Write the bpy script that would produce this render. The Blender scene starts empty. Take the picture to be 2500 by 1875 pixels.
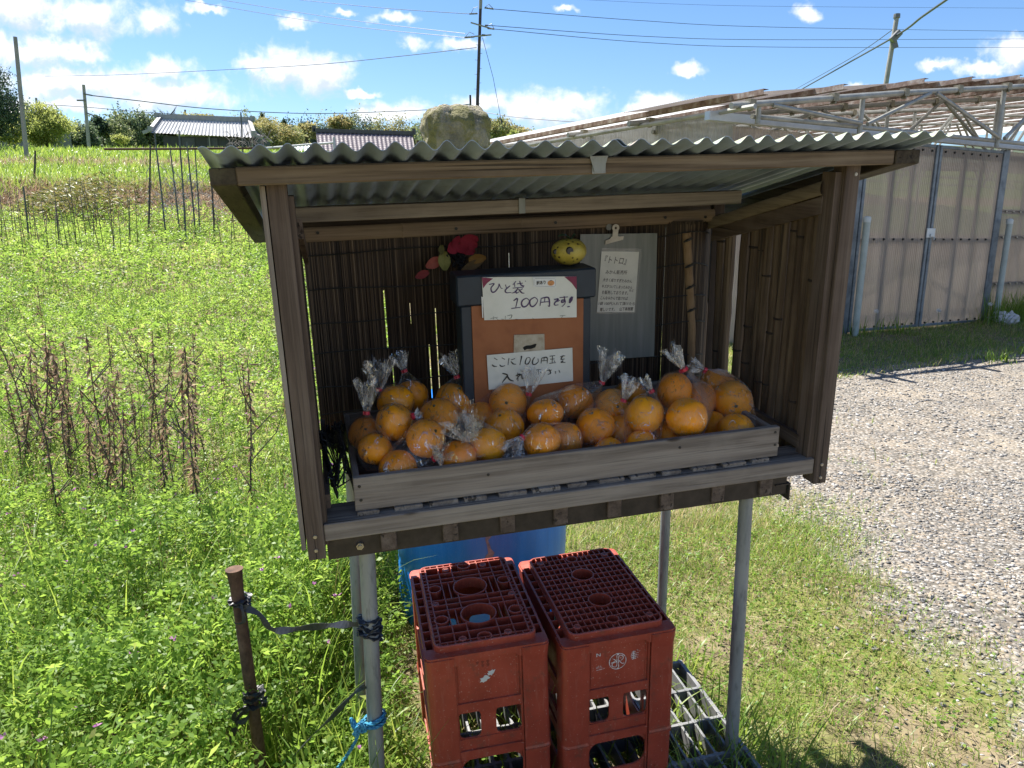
import bpy, bmesh, math, random
import numpy as np
from mathutils import Vector, Matrix, noise as mnoise
rnd = random.Random(7)
rng = np.random.default_rng(7)
SC = bpy.context.scene
COL = SC.collection
# ------------------------------------------------------------------ camera, sky, sun, exposure
F = 1850.0
CAM = Vector((0, 0, 1.3))
PITCH = math.atan((937.5 - 545.0) / F)
ROLL = math.atan(0.012)
fwd = Vector((0, math.cos(PITCH), -math.sin(PITCH)))
up0 = Vector((1, 0, 0)).cross(fwd)
right = math.cos(ROLL) * Vector((1, 0, 0)) + math.sin(ROLL) * up0
upv = -math.sin(ROLL) * Vector((1, 0, 0)) + math.cos(ROLL) * up0
cd = bpy.data.cameras.new('camera')
cd.sensor_width = 36.0
cd.lens = F / 2500 * 36
cd.clip_end = 5000
cd.clip_start = 0.05
co = bpy.data.objects.new('camera', cd)
COL.objects.link(co)
m = Matrix((right, upv, -fwd)).transposed().to_4x4()
m.translation = CAM
co.matrix_world = m
SC.camera = co

SUN_EL, SUN_AZ = math.radians(57.5), math.radians(-43)   # azimuth: 43 degrees left of straight ahead
SUN_DIR = Vector((math.sin(SUN_AZ) * math.cos(SUN_EL), math.cos(SUN_AZ) * math.cos(SUN_EL), math.sin(SUN_EL)))
sd = bpy.data.lights.new('sun', 'SUN')
sd.energy = 5.0
sd.angle = math.radians(0.5)
sd.color = (1.0, 0.95, 0.87)
so = bpy.data.objects.new('sun', sd)
so.rotation_euler = SUN_DIR.to_track_quat('Z', 'Y').to_euler()
COL.objects.link(so)

SC.view_settings.view_transform = 'Standard'
SC.view_settings.look = 'None'
SC.view_settings.gamma = 1
SC.view_settings.exposure = 1.45
SC.render.engine = 'CYCLES'
cy = SC.cycles
cy.max_bounces = 8
cy.diffuse_bounces = 4
cy.glossy_bounces = 3
cy.transmission_bounces = 5
cy.transparent_max_bounces = 14
cy.use_denoising = True
cy.caustics_reflective = False
cy.caustics_refractive = False
cy.sample_clamp_indirect = 8


def ray(px, py):
    return (right * ((px - 1250) / F) - upv * ((py - 937.5) / F) + fwd)


def at(px, py, Y):
    d = ray(px, py)
    return CAM + d * (Y / d.y)


def sky_xy(px, py):
    d = ray(px, py)
    return d.x / d.y, d.z / d.y


class NT:
    """tiny node-tree helper"""
    def __init__(s, nt):
        s.nt = nt
        nt.nodes.clear()

    def n(s, t, **k):
        nd = s.nt.nodes.new(t)
        for a, v in k.items():
            if a.startswith('i_'):
                nd.inputs[a[2:].replace('_', ' ')].default_value = v
            else:
                setattr(nd, a, v)
        return nd

    def l(s, a, b):
        s.nt.links.new(a, b)

    def math(s, op, a, b=None, clamp=False):
        nd = s.n('ShaderNodeMath', operation=op, use_clamp=clamp)
        for i, v in enumerate((a, b)):
            if v is None:
                continue
            if isinstance(v, (int, float)):
                nd.inputs[i].default_value = v
            else:
                s.l(v, nd.inputs[i])
        return nd.outputs[0]

    def smooth(s, v, a, b):
        nd = s.n('ShaderNodeMapRange', interpolation_type='SMOOTHSTEP')
        s.l(v, nd.inputs[0])
        nd.inputs[1].default_value = a
        nd.inputs[2].default_value = b
        return nd.outputs[0]

    def mix(s, f, a, b):
        nd = s.n('ShaderNodeMix', data_type='RGBA')
        for i, v in ((0, f), (6, a), (7, b)):
            if isinstance(v, (int, float)):
                nd.inputs[i].default_value = v
            elif isinstance(v, tuple):
                nd.inputs[i].default_value = (*v, 1) if len(v) == 3 else v
            else:
                s.l(v, nd.inputs[i])
        return nd.outputs[2]

    def ramp(s, v, stops):
        nd = s.n('ShaderNodeValToRGB')
        e = nd.color_ramp.elements
        while len(e) < len(stops):
            e.new(0.5)
        for k, (p, c) in zip(e, stops):
            k.position = p
            k.color = (*c, 1) if len(c) == 3 else c
        s.l(v, nd.inputs[0])
        return nd.outputs[0]

    def noise(s, vec, scale, detail=4, rough=0.55, dist=0.0):
        nd = s.n('ShaderNodeTexNoise')
        nd.inputs['Scale'].default_value = scale
        nd.inputs['Detail'].default_value = detail
        nd.inputs['Roughness'].default_value = rough
        nd.inputs['Distortion'].default_value = dist
        if vec is not None:
            s.l(vec, nd.inputs['Vector'])
        return nd.outputs[0]

    def scaled(s, vec, sc):
        nd = s.n('ShaderNodeMapping')
        s.l(vec, nd.inputs[0])
        nd.inputs[3].default_value = sc
        return nd.outputs[0]


# sky: Nishita with fair-weather clouds placed by direction in the world
wd = bpy.data.worlds.new('World')
SC.world = wd
wd.use_nodes = True
g = NT(wd.node_tree)
sky = g.n('ShaderNodeTexSky', sky_type='NISHITA', sun_disc=False, sun_elevation=SUN_EL, sun_rotation=SUN_AZ,
          altitude=0, air_density=1.0, dust_density=0.15, ozone_density=3.0)
tc = g.n('ShaderNodeTexCoord')
sep = g.n('ShaderNodeSeparateXYZ')
g.l(tc.outputs['Generated'], sep.inputs[0])
yy = g.math('MAXIMUM', sep.outputs[1], 0.02)
comb = g.n('ShaderNodeCombineXYZ')
g.l(g.math('DIVIDE', sep.outputs[0], yy), comb.inputs[0])
g.l(g.math('DIVIDE', sep.outputs[2], yy), comb.inputs[1])
P2 = comb.outputs[0]
warp = g.n('ShaderNodeTexNoise')
warp.inputs['Scale'].default_value = 16
warp.inputs['Detail'].default_value = 4
g.l(P2, warp.inputs['Vector'])
w1 = g.n('ShaderNodeVectorMath', operation='SUBTRACT')
g.l(warp.outputs[1], w1.inputs[0])
w1.inputs[1].default_value = (.5, .5, .5)
w2 = g.n('ShaderNodeVectorMath', operation='MULTIPLY_ADD')
g.l(w1.outputs[0], w2.inputs[0])
w2.inputs[1].default_value = (.055, .03, 0)
g.l(P2, w2.inputs[2])
warpb = g.n('ShaderNodeTexNoise')
warpb.inputs['Scale'].default_value = 70
warpb.inputs['Detail'].default_value = 5
g.l(P2, warpb.inputs['Vector'])
w1b = g.n('ShaderNodeVectorMath', operation='SUBTRACT')
g.l(warpb.outputs[1], w1b.inputs[0])
w1b.inputs[1].default_value = (.5, .5, .5)
w2b = g.n('ShaderNodeVectorMath', operation='MULTIPLY_ADD')
g.l(w1b.outputs[0], w2b.inputs[0])
w2b.inputs[1].default_value = (.030, .020, 0)
g.l(w2.outputs[0], w2b.inputs[2])
PW = w2b.outputs[0]
CL = [(40, 25, 120, 42), (190, 40, 120, 45), (375, 45, 60, 34), (70, 125, 140, 48), (190, 130, 70, 30), (180, 205, 210, 46), (395, 172, 62, 30),
      (420, 232, 150, 42), (690, 158, 85, 50), (775, 180, 72, 42), (610, 150, 50, 22), (955, 44, 48, 14), (1012, 100, 34, 16), (1140, 104, 46, 14),
      (960, 272, 90, 26), (1330, 268, 150, 42), (1420, 240, 60, 26), (1610, 258, 72, 26), (1560, 262, 50, 14), (1686, 170, 42, 15), (1972, 36, 36, 20),
      (2090, 215, 40, 10), (2395, 162, 60, 16), (2480, 135, 60, 34), (885, 222, 40, 8), (505, 22, 40, 10), (720, 42, 40, 14), (150, 258, 150, 18),
      (1180, 255, 70, 24), (2300, 160, 40, 10), (1385, 18, 26, 9), (830, 24, 34, 8)]
PU_ = g.n('ShaderNodeVectorMath', operation='ADD')
g.l(PW, PU_.inputs[0])
PU_.inputs[1].default_value = (-.006, .016, 0)      # the same field a little higher and toward the sun, for the clouds' own shading
cur = None
cur2 = None
for (px, py, rx, ry) in CL:
    cx_, cy_ = sky_xy(px, py)
    a = g.n('ShaderNodeVectorMath', operation='SUBTRACT')
    g.l(PU_.outputs[0], a.inputs[0])
    a.inputs[1].default_value = (cx_, cy_, 0)
    b = g.n('ShaderNodeVectorMath', operation='MULTIPLY')
    g.l(a.outputs[0], b.inputs[0])
    b.inputs[1].default_value = (F / rx / 1.1, F / ry / 1.1, 0)
    c = g.n('ShaderNodeVectorMath', operation='LENGTH')
    g.l(b.outputs[0], c.inputs[0])
    cur2 = c.outputs['Value'] if cur2 is None else g.math('MINIMUM', cur2, c.outputs['Value'])
    a = g.n('ShaderNodeVectorMath', operation='SUBTRACT')
    g.l(PW, a.inputs[0])
    a.inputs[1].default_value = (cx_, cy_, 0)
    b = g.n('ShaderNodeVectorMath', operation='MULTIPLY')
    g.l(a.outputs[0], b.inputs[0])
    b.inputs[1].default_value = (F / rx / 1.1, F / ry / 1.1, 0)
    c = g.n('ShaderNodeVectorMath', operation='LENGTH')
    g.l(b.outputs[0], c.inputs[0])
    cur = c.outputs['Value'] if cur is None else g.math('MINIMUM', cur, c.outputs['Value'])
fb = g.noise(P2, 34, 7, 0.62, 0.3)
fb2 = g.noise(P2, 11, 3, 0.5)
fld = g.math('ADD', g.math('SUBTRACT', 1.0, cur), g.math('MULTIPLY', g.math('SUBTRACT', fb, 0.5), 1.7))
fld = g.math('ADD', fld, g.math('MULTIPLY', g.math('SUBTRACT', fb2, 0.5), 0.9))
dens = g.smooth(fld, -0.28, 0.75)
front = g.smooth(sep.outputs[1], 0.05, 0.2)
dens = g.math('MULTIPLY', dens, front)
# broken cloud elsewhere round the sky
oth = g.smooth(g.noise(tc.outputs['Generated'], 3.0, 6, 0.6), 0.52, 0.68)
oth = g.math('MULTIPLY', g.math('MULTIPLY', oth, g.math('SUBTRACT', 1.0, front)), 0.8)
dens = g.math('MULTIPLY', g.math('MAXIMUM', dens, oth), 0.93)
lift = g.math('ADD', g.math('SUBTRACT', cur2, cur), g.math('MULTIPLY', g.math('SUBTRACT', g.noise(PU_.outputs[0], 34, 7, 0.62, 0.3), fb), -1.6))
shade = g.smooth(lift, -0.55, 0.35)
ccol = g.mix(shade, (4.6, 5.1, 6.0), (7.2, 7.3, 7.5))
hsv = g.n('ShaderNodeHueSaturation')
hsv.inputs['Saturation'].default_value = 1.15
hsv.inputs['Value'].default_value = .95
g.l(sky.outputs[0], hsv.inputs['Color'])
tint = g.n('ShaderNodeMix', data_type='RGBA', blend_type='MULTIPLY')
tint.inputs[0].default_value = 1.0
g.l(hsv.outputs[0], tint.inputs[6])
tint.inputs[7].default_value = (.92, .94, 1.03, 1)
bgc = g.mix(dens, tint.outputs[2], ccol)
bg = g.n('ShaderNodeBackground')
bg.inputs['Strength'].default_value = 0.064
g.l(bgc, bg.inputs['Color'])
wo = g.n('ShaderNodeOutputWorld')
g.l(bg.outputs[0], wo.inputs[0])


# ------------------------------------------------------------------ helpers
def tag(o, label=None, cat=None, group=None, kind=None):
    if label:
        o['label'] = label
    if cat:
        o['category'] = cat
    if group:
        o['group'] = group
    if kind:
        o['kind'] = kind
    return o


def empty(name, mat=None, label=None, cat=None, group=None):
    o = bpy.data.objects.new(name, None)
    o.empty_display_size = 0.05
    COL.objects.link(o)
    if mat is not None:
        o.matrix_world = mat
    return tag(o, label, cat, group)


def link(name, me, parent=None, mat=None):
    o = bpy.data.objects.new(name, me)
    COL.objects.link(o)
    if parent is not None:
        o.parent = parent
    if mat is not None:
        o.matrix_local = mat
    return o


class MB:
    def __init__(s):
        s.v = []
        s.f = []
        s.mi = []
        s.cur = 0

    def add(s, vs, fs):
        o = len(s.v)
        s.v += [tuple(p) for p in vs]
        for f in fs:
            s.f.append([i + o for i in f])
            s.mi.append(s.cur)
        return s

    def box(s, a, b, tf=None, jit=0):
        x0, y0, z0 = a
        x1, y1, z1 = b
        vs = [(x0, y0, z0), (x1, y0, z0), (x1, y1, z0), (x0, y1, z0), (x0, y0, z1), (x1, y0, z1), (x1, y1, z1), (x0, y1, z1)]
        if jit:
            vs = [(p[0] + rnd.uniform(-jit, jit), p[1] + rnd.uniform(-jit, jit), p[2] + rnd.uniform(-jit, jit)) for p in vs]
        if tf is not None:
            vs = [tf @ Vector(p) for p in vs]
        return s.add(vs, [(0, 3, 2, 1), (4, 5, 6, 7), (0, 1, 5, 4), (1, 2, 6, 5), (2, 3, 7, 6), (3, 0, 4, 7)])

    def beam(s, p, q, w, h, upd=(0, 0, 1)):
        p, q = Vector(p), Vector(q)
        d = (q - p).normalized()
        u = Vector(upd)
        sx = d.cross(u).normalized()
        u = sx.cross(d)
        vs = []
        for c in (p, q):
            for a, b in ((-1, -1), (1, -1), (1, 1), (-1, 1)):
                vs.append(c + sx * a * w / 2 + u * b * h / 2)
        return s.add(vs, [(0, 3, 2, 1), (4, 5, 6, 7), (0, 1, 5, 4), (1, 2, 6, 5), (2, 3, 7, 6), (3, 0, 4, 7)])

    def tube(s, pts, r, n=8, cap=True, hollow=False):
        pts = [Vector(p) for p in pts]
        rs = r if isinstance(r, (list, tuple)) else [r] * len(pts)
        vs = []
        px = None
        for i, p in enumerate(pts):
            t = (pts[min(i + 1, len(pts) - 1)] - pts[max(i - 1, 0)])
            t = t.normalized() if t.length > 1e-9 else Vector((0, 0, 1))
            if px is None:
                px = t.orthogonal().normalized()
            else:
                px = (px - t * px.dot(t))
                px = px.normalized() if px.length > 1e-6 else t.orthogonal().normalized()
            py = t.cross(px)
            for k in range(n):
                a = 2 * math.pi * k / n
                vs.append(p + (px * math.cos(a) + py * math.sin(a)) * rs[i])
        fs = []
        for i in range(len(pts) - 1):
            for k in range(n):
                k2 = (k + 1) % n
                fs.append((i * n + k, i * n + k2, (i + 1) * n + k2, (i + 1) * n + k))
        if cap:
            fs.append(tuple(range(n))[::-1])
            fs.append(tuple((len(pts) - 1) * n + k for k in range(n)))
        return s.add(vs, fs)

    def lathe(s, prof, n=24, c=(0, 0, 0)):
        vs = []
        for r, z in prof:
            for k in range(n):
                a = 2 * math.pi * k / n
                vs.append((c[0] + r * math.cos(a), c[1] + r * math.sin(a), c[2] + z))
        fs = []
        for i in range(len(prof) - 1):
            for k in range(n):
                k2 = (k + 1) % n
                fs.append((i * n + k, i * n + k2, (i + 1) * n + k2, (i + 1) * n + k))
        return s.add(vs, fs)

    def prism(s, poly, y0, y1):
        """outline in x,z extruded along y"""
        n = len(poly)
        vs = [(x, y0, z) for x, z in poly] + [(x, y1, z) for x, z in poly]
        fs = [tuple(range(n)), tuple(range(2 * n - 1, n - 1, -1))]
        for k in range(n):
            k2 = (k + 1) % n
            fs.append((k2, k, n + k, n + k2))
        return s.add(vs, fs)

    def mesh(s, name, mats, smooth=False):
        me = bpy.data.meshes.new(name)
        me.from_pydata(s.v, [], s.f)
        mats = mats if isinstance(mats, (list, tuple)) else [mats]
        for mt in mats:
            me.materials.append(mt)
        if len(mats) > 1:
            me.polygons.foreach_set('material_index', s.mi)
        if smooth:
            me.polygons.foreach_set('use_smooth', [True] * len(me.polygons))
        me.update()
        return me

    def build(s, name, mats, parent=None, smooth=False, bevel=0, sharp=0.6):
        me = s.mesh(name, mats, smooth)
        if bevel:
            bm = bmesh.new()
            bm.from_mesh(me)
            bmesh.ops.bevel(bm, geom=bm.edges[:], offset=bevel, segments=1, affect='EDGES', profile=0.6)
            bm.to_mesh(me)
            bm.free()
        if smooth and sharp:
            bm = bmesh.new()
            bm.from_mesh(me)
            bmesh.ops.recalc_face_normals(bm, faces=bm.faces[:])
            for e in bm.edges:
                if len(e.link_faces) == 2 and e.calc_face_angle(0) > sharp:
                    e.smooth = False
            bm.to_mesh(me)
            bm.free()
        return link(name, me, parent)


def np_mesh(name, V, Q, mat, rv=None, smooth=False):
    """big mesh from numpy arrays: V n x 3, Q m x 3 or m x 4; rv = per-vertex random value"""
    me = bpy.data.meshes.new(name)
    k = Q.shape[1]
    me.vertices.add(len(V))
    me.vertices.foreach_set('co', V.astype(np.float32).ravel())
    me.loops.add(Q.size)
    me.loops.foreach_set('vertex_index', Q.astype(np.int32).ravel())
    me.polygons.add(len(Q))
    me.polygons.foreach_set('loop_start', np.arange(0, Q.size, k, dtype=np.int32))
    me.polygons.foreach_set('loop_total', np.full(len(Q), k, dtype=np.int32))
    if smooth:
        me.polygons.foreach_set('use_smooth', np.ones(len(Q), dtype=bool))
    mats = mat if isinstance(mat, (list, tuple)) else [mat]
    for mt in mats:
        me.materials.append(mt)
    if rv is not None:
        at_ = me.attributes.new('rv', 'FLOAT', 'POINT')
        at_.data.foreach_set('value', rv.astype(np.float32))
    me.update(calc_edges=True)
    return me


def vnoise(x, y, s=1.0, seed=0):
    """cheap smooth value noise for numpy arrays"""
    x = np.asarray(x) * s + seed * 17.3
    y = np.asarray(y) * s - seed * 9.1
    xi = np.floor(x).astype(np.int64)
    yi = np.floor(y).astype(np.int64)
    fx = x - xi
    fy = y - yi
    fx = fx * fx * (3 - 2 * fx)
    fy = fy * fy * (3 - 2 * fy)

    def h(a, b):
        n = (a * 374761393 + b * 668265263 + seed * 1442695041) & 0x7fffffff
        n = ((n ^ (n >> 13)) * 1274126177) & 0x7fffffff
        return ((n ^ (n >> 16)) & 0xffff) / 65535.0
    return (h(xi, yi) * (1 - fx) + h(xi + 1, yi) * fx) * (1 - fy) + (h(xi, yi + 1) * (1 - fx) + h(xi + 1, yi + 1) * fx) * fy


# ------------------------------------------------------------------ materials
def newmat(name):
    mt = bpy.data.materials.new(name)
    mt.use_nodes = True
    return mt, NT(mt.node_tree)


def finish(k, bsdf, bump=None, dist=0.002, strength=0.5):
    if bump is not None:
        b = k.n('ShaderNodeBump')
        b.inputs['Strength'].default_value = strength
        b.inputs['Distance'].default_value = dist
        k.l(bump, b.inputs['Height'])
        k.l(b.outputs[0], bsdf.inputs['Normal'])
    o = k.n('ShaderNodeOutputMaterial')
    k.l(bsdf.outputs[0], o.inputs[0])


def mat(name, cols, rough=0.6, metal=0.0, scale=8, stretch=(1, 1, 1), bump=0.0, detail=5, lo=0.3, hi=0.7, spec=0.5, fine=0):
    """noise-mottled surface between two or three colours"""
    mt, k = newmat(name)
    t = k.n('ShaderNodeTexCoord')
    v = k.scaled(t.outputs['Object'], stretch)
    n1 = k.noise(v, scale, detail, 0.62)
    p = k.n('ShaderNodeBsdfPrincipled')
    stops = [(lo + (hi - lo) * i / max(1, len(cols) - 1), c) for i, c in enumerate(cols)]
    c = k.ramp(n1, stops)
    if fine:
        n2 = k.noise(v, fine, 3, 0.6)
        c = k.mix(k.math('MULTIPLY', k.smooth(n2, .5, .75), .5), c, tuple(x * .55 for x in cols[0]))
    k.l(c, p.inputs['Base Color'])
    p.inputs['Roughness'].default_value = rough
    p.inputs['Metallic'].default_value = metal
    p.inputs['Specular IOR Level'].default_value = spec
    finish(k, p, n1 if bump else None, bump)
    return mt


def wood(name, axis, dark, mid, light, gscale=1.0, knots=True, bump=0.0012):
    """weathered softwood, grain along axis 0, 1 or 2"""
    mt, k = newmat(name)
    t = k.n('ShaderNodeTexCoord')
    geo = k.n('ShaderNodeObjectInfo')
    off = k.n('ShaderNodeVectorMath', operation='ADD')
    k.l(t.outputs['Object'], off.inputs[0])
    rv = k.n('ShaderNodeCombineXYZ')
    k.l(k.math('MULTIPLY', geo.outputs['Random'], 7.0), rv.inputs[0])
    k.l(k.math('MULTIPLY', geo.outputs['Random'], 3.0), rv.inputs[1])
    k.l(k.math('MULTIPLY', geo.outputs['Random'], 5.0), rv.inputs[2])
    k.l(rv.outputs[0], off.inputs[1])
    st = [1, 1, 1]
    st[axis] = 0.055
    big = k.noise(k.scaled(off.outputs[0], tuple(st)), 22 * gscale, 4, 0.6, 1.2)
    st[axis] = 0.025
    fine = k.noise(k.scaled(off.outputs[0], tuple(st)), 170 * gscale, 4, 0.65)
    st[axis] = 0.012
    crack = k.noise(k.scaled(off.outputs[0], tuple(st)), 90 * gscale, 2, 0.5)
    blot = k.noise(off.outputs[0], 7, 4, 0.6)
    c = k.ramp(big, [(0.28, dark), (0.5, mid), (0.72, light)])
    c = k.mix(k.math('MULTIPLY', k.smooth(fine, 0.42, 0.7), 0.45), c, tuple(x * .45 for x in dark))
    c = k.mix(k.math('MULTIPLY', k.smooth(blot, 0.45, 0.75), 0.4), c, light)
    ck = k.smooth(crack, 0.62, 0.68)
    c = k.mix(k.math('MULTIPLY', ck, 0.75), c, (0.018, 0.013, 0.01))
    h = k.math('SUBTRACT', fine, k.math('MULTIPLY', ck, 1.5))
    if knots:
        st = [1, 1, 1]
        st[axis] = 0.45
        vo = k.n('ShaderNodeTexVoronoi')
        vo.inputs['Scale'].default_value = 9
        k.l(k.scaled(off.outputs[0], tuple(st)), vo.inputs['Vector'])
        kn = k.smooth(vo.outputs['Distance'], 0.11, 0.05)
        c = k.mix(k.math('MULTIPLY', kn, .8), c, (0.03, 0.018, 0.01))
    p = k.n('ShaderNodeBsdfPrincipled')
    k.l(c, p.inputs['Base Color'])
    p.inputs['Roughness'].default_value = 0.78
    p.inputs['Specular IOR Level'].default_value = 0.3
    finish(k, p, h, bump, 0.7)
    return mt


def leafmat(name, stops, trans=0.45, rough=0.5, spec=0.35):
    """leaf: diffuse + light passing through, colour varied leaf by leaf through the rv attribute"""
    mt, k = newmat(name)
    a = k.n('ShaderNodeAttribute', attribute_name='rv')
    c = k.ramp(a.outputs['Fac'], stops)
    p = k.n('ShaderNodeBsdfPrincipled')
    k.l(c, p.inputs['Base Color'])
    p.inputs['Roughness'].default_value = rough
    p.inputs['Specular IOR Level'].default_value = spec
    tr = k.n('ShaderNodeBsdfTranslucent')
    hs = k.n('ShaderNodeHueSaturation')
    hs.inputs['Hue'].default_value = 0.485
    hs.inputs['Value'].default_value = 1.5
    k.l(c, hs.inputs['Color'])
    k.l(hs.outputs[0], tr.inputs['Color'])
    mx = k.n('ShaderNodeMixShader')
    mx.inputs[0].default_value = trans
    k.l(p.outputs[0], mx.inputs[1])
    k.l(tr.outputs[0], mx.inputs[2])
    o = k.n('ShaderNodeOutputMaterial')
    k.l(mx.outputs[0], o.inputs[0])
    return mt


GW = ((0.125, 0.10, 0.082), (0.235, 0.195, 0.162), (0.33, 0.285, 0.24))       # grey-brown weathered
BW = ((0.062, 0.042, 0.031), (0.118, 0.084, 0.063), (0.185, 0.142, 0.112))       # brown posts
TW = ((0.09, 0.062, 0.040), (0.165, 0.12, 0.082), (0.25, 0.195, 0.14))         # paler eave beam
M = {}
for ax, nm in ((0, 'u'), (1, 'w'), (2, 'v')):
    M['grey_' + nm] = wood('weathered_grey_wood_' + nm, ax, *GW)
    M['brown_' + nm] = wood('weathered_brown_wood_' + nm, ax, *BW)
    M['tan_' + nm] = wood('pale_beam_wood_' + nm, ax, *TW)
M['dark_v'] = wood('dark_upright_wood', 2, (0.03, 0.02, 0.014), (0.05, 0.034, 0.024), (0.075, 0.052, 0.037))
M['dark_w'] = wood('dark_wet_wood', 1, (0.03, 0.022, 0.016), (0.055, 0.042, 0.03), (0.085, 0.075, 0.045))
M['bamboo_u'] = wood('split_bamboo_u', 0, (0.17, 0.115, 0.075), (0.24, 0.17, 0.115), (0.30, 0.22, 0.15), knots=False, bump=0.0004)
M['bamboo_w'] = wood('split_bamboo_w', 1, (0.13, 0.10, 0.07), (0.20, 0.16, 0.11), (0.26, 0.21, 0.15), knots=False, bump=0.0004)
M['bamboo_v'] = wood('old_bamboo_v', 2, (0.05, 0.03, 0.019), (0.105, 0.07, 0.042), (0.18, 0.128, 0.08), knots=False, bump=0.0006)
M['steel'] = mat('galvanised_pipe', [(0.17, 0.18, 0.175), (0.27, 0.28, 0.27), (0.33, 0.335, 0.32)], 0.55, 0.35, 14, (1, 1, .25), 0.0006, fine=90)
M['darksteel'] = mat('dark_angle_iron', [(0.035, 0.028, 0.022), (0.07, 0.055, 0.045)], 0.6, 0.5, 30, bump=.0005)
M['rust'] = mat('rusty_iron', [(0.05, 0.028, 0.018), (0.115, 0.062, 0.038), (0.17, 0.10, 0.065)], 0.85, 0.15, 45, (1, 1, .6), 0.0015, fine=160)
M['screw'] = mat('screw_steel', [(0.3, 0.27, 0.22), (0.5, 0.47, 0.42)], 0.4, 0.9, 60)
M['black'] = mat('black_plastic_strap', [(0.012, 0.013, 0.016), (0.035, 0.036, 0.042)], 0.42, 0, 60, bump=.0006)
M['black_iron'] = mat('black_wire', [(0.012, 0.011, 0.01), (0.03, 0.027, 0.023)], 0.5, 0, 60)
# ------------------------------------------------------------------ the produce stand (local axes: x along the front, y to the back, z up)
K = 0.92


def rotv(a, b, c):
    w = Vector((a, b, c))
    return Matrix.Rotation(w.length, 3, w.normalized())


RS = rotv(0.0904, -0.0446, 0.2557)
TS = CAM + K * (Vector((-.424, 1.4838, .604)) - CAM)
MS = Matrix.Translation(TS) @ (RS * K).to_4x4()
MSI = MS.inverted()


def slocal(p, rz=0.0, extra=None):
    """world matrix of something standing at p in the stand's own axes"""
    mm = MS @ Matrix.Translation(Vector(p)) @ Matrix.Rotation(rz, 4, 'Z')
    return mm @ extra if extra is not None else mm


stand = empty('roadside_stand', MS, 'weathered wooden roadside fruit stand on four pipe legs under a corrugated sheet roof', 'fruit stand')

b = MB()
b.box((0, 0, -.006), (.036, .045, .772))
b.build('front_post', M['brown_v'], stand, bevel=.0015)
b = MB()
b.box((1.214, 0, .004), (1.250, .045, .782))
b.build('front_post', M['brown_v'], stand, bevel=.0015)
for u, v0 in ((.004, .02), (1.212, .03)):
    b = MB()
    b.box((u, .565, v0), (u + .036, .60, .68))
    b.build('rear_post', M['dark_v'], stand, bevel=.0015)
# inner planks beside the front posts
b = MB()
b.box((.036, .012, .02), (.046, .062, .74))
b.build('corner_plank', M['brown_v'], stand)
b = MB()
b.box((1.198, .014, .03), (1.2135, .06, .75))
b.build('corner_plank', M['brown_v'], stand)
# sill board along the bottom front
b = MB()
b.box((.037, .003, .032), (1.213, .10, .072))
b.build('sill', M['grey_u'], stand, bevel=.002)
# floor joists whose ends show under the sill, and the floor boards on top
for i in range(8):
    u = .155 + .1315 * i + rnd.uniform(-.006, .006)
    b = MB()
    b.box((u, .006 + rnd.uniform(0, .006), -.012), (u + .034, .50 if u < .72 else .572, .0315))  # length shaped for the light: short over the crates, longer at right for shadow
    b.build('floor_joist', M['brown_w'], stand, bevel=.0015)
for i in range(13):
    u = .108 + .0785 * i
    w = .062 if i % 3 else .048
    b = MB()
    b.box((u + rnd.uniform(-.004, .004), .017 + rnd.uniform(0, .004), .0715), (u + w, .505 if u < .72 else .565, .081), jit=.0006)  # cut like the joists, to light the crates and shade the right
    b.build('floor_slat', M['grey_w'], stand)
b = MB()
b.box((.04, .0165, -.019), (1.15, .0205, .0310))
b.box((.04, .0206, -.0195), (1.15, .026, -.0155))
b.build('angle_iron', M['darksteel'], stand)
b = MB()
b.box((1.155, .012, -.036), (1.159, .50, .0064))
b.box((1.118, .012, .0065), (1.159, .50, .0095))
b.build('side_angle_iron', M['darksteel'], stand)
b = MB()
b.tube([(.108, .0085, .006), (.108, .0163, .006)], .0085, 6)
b.tube([(.108, .0045, .006), (.108, .0163, .006)], .0045, 8)
b.build('bolt', M['screw'], stand)
for (u, v) in ((.018, .048), (.017, .016), (1.233, .055), (1.233, .02), (1.238, .745)):
    b = MB()
    b.tube([(u, .0005, v), (u, -.0018, v)], [.0048, .0038], 10)
    b.box((u - .003, -.0024, v - .0006), (u + .003, -.0019, v + .0006))
    b.box((u - .0006, -.0025, v - .003), (u + .0006, -.00195, v + .003))
    b.build('screw', M['screw'], stand)

# four pipe legs, plumb although the box leans
LEGM = M['steel']


def leg(top, bot, r, name='leg'):
    b = MB()
    b.tube([MSI @ Vector(top), MSI @ Vector(bot)], r, 20)
    return b.build(name, LEGM, stand, smooth=True)


leg((-.292, 1.437, .695), (-.278, 1.437, -.15), .0178 / 1.0)
leg((.541, 1.652, .72), (.558, 1.652, -.16), .0172)
leg((.436, 2.02, .72), (.447, 2.02, -.14), .0152)
leg((-.388, 1.765, .70), (-.378, 1.765, -.16), .0178)

# front eave beam, rafters, purlins
SL = .225


def rz(w):          # centre line of the roof sheet
    return .822 - SL * (w + .10)


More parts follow.
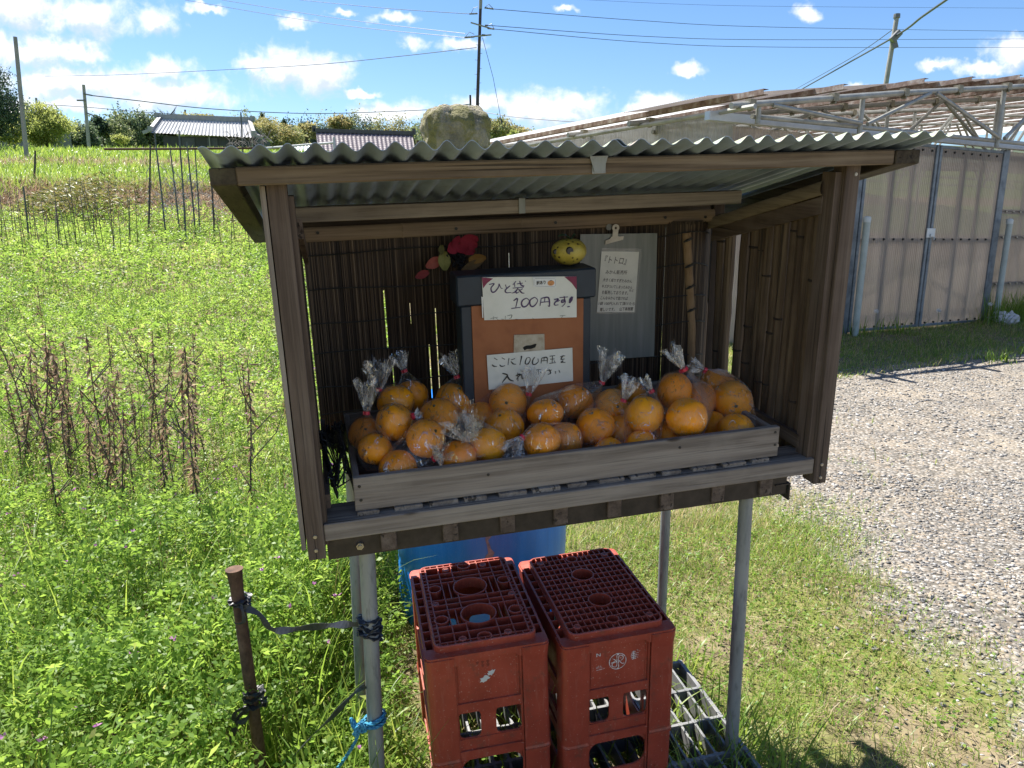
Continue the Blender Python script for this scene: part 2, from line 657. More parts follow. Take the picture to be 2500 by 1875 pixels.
b = MB()
b.box((-.045, -.032, .763), (1.308, .030, .796), jit=.0015)
b.build('eave_beam', M['tan_u'], stand, bevel=.003)
for u0, u1, w1 in ((-.090, -.046, .80), (1.309, 1.372, .74)):
    b = MB()
    for w in (-.032, w1):
        pass
    zt0, zt1 = rz(-.032) - .012, rz(w1) - .012
    vs = [(u0, -.032, zt0 - .03), (u1, -.032, zt0 - .03), (u1, w1, zt1 - .034), (u0, w1, zt1 - .034), (u0, -.032, zt0), (u1, -.032, zt0), (u1, w1, zt1), (u0, w1, zt1)]
    b.add(vs, [(0, 3, 2, 1), (4, 5, 6, 7), (0, 1, 5, 4), (1, 2, 6, 5), (2, 3, 7, 6), (3, 0, 4, 7)])
    b.build('rafter', M['dark_w'], stand, bevel=.002)
b = MB()
b.box((.037, .342, .664), (1.168, .378, .697), jit=.001)
b.build('purlin', M['grey_u'], stand, bevel=.002)
b = MB()
b.box((.041, .576, .585), (1.21, .588, .664))
b.build('back_board', M['brown_u'], stand)
b = MB()
b.box((.563, .339, .663), (.579, .3415, .699))
b.box((.563, .339, .6975), (.579, .378, .6995))
b.build('purlin_strap', M['steel'], stand)
b = MB()
b.box((.612, -.0345, .765), (.640, -.0325, .797))
b.prism([(.606, .798), (.644, .798), (.634, .768), (.616, .768)], -.037, -.0347)
b.build('eave_strap', M['steel'], stand)
# split-bamboo rail over the blind
b = MB()
seg = 26
for i, (x0, x1) in enumerate(((.041, .30), (.30, .62), (.62, .94), (.94, 1.196))):
    ring = []
    vs, fs = [], []
    for x in (x0, x0 + .004, x1 - .004, x1 - .0001):
        bulge = .0012 if x in (x0, x1 - .0001) else 0
        for j in range(7):
            a = -math.pi / 2 + math.pi * j / 6
            vs.append((x, .535 - .008 * math.cos(a) - bulge, .616 + (.0185 + bulge) * math.sin(a)))
    for a in range(3):
        for j in range(6):
            fs.append((a * 7 + j, a * 7 + j + 1, a * 7 + j + 8, a * 7 + j + 7))
    b.add(vs, fs)
b.build('bamboo_rail', M['bamboo_u'], stand, smooth=True)
for u in (.085, .44, .715, 1.04, 1.165):
    b = MB()
    b.tube([(u, .530, .618 + .004 * math.sin(u * 9)), (u, .524, .618 + .004 * math.sin(u * 9))], .0042, 8)
    b.build('nail', M['black_iron'], stand)
# right side rails
b = MB()
vs, fs = [], []
N = 12
for i in range(N + 1):
    w = .047 + (.555 - .047) * i / N
    zc = .716 - (w - .047) * .245
    for j in range(7):
        a = -math.pi / 2 + math.pi * j / 6
        vs.append((1.193 - .007 * math.cos(a), w, zc + .016 * math.sin(a) - (.0012 if i in (4, 9) else 0)))
for i in range(N):
    for j in range(6):
        fs.append((i * 7 + j, i * 7 + 7 + j, i * 7 + 8 + j, i * 7 + j + 1))
b.add(vs, fs)
b.build('bamboo_side_rail', M['bamboo_w'], stand, smooth=True)
for u0 in (1.195, .044):
    b = MB()
    vs = []
    for w in (.05, .54):
        zc = .682 - (w - .05) * .235
        vs += [(u0, w, zc - .024), (u0 + .012, w, zc - .024), (u0 + .012, w, zc + .014), (u0, w, zc + .014)]
    b.add(vs, [(0, 1, 2, 3), (7, 6, 5, 4), (0, 4, 5, 1), (1, 5, 6, 2), (2, 6, 7, 3), (3, 7, 4, 0)])
    b.build('side_rail', M['brown_w'], stand)
    b = MB()
    b.box((u0, .05, .085), (u0 + .012, .54, .118))
    b.build('side_rail', M['brown_w'], stand)


# bamboo canes closing the two ends
CANE = [M['bamboo_v'], mat('cane_node', [(.02, .013, .009), (.05, .033, .02)], .8, 0, 60)]
def cane(u, w, r, z0, z1, lean=0.0):
    b = MB()
    nodes = sorted(rnd.uniform(.1, .7) for _ in range(rnd.choice((1, 2, 2, 3))))
    pts, rs = [], []
    k = 10
    for i in range(k + 1):
        z = z0 + (z1 - z0) * i / k
        pts.append((u + rnd.uniform(-.0012, .0012), w + lean * (i / k - .5) + rnd.uniform(-.001, .001), z))
        rs.append(r * (1 + .03 * math.sin(i * 2.1 + w * 60)))
    b.tube(pts, rs, 10)
    for nz in nodes:
        if z0 + .03 < nz < z1 - .03:
            t = (nz - z0) / (z1 - z0)
            b.cur = 1
            b.tube([(u, w + lean * (t - .5), nz - .004), (u, w + lean * (t - .5), nz), (u, w + lean * (t - .5), nz + .004)], [r * .95, r * 1.13, r * .95], 10)
            b.cur = 0
    b.build('bamboo_cane', CANE, stand, smooth=True)


w = .085
i = 0
gaps_r = {3: .012, 5: .014, 7: .012, 8: .020, 9: .050, 10: .012, 11: .048, 12: .012, 13: .03}
while w < .53:
    r = rnd.uniform(.0125, .0165)
    cane(1.221, w, r, .05, .742 - w * .235, lean=rnd.uniform(-.004, .004) if i not in (11, 12, 14) else (.022 if i != 14 else .03))
    w += 2 * r - .001 + gaps_r.get(i, 0)
    i += 1
w = .064
i = 0
while w < .535:
    r = rnd.uniform(.012, .0155)
    cane(.018, w, r, .03, .745 - w * .235, lean=rnd.uniform(-.003, .003))
    w += 2 * r - .0015 + {0: .004, 6: .0035, 10: .006}.get(i, 0)
    i += 1
# outer edge board on the left end
b = MB()
b.box((-.0125, .004, .018), (-.0025, .058, .76), jit=.001)
b.build('edge_board', M['grey_v'], stand)

# reed blind across the back: several hundred reeds, one part
HOLEU = []
b = MB()
u = .046
k = 0
holes = {75: (.30, .46), 78: (.15, .25), 100: (.36, .42), 118: (.14, .30), 126: (.12, .40), 206: (.47, .54), 231: (.32, .38), 262: (.10, .2), 268: (.11, .2), 286: (.33, .40), 292: (.36, .45)}
while u < 1.210:
    r = rnd.uniform(.0016, .0023)
    ww = .553 + .004 * math.sin(u * 21) + rnd.uniform(-.0012, .0012)
    if u > 1.03:
        ww -= .045 * math.sin((u - 1.03) / .16 * math.pi)
    top = .603 + rnd.uniform(-.008, .006)
    bot_ = .03 if u < .14 else (.08 if u > .80 else .125)  # lower edge raised mid-width to let sun onto the crate rims
    spans = [(bot_, top)]
    if k in holes:
        a0, a1 = holes[k]
        spans = [(.125, max(.126, a0)), (a1, top)]
        HOLEU.append((u, a0, a1))
        step = r * 1.9
    else:
        step = r * 1.35
    for a0, a1 in spans:
        dx = rnd.uniform(-.0015, .0015)
        b.tube([(u + dx * .2, ww, a0), (u + dx, ww + rnd.uniform(-.001, .001), (a0 + a1) / 2), (u, ww, a1)], r, 5, cap=False)
    u += step
    k += 1
mt, kk = newmat('reed_blind')
t_ = kk.n('ShaderNodeTexCoord')
n_ = kk.noise(kk.scaled(t_.outputs['Object'], (330, 1, .9)), 1.0, 1, .5)
n2_ = kk.noise(kk.scaled(t_.outputs['Object'], (60, 60, 6)), 1.0, 3, .6)
c_ = kk.ramp(n_, [(.32, (.014, .008, .005)), (.47, (.045, .027, .017)), (.58, (.10, .066, .042)), (.72, (.21, .15, .098))])
c_ = kk.mix(kk.math('MULTIPLY', kk.smooth(n2_, .5, .8), .8), c_, (.03, .018, .011))
p_ = kk.n('ShaderNodeBsdfPrincipled')
kk.l(c_, p_.inputs['Base Color'])
p_.inputs['Roughness'].default_value = .6
finish(kk, p_)
u = .046
while u < 1.196:        # a second course of reeds behind the first
    r = rnd.uniform(.0017, .0023)
    ww = .5585 + .004 * math.sin(u * 21)
    if u > 1.03:
        ww -= .045 * math.sin((u - 1.03) / .16 * math.pi)
    hit = [h for h in HOLEU if abs(h[0] - u) < .0035]
    bot_ = .03 if u < .14 else (.08 if u > .80 else .125)
    spans = [(bot_, .606)]
    if hit:
        spans = [(.125, max(.126, hit[0][1])), (hit[0][2], .606)]
    for a0, a1 in spans:
        b.tube([(u, ww, a0), (u, ww, a1)], r, 5, cap=False)
    u += r * 1.5
b.build('reed_blind', mt, stand)
b = MB()
for z in (.565, .47, .385, .30, .205, .13):
    pts = []
    for i in range(60):
        u = .047 + 1.145 * i / 59
        ww = .548 + .004 * math.sin(u * 21) - .003
        if u > 1.03:
            ww -= .045 * math.sin((u - 1.03) / .16 * math.pi)
        pts.append((u, ww, z + .004 * math.sin(u * 13 + z * 40) + (.016 * math.sin((u - 1.03) / .16 * math.pi) if u > 1.03 else 0)))
    b.tube(pts, .0019, 5, cap=False)
b.build('blind_cord', M['black_iron'], stand)

# corrugated roof sheet with thickness
mt, kk = newmat('weathered_roof_sheet')
t_ = kk.n('ShaderNodeTexCoord')
a_ = kk.noise(kk.scaled(t_.outputs['Object'], (1, .35, 1)), 9, 5, .6)
b_ = kk.noise(kk.scaled(t_.outputs['Object'], (1, .08, 1)), 60, 3, .6)
lich = kk.noise(t_.outputs['Object'], 26, 5, .7)
c_ = kk.ramp(a_, [(.3, (.195, .255, .36)), (.5, (.285, .36, .485)), (.7, (.37, .455, .58))])
c_ = kk.mix(kk.math('MULTIPLY', kk.smooth(b_, .45, .75), .35), c_, (.15, .15, .14))
c_ = kk.mix(kk.math('MULTIPLY', kk.smooth(lich, .66, .74), .5), c_, (.33, .34, .12))
gn_ = kk.n('ShaderNodeNewGeometry')
sz_ = kk.n('ShaderNodeSeparateXYZ')
kk.l(gn_.outputs['True Normal'], sz_.inputs[0])
bk_ = kk.math('MULTIPLY', kk.smooth(sz_.outputs[2], .2, .5), kk.math('SUBTRACT', 1.0, gn_.outputs['Backfacing']))
lc_ = kk.ramp(kk.noise(t_.outputs['Object'], 19, 4, .6), [(.35, (.30, .32, .16)), (.5, (.26, .30, .08)), (.62, (.36, .20, .10)), (.72, (.30, .31, .24))])
c_ = kk.mix(kk.math('MULTIPLY', bk_, .75), c_, lc_)
p_ = kk.n('ShaderNodeBsdfPrincipled')
kk.l(c_, p_.inputs['Base Color'])
p_.inputs['Roughness'].default_value = .5
p_.inputs['Metallic'].default_value = .12
finish(kk, p_, a_, .001)
ROOFM = mt


def wavesheet(u0, u1, w0, w1, zf, amp, per, thick, nper=12, nw=8, sag=0.0):
    nu = int((u1 - u0) / per * nper)
    vs, fs = [], []
    for lay in (0, 1):
        for j in range(nw + 1):
            w = w0 + (w1 - w0) * j / nw
            for i in range(nu + 1):
                u = u0 + (u1 - u0) * i / nu
                ph = 2 * math.pi * (u - u0) / per
                irr = 1 + .12 * math.sin(u * 7.1) + .08 * math.sin(u * 23)
                z = zf(w) + amp * irr * math.sin(ph + .6) + .002 * math.sin(u * 5.0 + 1) - lay * thick
                edge = .004 * math.sin(u * 61) * (1 if j in (0, nw) else 0)
                vs.append((u, w + edge, z))
    n = nu + 1
    L = n * (nw + 1)
    for j in range(nw):
        for i in range(nu):
            a = j * n + i
            fs.append((a, a + 1, a + n + 1, a + n))
            fs.append((L + a, L + a + n, L + a + n + 1, L + a + 1))
    for i in range(nu):
        fs.append((i, L + i, L + i + 1, i + 1))
        a = nw * n + i
        fs.append((a, a + 1, L + a + 1, L + a))
    for j in range(nw):
        a = j * n
        fs.append((a, a + n, L + a + n, L + a))
        a = j * n + nu
        fs.append((a, L + a, L + a + n, a + n))
    return vs, fs


b = MB()
b.add(*wavesheet(-.094, .665, -.105, .76, rz, .0070, .0448, .0012))
b.build('roof_sheet', ROOFM, stand, smooth=True, sharp=1.0)
b = MB()
b.add(*wavesheet(.632, 1.392, -.100, .755, lambda w: rz(w) + .0022, .0070, .0448, .0012))
b.build('roof_sheet', ROOFM, stand, smooth=True, sharp=1.0)

# black strap wound round the front leg and the old net bundled in the corner
NETM = M['black']
net = empty('black_net', slocal((0, 0, 0)), 'old black plastic net slumped in the corner between the stand post and the fruit tray', 'net')
b = MB()
for i in range(9):
    t0 = i / 8
    pts = []
    for j in range(15):
        s = j / 14
        x = .050 + .052 * t0 + .010 * math.sin(s * 9 + i)
        y = .10 + .42 * s
        z = .078 + .16 * (1 - abs(s - .45) * 1.3) * (.25 + .75 * (t0 * .6 + .4 * (1 - t0))) * abs(math.sin(i * .6 + 1.2)) + .012 * math.sin(j * 1.7 + i * 2)
        pts.append((x, y, max(.083, z)))
    b.tube(pts, .0022, 5, cap=False)
for j in range(22):
    s = j / 21
    pts = []
    for i in range(9):
        t0 = i / 8
        x = .050 + .052 * t0 + .010 * math.sin(s * 9 + i)
        y = .10 + .42 * s
        z = .078 + .16 * (1 - abs(s - .45) * 1.3) * (.25 + .75 * (t0 * .6 + .4 * (1 - t0))) * abs(math.sin(i * .6 + 1.2)) + .012 * math.sin(s * 14 * 1.7 + i * 2)
        pts.append((x, y, max(.083, z)))
    b.tube(pts, .0022, 5, cap=False)
b.build('net_mesh', NETM, net)

# ------------------------------------------------------------------ tray
tray = empty('fruit_tray', slocal((0, 0, 0)), 'long low grey wooden tray holding the bagged oranges', 'tray')


def part(name, mats, par, *boxes, bevel=.0015, jit=0):
    b = MB()
    for bx in boxes:
        b.box(bx[0], bx[1], jit=jit)
    return b.build(name, mats, par, bevel=bevel)


part('front_board', M['grey_u'], tray, ((.106, .026, .0815), (1.124, .042, .158)))
part('back_board', M['grey_u'], tray, ((.106, .47, .0815), (1.124, .484, .150)))
part('end_board', M['grey_w'], tray, ((.107, .0425, .0815), (.121, .4695, .148)))
part('end_board', M['grey_w'], tray, ((1.109, .0425, .0815), (1.123, .4695, .150)))
part('bottom_board', M['grey_u'], tray, ((.1215, .0425, .0815), (1.1085, .4695, .089)), bevel=0)
for (u, v) in ((.118, .138), (.119, .106), (.398, .128), (.86, .136), (1.112, .145), (1.114, .112)):
    b = MB()
    b.tube([(u, .0265, v), (u, .0245, v)], [.0038, .003], 8)
    b.build('nail_head', M['black_iron'], tray)
# ------------------------------------------------------------------ writing
def text_mesh(s, shear=0.0, extrude=0.0):
    cu = bpy.data.curves.new('lettering', 'FONT')
    cu.body = s
    cu.size = 1.0
    cu.shear = shear
    cu.resolution_u = 3
    o = bpy.data.objects.new('lettering', cu)
    COL.objects.link(o)
    bpy.context.view_layer.update()
    dg = bpy.context.evaluated_depsgraph_get()
    me = bpy.data.meshes.new_from_object(o.evaluated_get(dg))
    bpy.data.objects.remove(o)
    bpy.data.curves.remove(cu)
    n = len(me.vertices)
    co_ = np.zeros(n * 3, np.float32)
    me.vertices.foreach_get('co', co_)
    return me, co_.reshape(-1, 3)


def lettering(s, x0, x1, z0, z1, y, m_, par, shear=0.0, rot=0.0, wob=0.0, bold=0.0, name='lettering'):
    """flat writing fitted into the rectangle x0..x1, z0..z1 on the plane y (facing -y)"""
    me, v = text_mesh(s, shear)
    if len(v) == 0:
        return None
    lo, hi = v.min(0), v.max(0)
    V = np.zeros_like(v)
    V[:, 0] = x0 + (v[:, 0] - lo[0]) / (hi[0] - lo[0]) * (x1 - x0)
    V[:, 2] = z0 + (v[:, 1] - lo[1]) / (hi[1] - lo[1]) * (z1 - z0)
    if wob:
        V[:, 2] += wob * np.sin(V[:, 0] / (x1 - x0) * 17 + 1)
    if rot:
        cx, cz = (x0 + x1) / 2, (z0 + z1) / 2
        dx, dz = V[:, 0] - cx, V[:, 2] - cz
        V[:, 0] = cx + dx * math.cos(rot) - dz * math.sin(rot)
        V[:, 2] = cz + dx * math.sin(rot) + dz * math.cos(rot)
    V[:, 1] = y
    if bold:
        # brush weight: the same strokes laid again slightly aside, welded into one sheet of ink each a hair in front
        polys = [list(p.vertices) for p in me.polygons]
        b = MB()
        for k_, (ax, az) in enumerate(((0, 0), (bold, 0), (0, bold), (-bold, 0), (0, -bold))):
            W_ = V.copy()
            W_[:, 0] += ax
            W_[:, 2] += az
            W_[:, 1] -= k_ * .00006
            b.add(W_.tolist(), polys)
        o = b.build(name, m_, par)
        return o
    me.vertices.foreach_set('co', V.astype(np.float32).ravel())
    me.materials.clear()
    me.materials.append(m_)
    me.update()
    return link(name, me, par)


def strokes(lst, w, y, m_, par, name='lettering', taper=True):
    """pen or brush strokes: polylines in x,z drawn as flat ribbons on the plane y"""
    b = MB()
    for si, pl in enumerate(lst):
        ww = w
        if isinstance(pl, tuple):
            ww, pl = pl
        pts = [Vector((x, 0, z)) for x, z in pl]
        # smooth the polyline
        if len(pts) > 2:
            q = []
            n = len(pts)
            for i in range(n - 1):
                p0, p1, p2, p3 = pts[max(i - 1, 0)], pts[i], pts[i + 1], pts[min(i + 2, n - 1)]
                for t in (0, .25, .5, .75):
                    q.append(.5 * ((2 * p1) + (p2 - p0) * t + (2 * p0 - 5 * p1 + 4 * p2 - p3) * t * t + (3 * p1 - p0 - 3 * p2 + p3) * t ** 3))
            q.append(pts[-1])
            pts = q
        vs, fs = [], []
        n = len(pts)
        for i, p in enumerate(pts):
            t = (pts[min(i + 1, n - 1)] - pts[max(i - 1, 0)]).normalized()
            nn = Vector((-t.z, 0, t.x))
            s = 1.0
            if taper:
                f = i / max(1, n - 1)
                s = .62 + .6 * math.sin(math.pi * min(1, f * 1.15 + .05))
            vs += [(p.x + nn.x * ww * s / 2, y - si * .00003, p.z + nn.z * ww * s / 2), (p.x - nn.x * ww * s / 2, y - si * .00003, p.z - nn.z * ww * s / 2)]
        for i in range(n - 1):
            fs.append((2 * i, 2 * i + 1, 2 * i + 3, 2 * i + 2))
        b.add(vs, fs)
    return b.build(name, m_, par)


PAPER = mat('white_paper', [(.62, .62, .55), (.72, .71, .64), (.76, .75, .69)], .75, 0, 12)
INKP = mat('purple_marker_ink', [(.035, .012, .07), (.06, .02, .11)], .5, 0, 60)
INKB = mat('black_brush_ink', [(.012, .012, .012), (.03, .03, .03)], .5, 0, 60)
WINE = mat('wine_red_card', [(.17, .015, .05), (.22, .025, .07)], .6, 0, 30)
NAVY = mat('navy_box_board', [(.010, .018, .032), (.016, .028, .045)], .5, 0, 20, bump=.0004)
ORNG = mat('rust_orange_board', [(.25, .075, .022), (.31, .10, .032), (.33, .115, .04)], .55, 0, 16, bump=.0003)
WHITE = mat('white_sticker', [(.7, .7, .68), (.78, .78, .76)], .5, 0, 40)

# ------------------------------------------------------------------ coin box with its lid
box = empty('coin_box', slocal((0, 0, 0)), 'dark navy honesty box with a rust orange front and a coin slot', 'coin box')
part('body', NAVY, box, ((.402, .302, .09), (.737, .375, .452)), bevel=.003)
part('lid', NAVY, box, ((.392, .292, .4525), (.747, .385, .527)), bevel=.004)
part('front_panel', ORNG, box, ((.428, .2985, .10), (.716, .3018, .4515)), bevel=.0008)
b = MB()
ol = []
sl = [(.531, .318), (.612, .318), (.6115, .368), (.533, .372)]
b.prism(sl, .2958, .2982)
b.build('slot_plate', mat('stained_tape', [(.30, .24, .17), (.42, .36, .27), (.5, .45, .36)], .6, 0, 60), box)
strokes([(.0095, [(.557, .3335), (.564, .3375), (.576, .3375), (.586, .340), (.589, .3395)])], .009, .2955, mat('slot_black', [(.003, .003, .003), (.006, .005, .004)], .8), box, name='coin_slot', taper=False)

# price card hung on the lid
card = empty('price_card', slocal((0, 0, 0)), 'white price card with wine red corners and purple handwriting above the coin slot', 'sign')


def sheet(name, poly, y, m_, par, th=.0006):
    b = MB()
    b.prism(poly, y, y + th)
    return b.build(name, m_, par)


def w3(px, py, zz=(1548, 280, 300)):
    """pixel of the close-up of the signs (1548 px wide, from x=1160,y=660) -> stand coordinates on the plane y=.29"""
    X, Y = 1160 + px * 280 / 1548, 660 + py * 300 / 1659
    d = ray(X, Y)
    o = MSI @ CAM
    dd = (MSI.to_3x3() @ d)
    t = (.29 - o.y) / dd.y
    r = o + dd * t
    return r.x, r.z


sheet('card', [w3(122, 672), w3(1368, 632), w3(1365, 80), w3(88, 92)], .2885, PAPER, card)
sheet('card_back', [w3(110, 640), w3(104, 360), w3(84, 355), w3(96, 640)], .2895, WHITE, card)
sheet('corner', [w3(88, 92), w3(240, 108), w3(160, 170), w3(106, 240)], .2878, WINE, card)
sheet('corner', [w3(1200, 84), w3(1365, 80), w3(1368, 262), w3(1300, 170)], .2878, WINE, card)


def ink(name, lst, w, m_, par, y=.2876):
    strokes([(s[0], [w3(*p) for p in s[1]]) if isinstance(s, tuple) else [w3(*p) for p in s] for s in lst], w, y, m_, par, name)


# hi-to-fukuro (one bag)
ink('lettering', [
    [(185, 190), (255, 178), (212, 235), (225, 290), (265, 285), (315, 220), (320, 180), (345, 235), (368, 242)],
    [(405, 190), (425, 250)], [(470, 205), (405, 265), (420, 300), (485, 296)],
    [(548, 145), (505, 195)], [(530, 178), (532, 222)], [(560, 182), (640, 170)], [(598, 140), (612, 190), (650, 212), (655, 200)],
    [(672, 140), (680, 148)],
    [(505, 238), (655, 224)], [(575, 238), (535, 290), (490, 305)], [(550, 262), (552, 305), (590, 288)], [(640, 245), (600, 268)], [(580, 248), (625, 300), (662, 306)]], .0027, INKP, card)
# 100 yen desu !
ink('lettering', [
    [(515, 410), (568, 380), (545, 498)], [(485, 512), (610, 498)],
    [(690, 372), (640, 400), (622, 450), (650, 492), (700, 470), (728, 410), (690, 372)],
    [(800, 360), (745, 395), (735, 450), (765, 488), (810, 462), (840, 400), (800, 360)],
    [(888, 378), (872, 478)], [(888, 378), (985, 366), (1000, 480), (978, 472)], [(938, 372), (932, 425)], [(885, 430), (990, 420)],
    [(1060, 392), (1120, 385), (1068, 440), (1075, 468), (1120, 462)], [(1105, 420), (1125, 412)], [(1120, 408), (1140, 402)],
    [(1135, 366), (1248, 356)], [(1195, 345), (1205, 410), (1165, 430), (1170, 400), (1210, 405), (1205, 450), (1165, 488)],
    (.0075, [(1300, 362), (1285, 400), (1268, 440)]), (.0085, [(1306, 352), (1296, 385)]), (.0038, [(1240, 490), (1275, 484)])], .0031, INKP, card)
# cut-off last line
ink('lettering', [[(205, 648), (305, 630)], [(250, 615), (245, 662)], [(275, 640), (310, 664)], [(350, 655), (385, 658)], [(405, 612), (402, 660)], [(430, 612), (492, 600), (480, 640), (455, 650)],
                  [(540, 655), (580, 658)], [(770, 640), (795, 660)], [(1060, 645), (1085, 642)], [(1140, 612), (1215, 604)], [(1180, 610), (1160, 640)]], .0011, INKB, card)
# small sticker: wake-ari with a mandarin
sheet('sticker', [w3(780, 222), w3(1088, 236), w3(1088, 98), w3(772, 92)], .2872, WHITE, card, .0004)
ink('sticker_border', [[(800, 105), (1070, 112)], [(1078, 120), (1078, 210)], [(1070, 220), (800, 208)], [(790, 200), (790, 115)]], .0008, mat('grey_print', [(.12, .13, .13), (.16, .17, .17)], .6), card, y=.2868)
x0, z1 = w3(824, 140)
x1, z0 = w3(945, 184)
lettering('訳あり', x0, x1, z0, z1, .2868, INKB, card, bold=.0003)
cx, cz = w3(1018, 168)
b = MB()
b.prism([(cx + .0088 * math.cos(a * math.pi / 10), cz + .0068 * math.sin(a * math.pi / 10)) for a in range(20)], .2868, .2872)
b.build('mandarin_print', mat('printed_orange', [(.6, .25, .08), (.66, .3, .11)], .6), card)
ink('mandarin_leaf', [[(1005, 140), (1018, 134), (1036, 138)], (.0009, [(1000, 168), (1006, 166)]), (.0009, [(1026, 166), (1032, 164)]), (.0009, [(1008, 182), (1018, 186), (1028, 180)])], .0014, mat('printed_dark_green', [(.03, .05, .02), (.05, .08, .03)], .6), card, y=.2866)
# clear film folded over the top of the card
# ------------------------------------------------------------------ second card: put the coin in here
card2 = empty('instruction_card', slocal((0, 0, 0)), 'white card with black brush writing taped below the coin slot', 'sign')
sheet('card', [w3(190, 1620), w3(1330, 1500), w3(1320, 1050), w3(162, 1152)], .2945, PAPER, card2)
ink('lettering', [
    [(260, 1188), (305, 1215)], [(232, 1278), (258, 1300), (300, 1302)], [(365, 1185), (408, 1208)], [(335, 1280), (362, 1302), (410, 1292)],
    [(462, 1188), (448, 1285)], [(492, 1215), (545, 1195)], [(488, 1235), (520, 1268), (558, 1272)],
    (.0032, [(622, 1175), (632, 1172), (608, 1285)]), [(710, 1182), (690, 1215), (682, 1262), (712, 1272), (745, 1230), (745, 1188), (715, 1178)], [(812, 1175), (785, 1215), (780, 1265), (815, 1275), (858, 1238), (852, 1195)],
    [(905, 1190), (895, 1262)], [(905, 1190), (975, 1182), (978, 1262)], [(938, 1188), (934, 1225)], [(902, 1228), (974, 1222)],
    [(1010, 1165), (1085, 1155)], [(1018, 1205), (1078, 1200)], [(1050, 1160), (1045, 1255)], [(1005, 1262), (1095, 1250)], [(1072, 1225), (1085, 1240)],
    [(1155, 1170), (1220, 1158)], [(1195, 1150), (1165, 1205), (1215, 1200)], [(1160, 1248), (1195, 1225), (1165, 1248), (1225, 1246)],
    (.0034, [(372, 1395), (440, 1420), (400, 1480), (370, 1520)]), (.0034, [(435, 1425), (470, 1480), (525, 1500)]),
    [(580, 1385), (582, 1500)], [(552, 1430), (610, 1405), (560, 1478)], [(590, 1440), (630, 1410), (640, 1470), (665, 1450)],
    [(690, 1372), (755, 1362), (710, 1420), (730, 1455)],
    [(830, 1350), (900, 1340)], [(862, 1350), (860, 1420)], [(880, 1375), (905, 1395)],
    [(975, 1358), (1040, 1350)], [(1000, 1340), (1025, 1390), (985, 1410)], [(1090, 1365), (1092, 1400)], [(1135, 1352), (1150, 1385)]], .0027, INKB, card2, y=.2938)

# ------------------------------------------------------------------ clear board, clip, notice
mt, kk = newmat('scuffed_clear_board')
t_ = kk.n('ShaderNodeTexCoord')
sc_ = kk.noise(kk.scaled(t_.outputs['Object'], (1, 1, .06)), 70, 4, .6)
p_ = kk.n('ShaderNodeBsdfPrincipled')
kk.l(kk.ramp(sc_, [(.3, (.20, .215, .20)), (.7, (.30, .31, .29))]), p_.inputs['Base Color'])
p_.inputs['Roughness'].default_value = .3
tb = kk.n('ShaderNodeBsdfTransparent')
mx_ = kk.n('ShaderNodeMixShader')
mx_.inputs[0].default_value = .80
kk.l(tb.outputs[0], mx_.inputs[1])
kk.l(p_.outputs[0], mx_.inputs[2])
oo = kk.n('ShaderNodeOutputMaterial')
kk.l(mx_.outputs[0], oo.inputs[0])
CLEARB = mt


def wb(px, py, y=.53):
    """close-up of the notice (1746 px wide from x=1400,y=540) -> stand coordinates on the plane y"""
    X, Y = 1400 + px * 400 / 1746, 540 + py * 380 / 1659
    d = ray(X, Y)
    o = MSI @ CAM
    dd = MSI.to_3x3() @ d
    t = (y - o.y) / dd.y
    r = o + dd * t
    return r.x, r.z


board = empty('clear_board', slocal((0, 0, 0)), 'scuffed translucent grey plastic board hung against the reed blind', 'board')
sheet('panel', [wb(50, 1500), wb(862, 1440), wb(895, 128), wb(75, 140)], .531, CLEARB, board, .002)
clip = empty('letter_clip', slocal((0, 0, 0)), 'pale metal bulldog clip gripping the top of the clear board', 'clip')
CLIPM = mat('pale_clip_metal', [(.42, .36, .29), (.56, .50, .42), (.6, .55, .47)], .5, .1, 40)
sheet('jaw', [wb(335, 245), wb(522, 195), wb(530, 158), wb(480, 162), wb(455, 150), wb(395, 165), wb(385, 185), wb(335, 205)], .5245, CLIPM, clip, .003)
b = MB()
cx, cz = wb(440, 70)
ring = [(cx + .0105 * math.cos(a * math.pi / 10), cz + .0105 * math.sin(a * math.pi / 10)) for a in range(20)]
hole = [(cx + .0035 * math.cos(a * math.pi / 10), cz + .0035 * math.sin(a * math.pi / 10)) for a in range(20)]
for y in (.5215, .5235):
    b.add([(x, y, z) for x, z in ring] + [(x, y, z) for x, z in hole], [(k_, (k_ + 1) % 20, 20 + (k_ + 1) % 20, 20 + k_) for k_ in range(20)])
x0, z0 = wb(405, 170)
x1, z1 = wb(462, 160)
b.prism([(x0, z0), (x1, z1), (cx + .008, cz - .006), (cx - .008, cz - .006)], .5222, .5242)
b.build('tongue', CLIPM, clip)
b = MB()
cx, cz = wb(378, 62)
b.tube([(cx, .528, cz), (cx, .534, cz)], .009, 14)
b.build('rear_tongue', mat('dull_clip_metal', [(.1, .1, .09), (.2, .2, .18)], .5, .5, 40), clip)

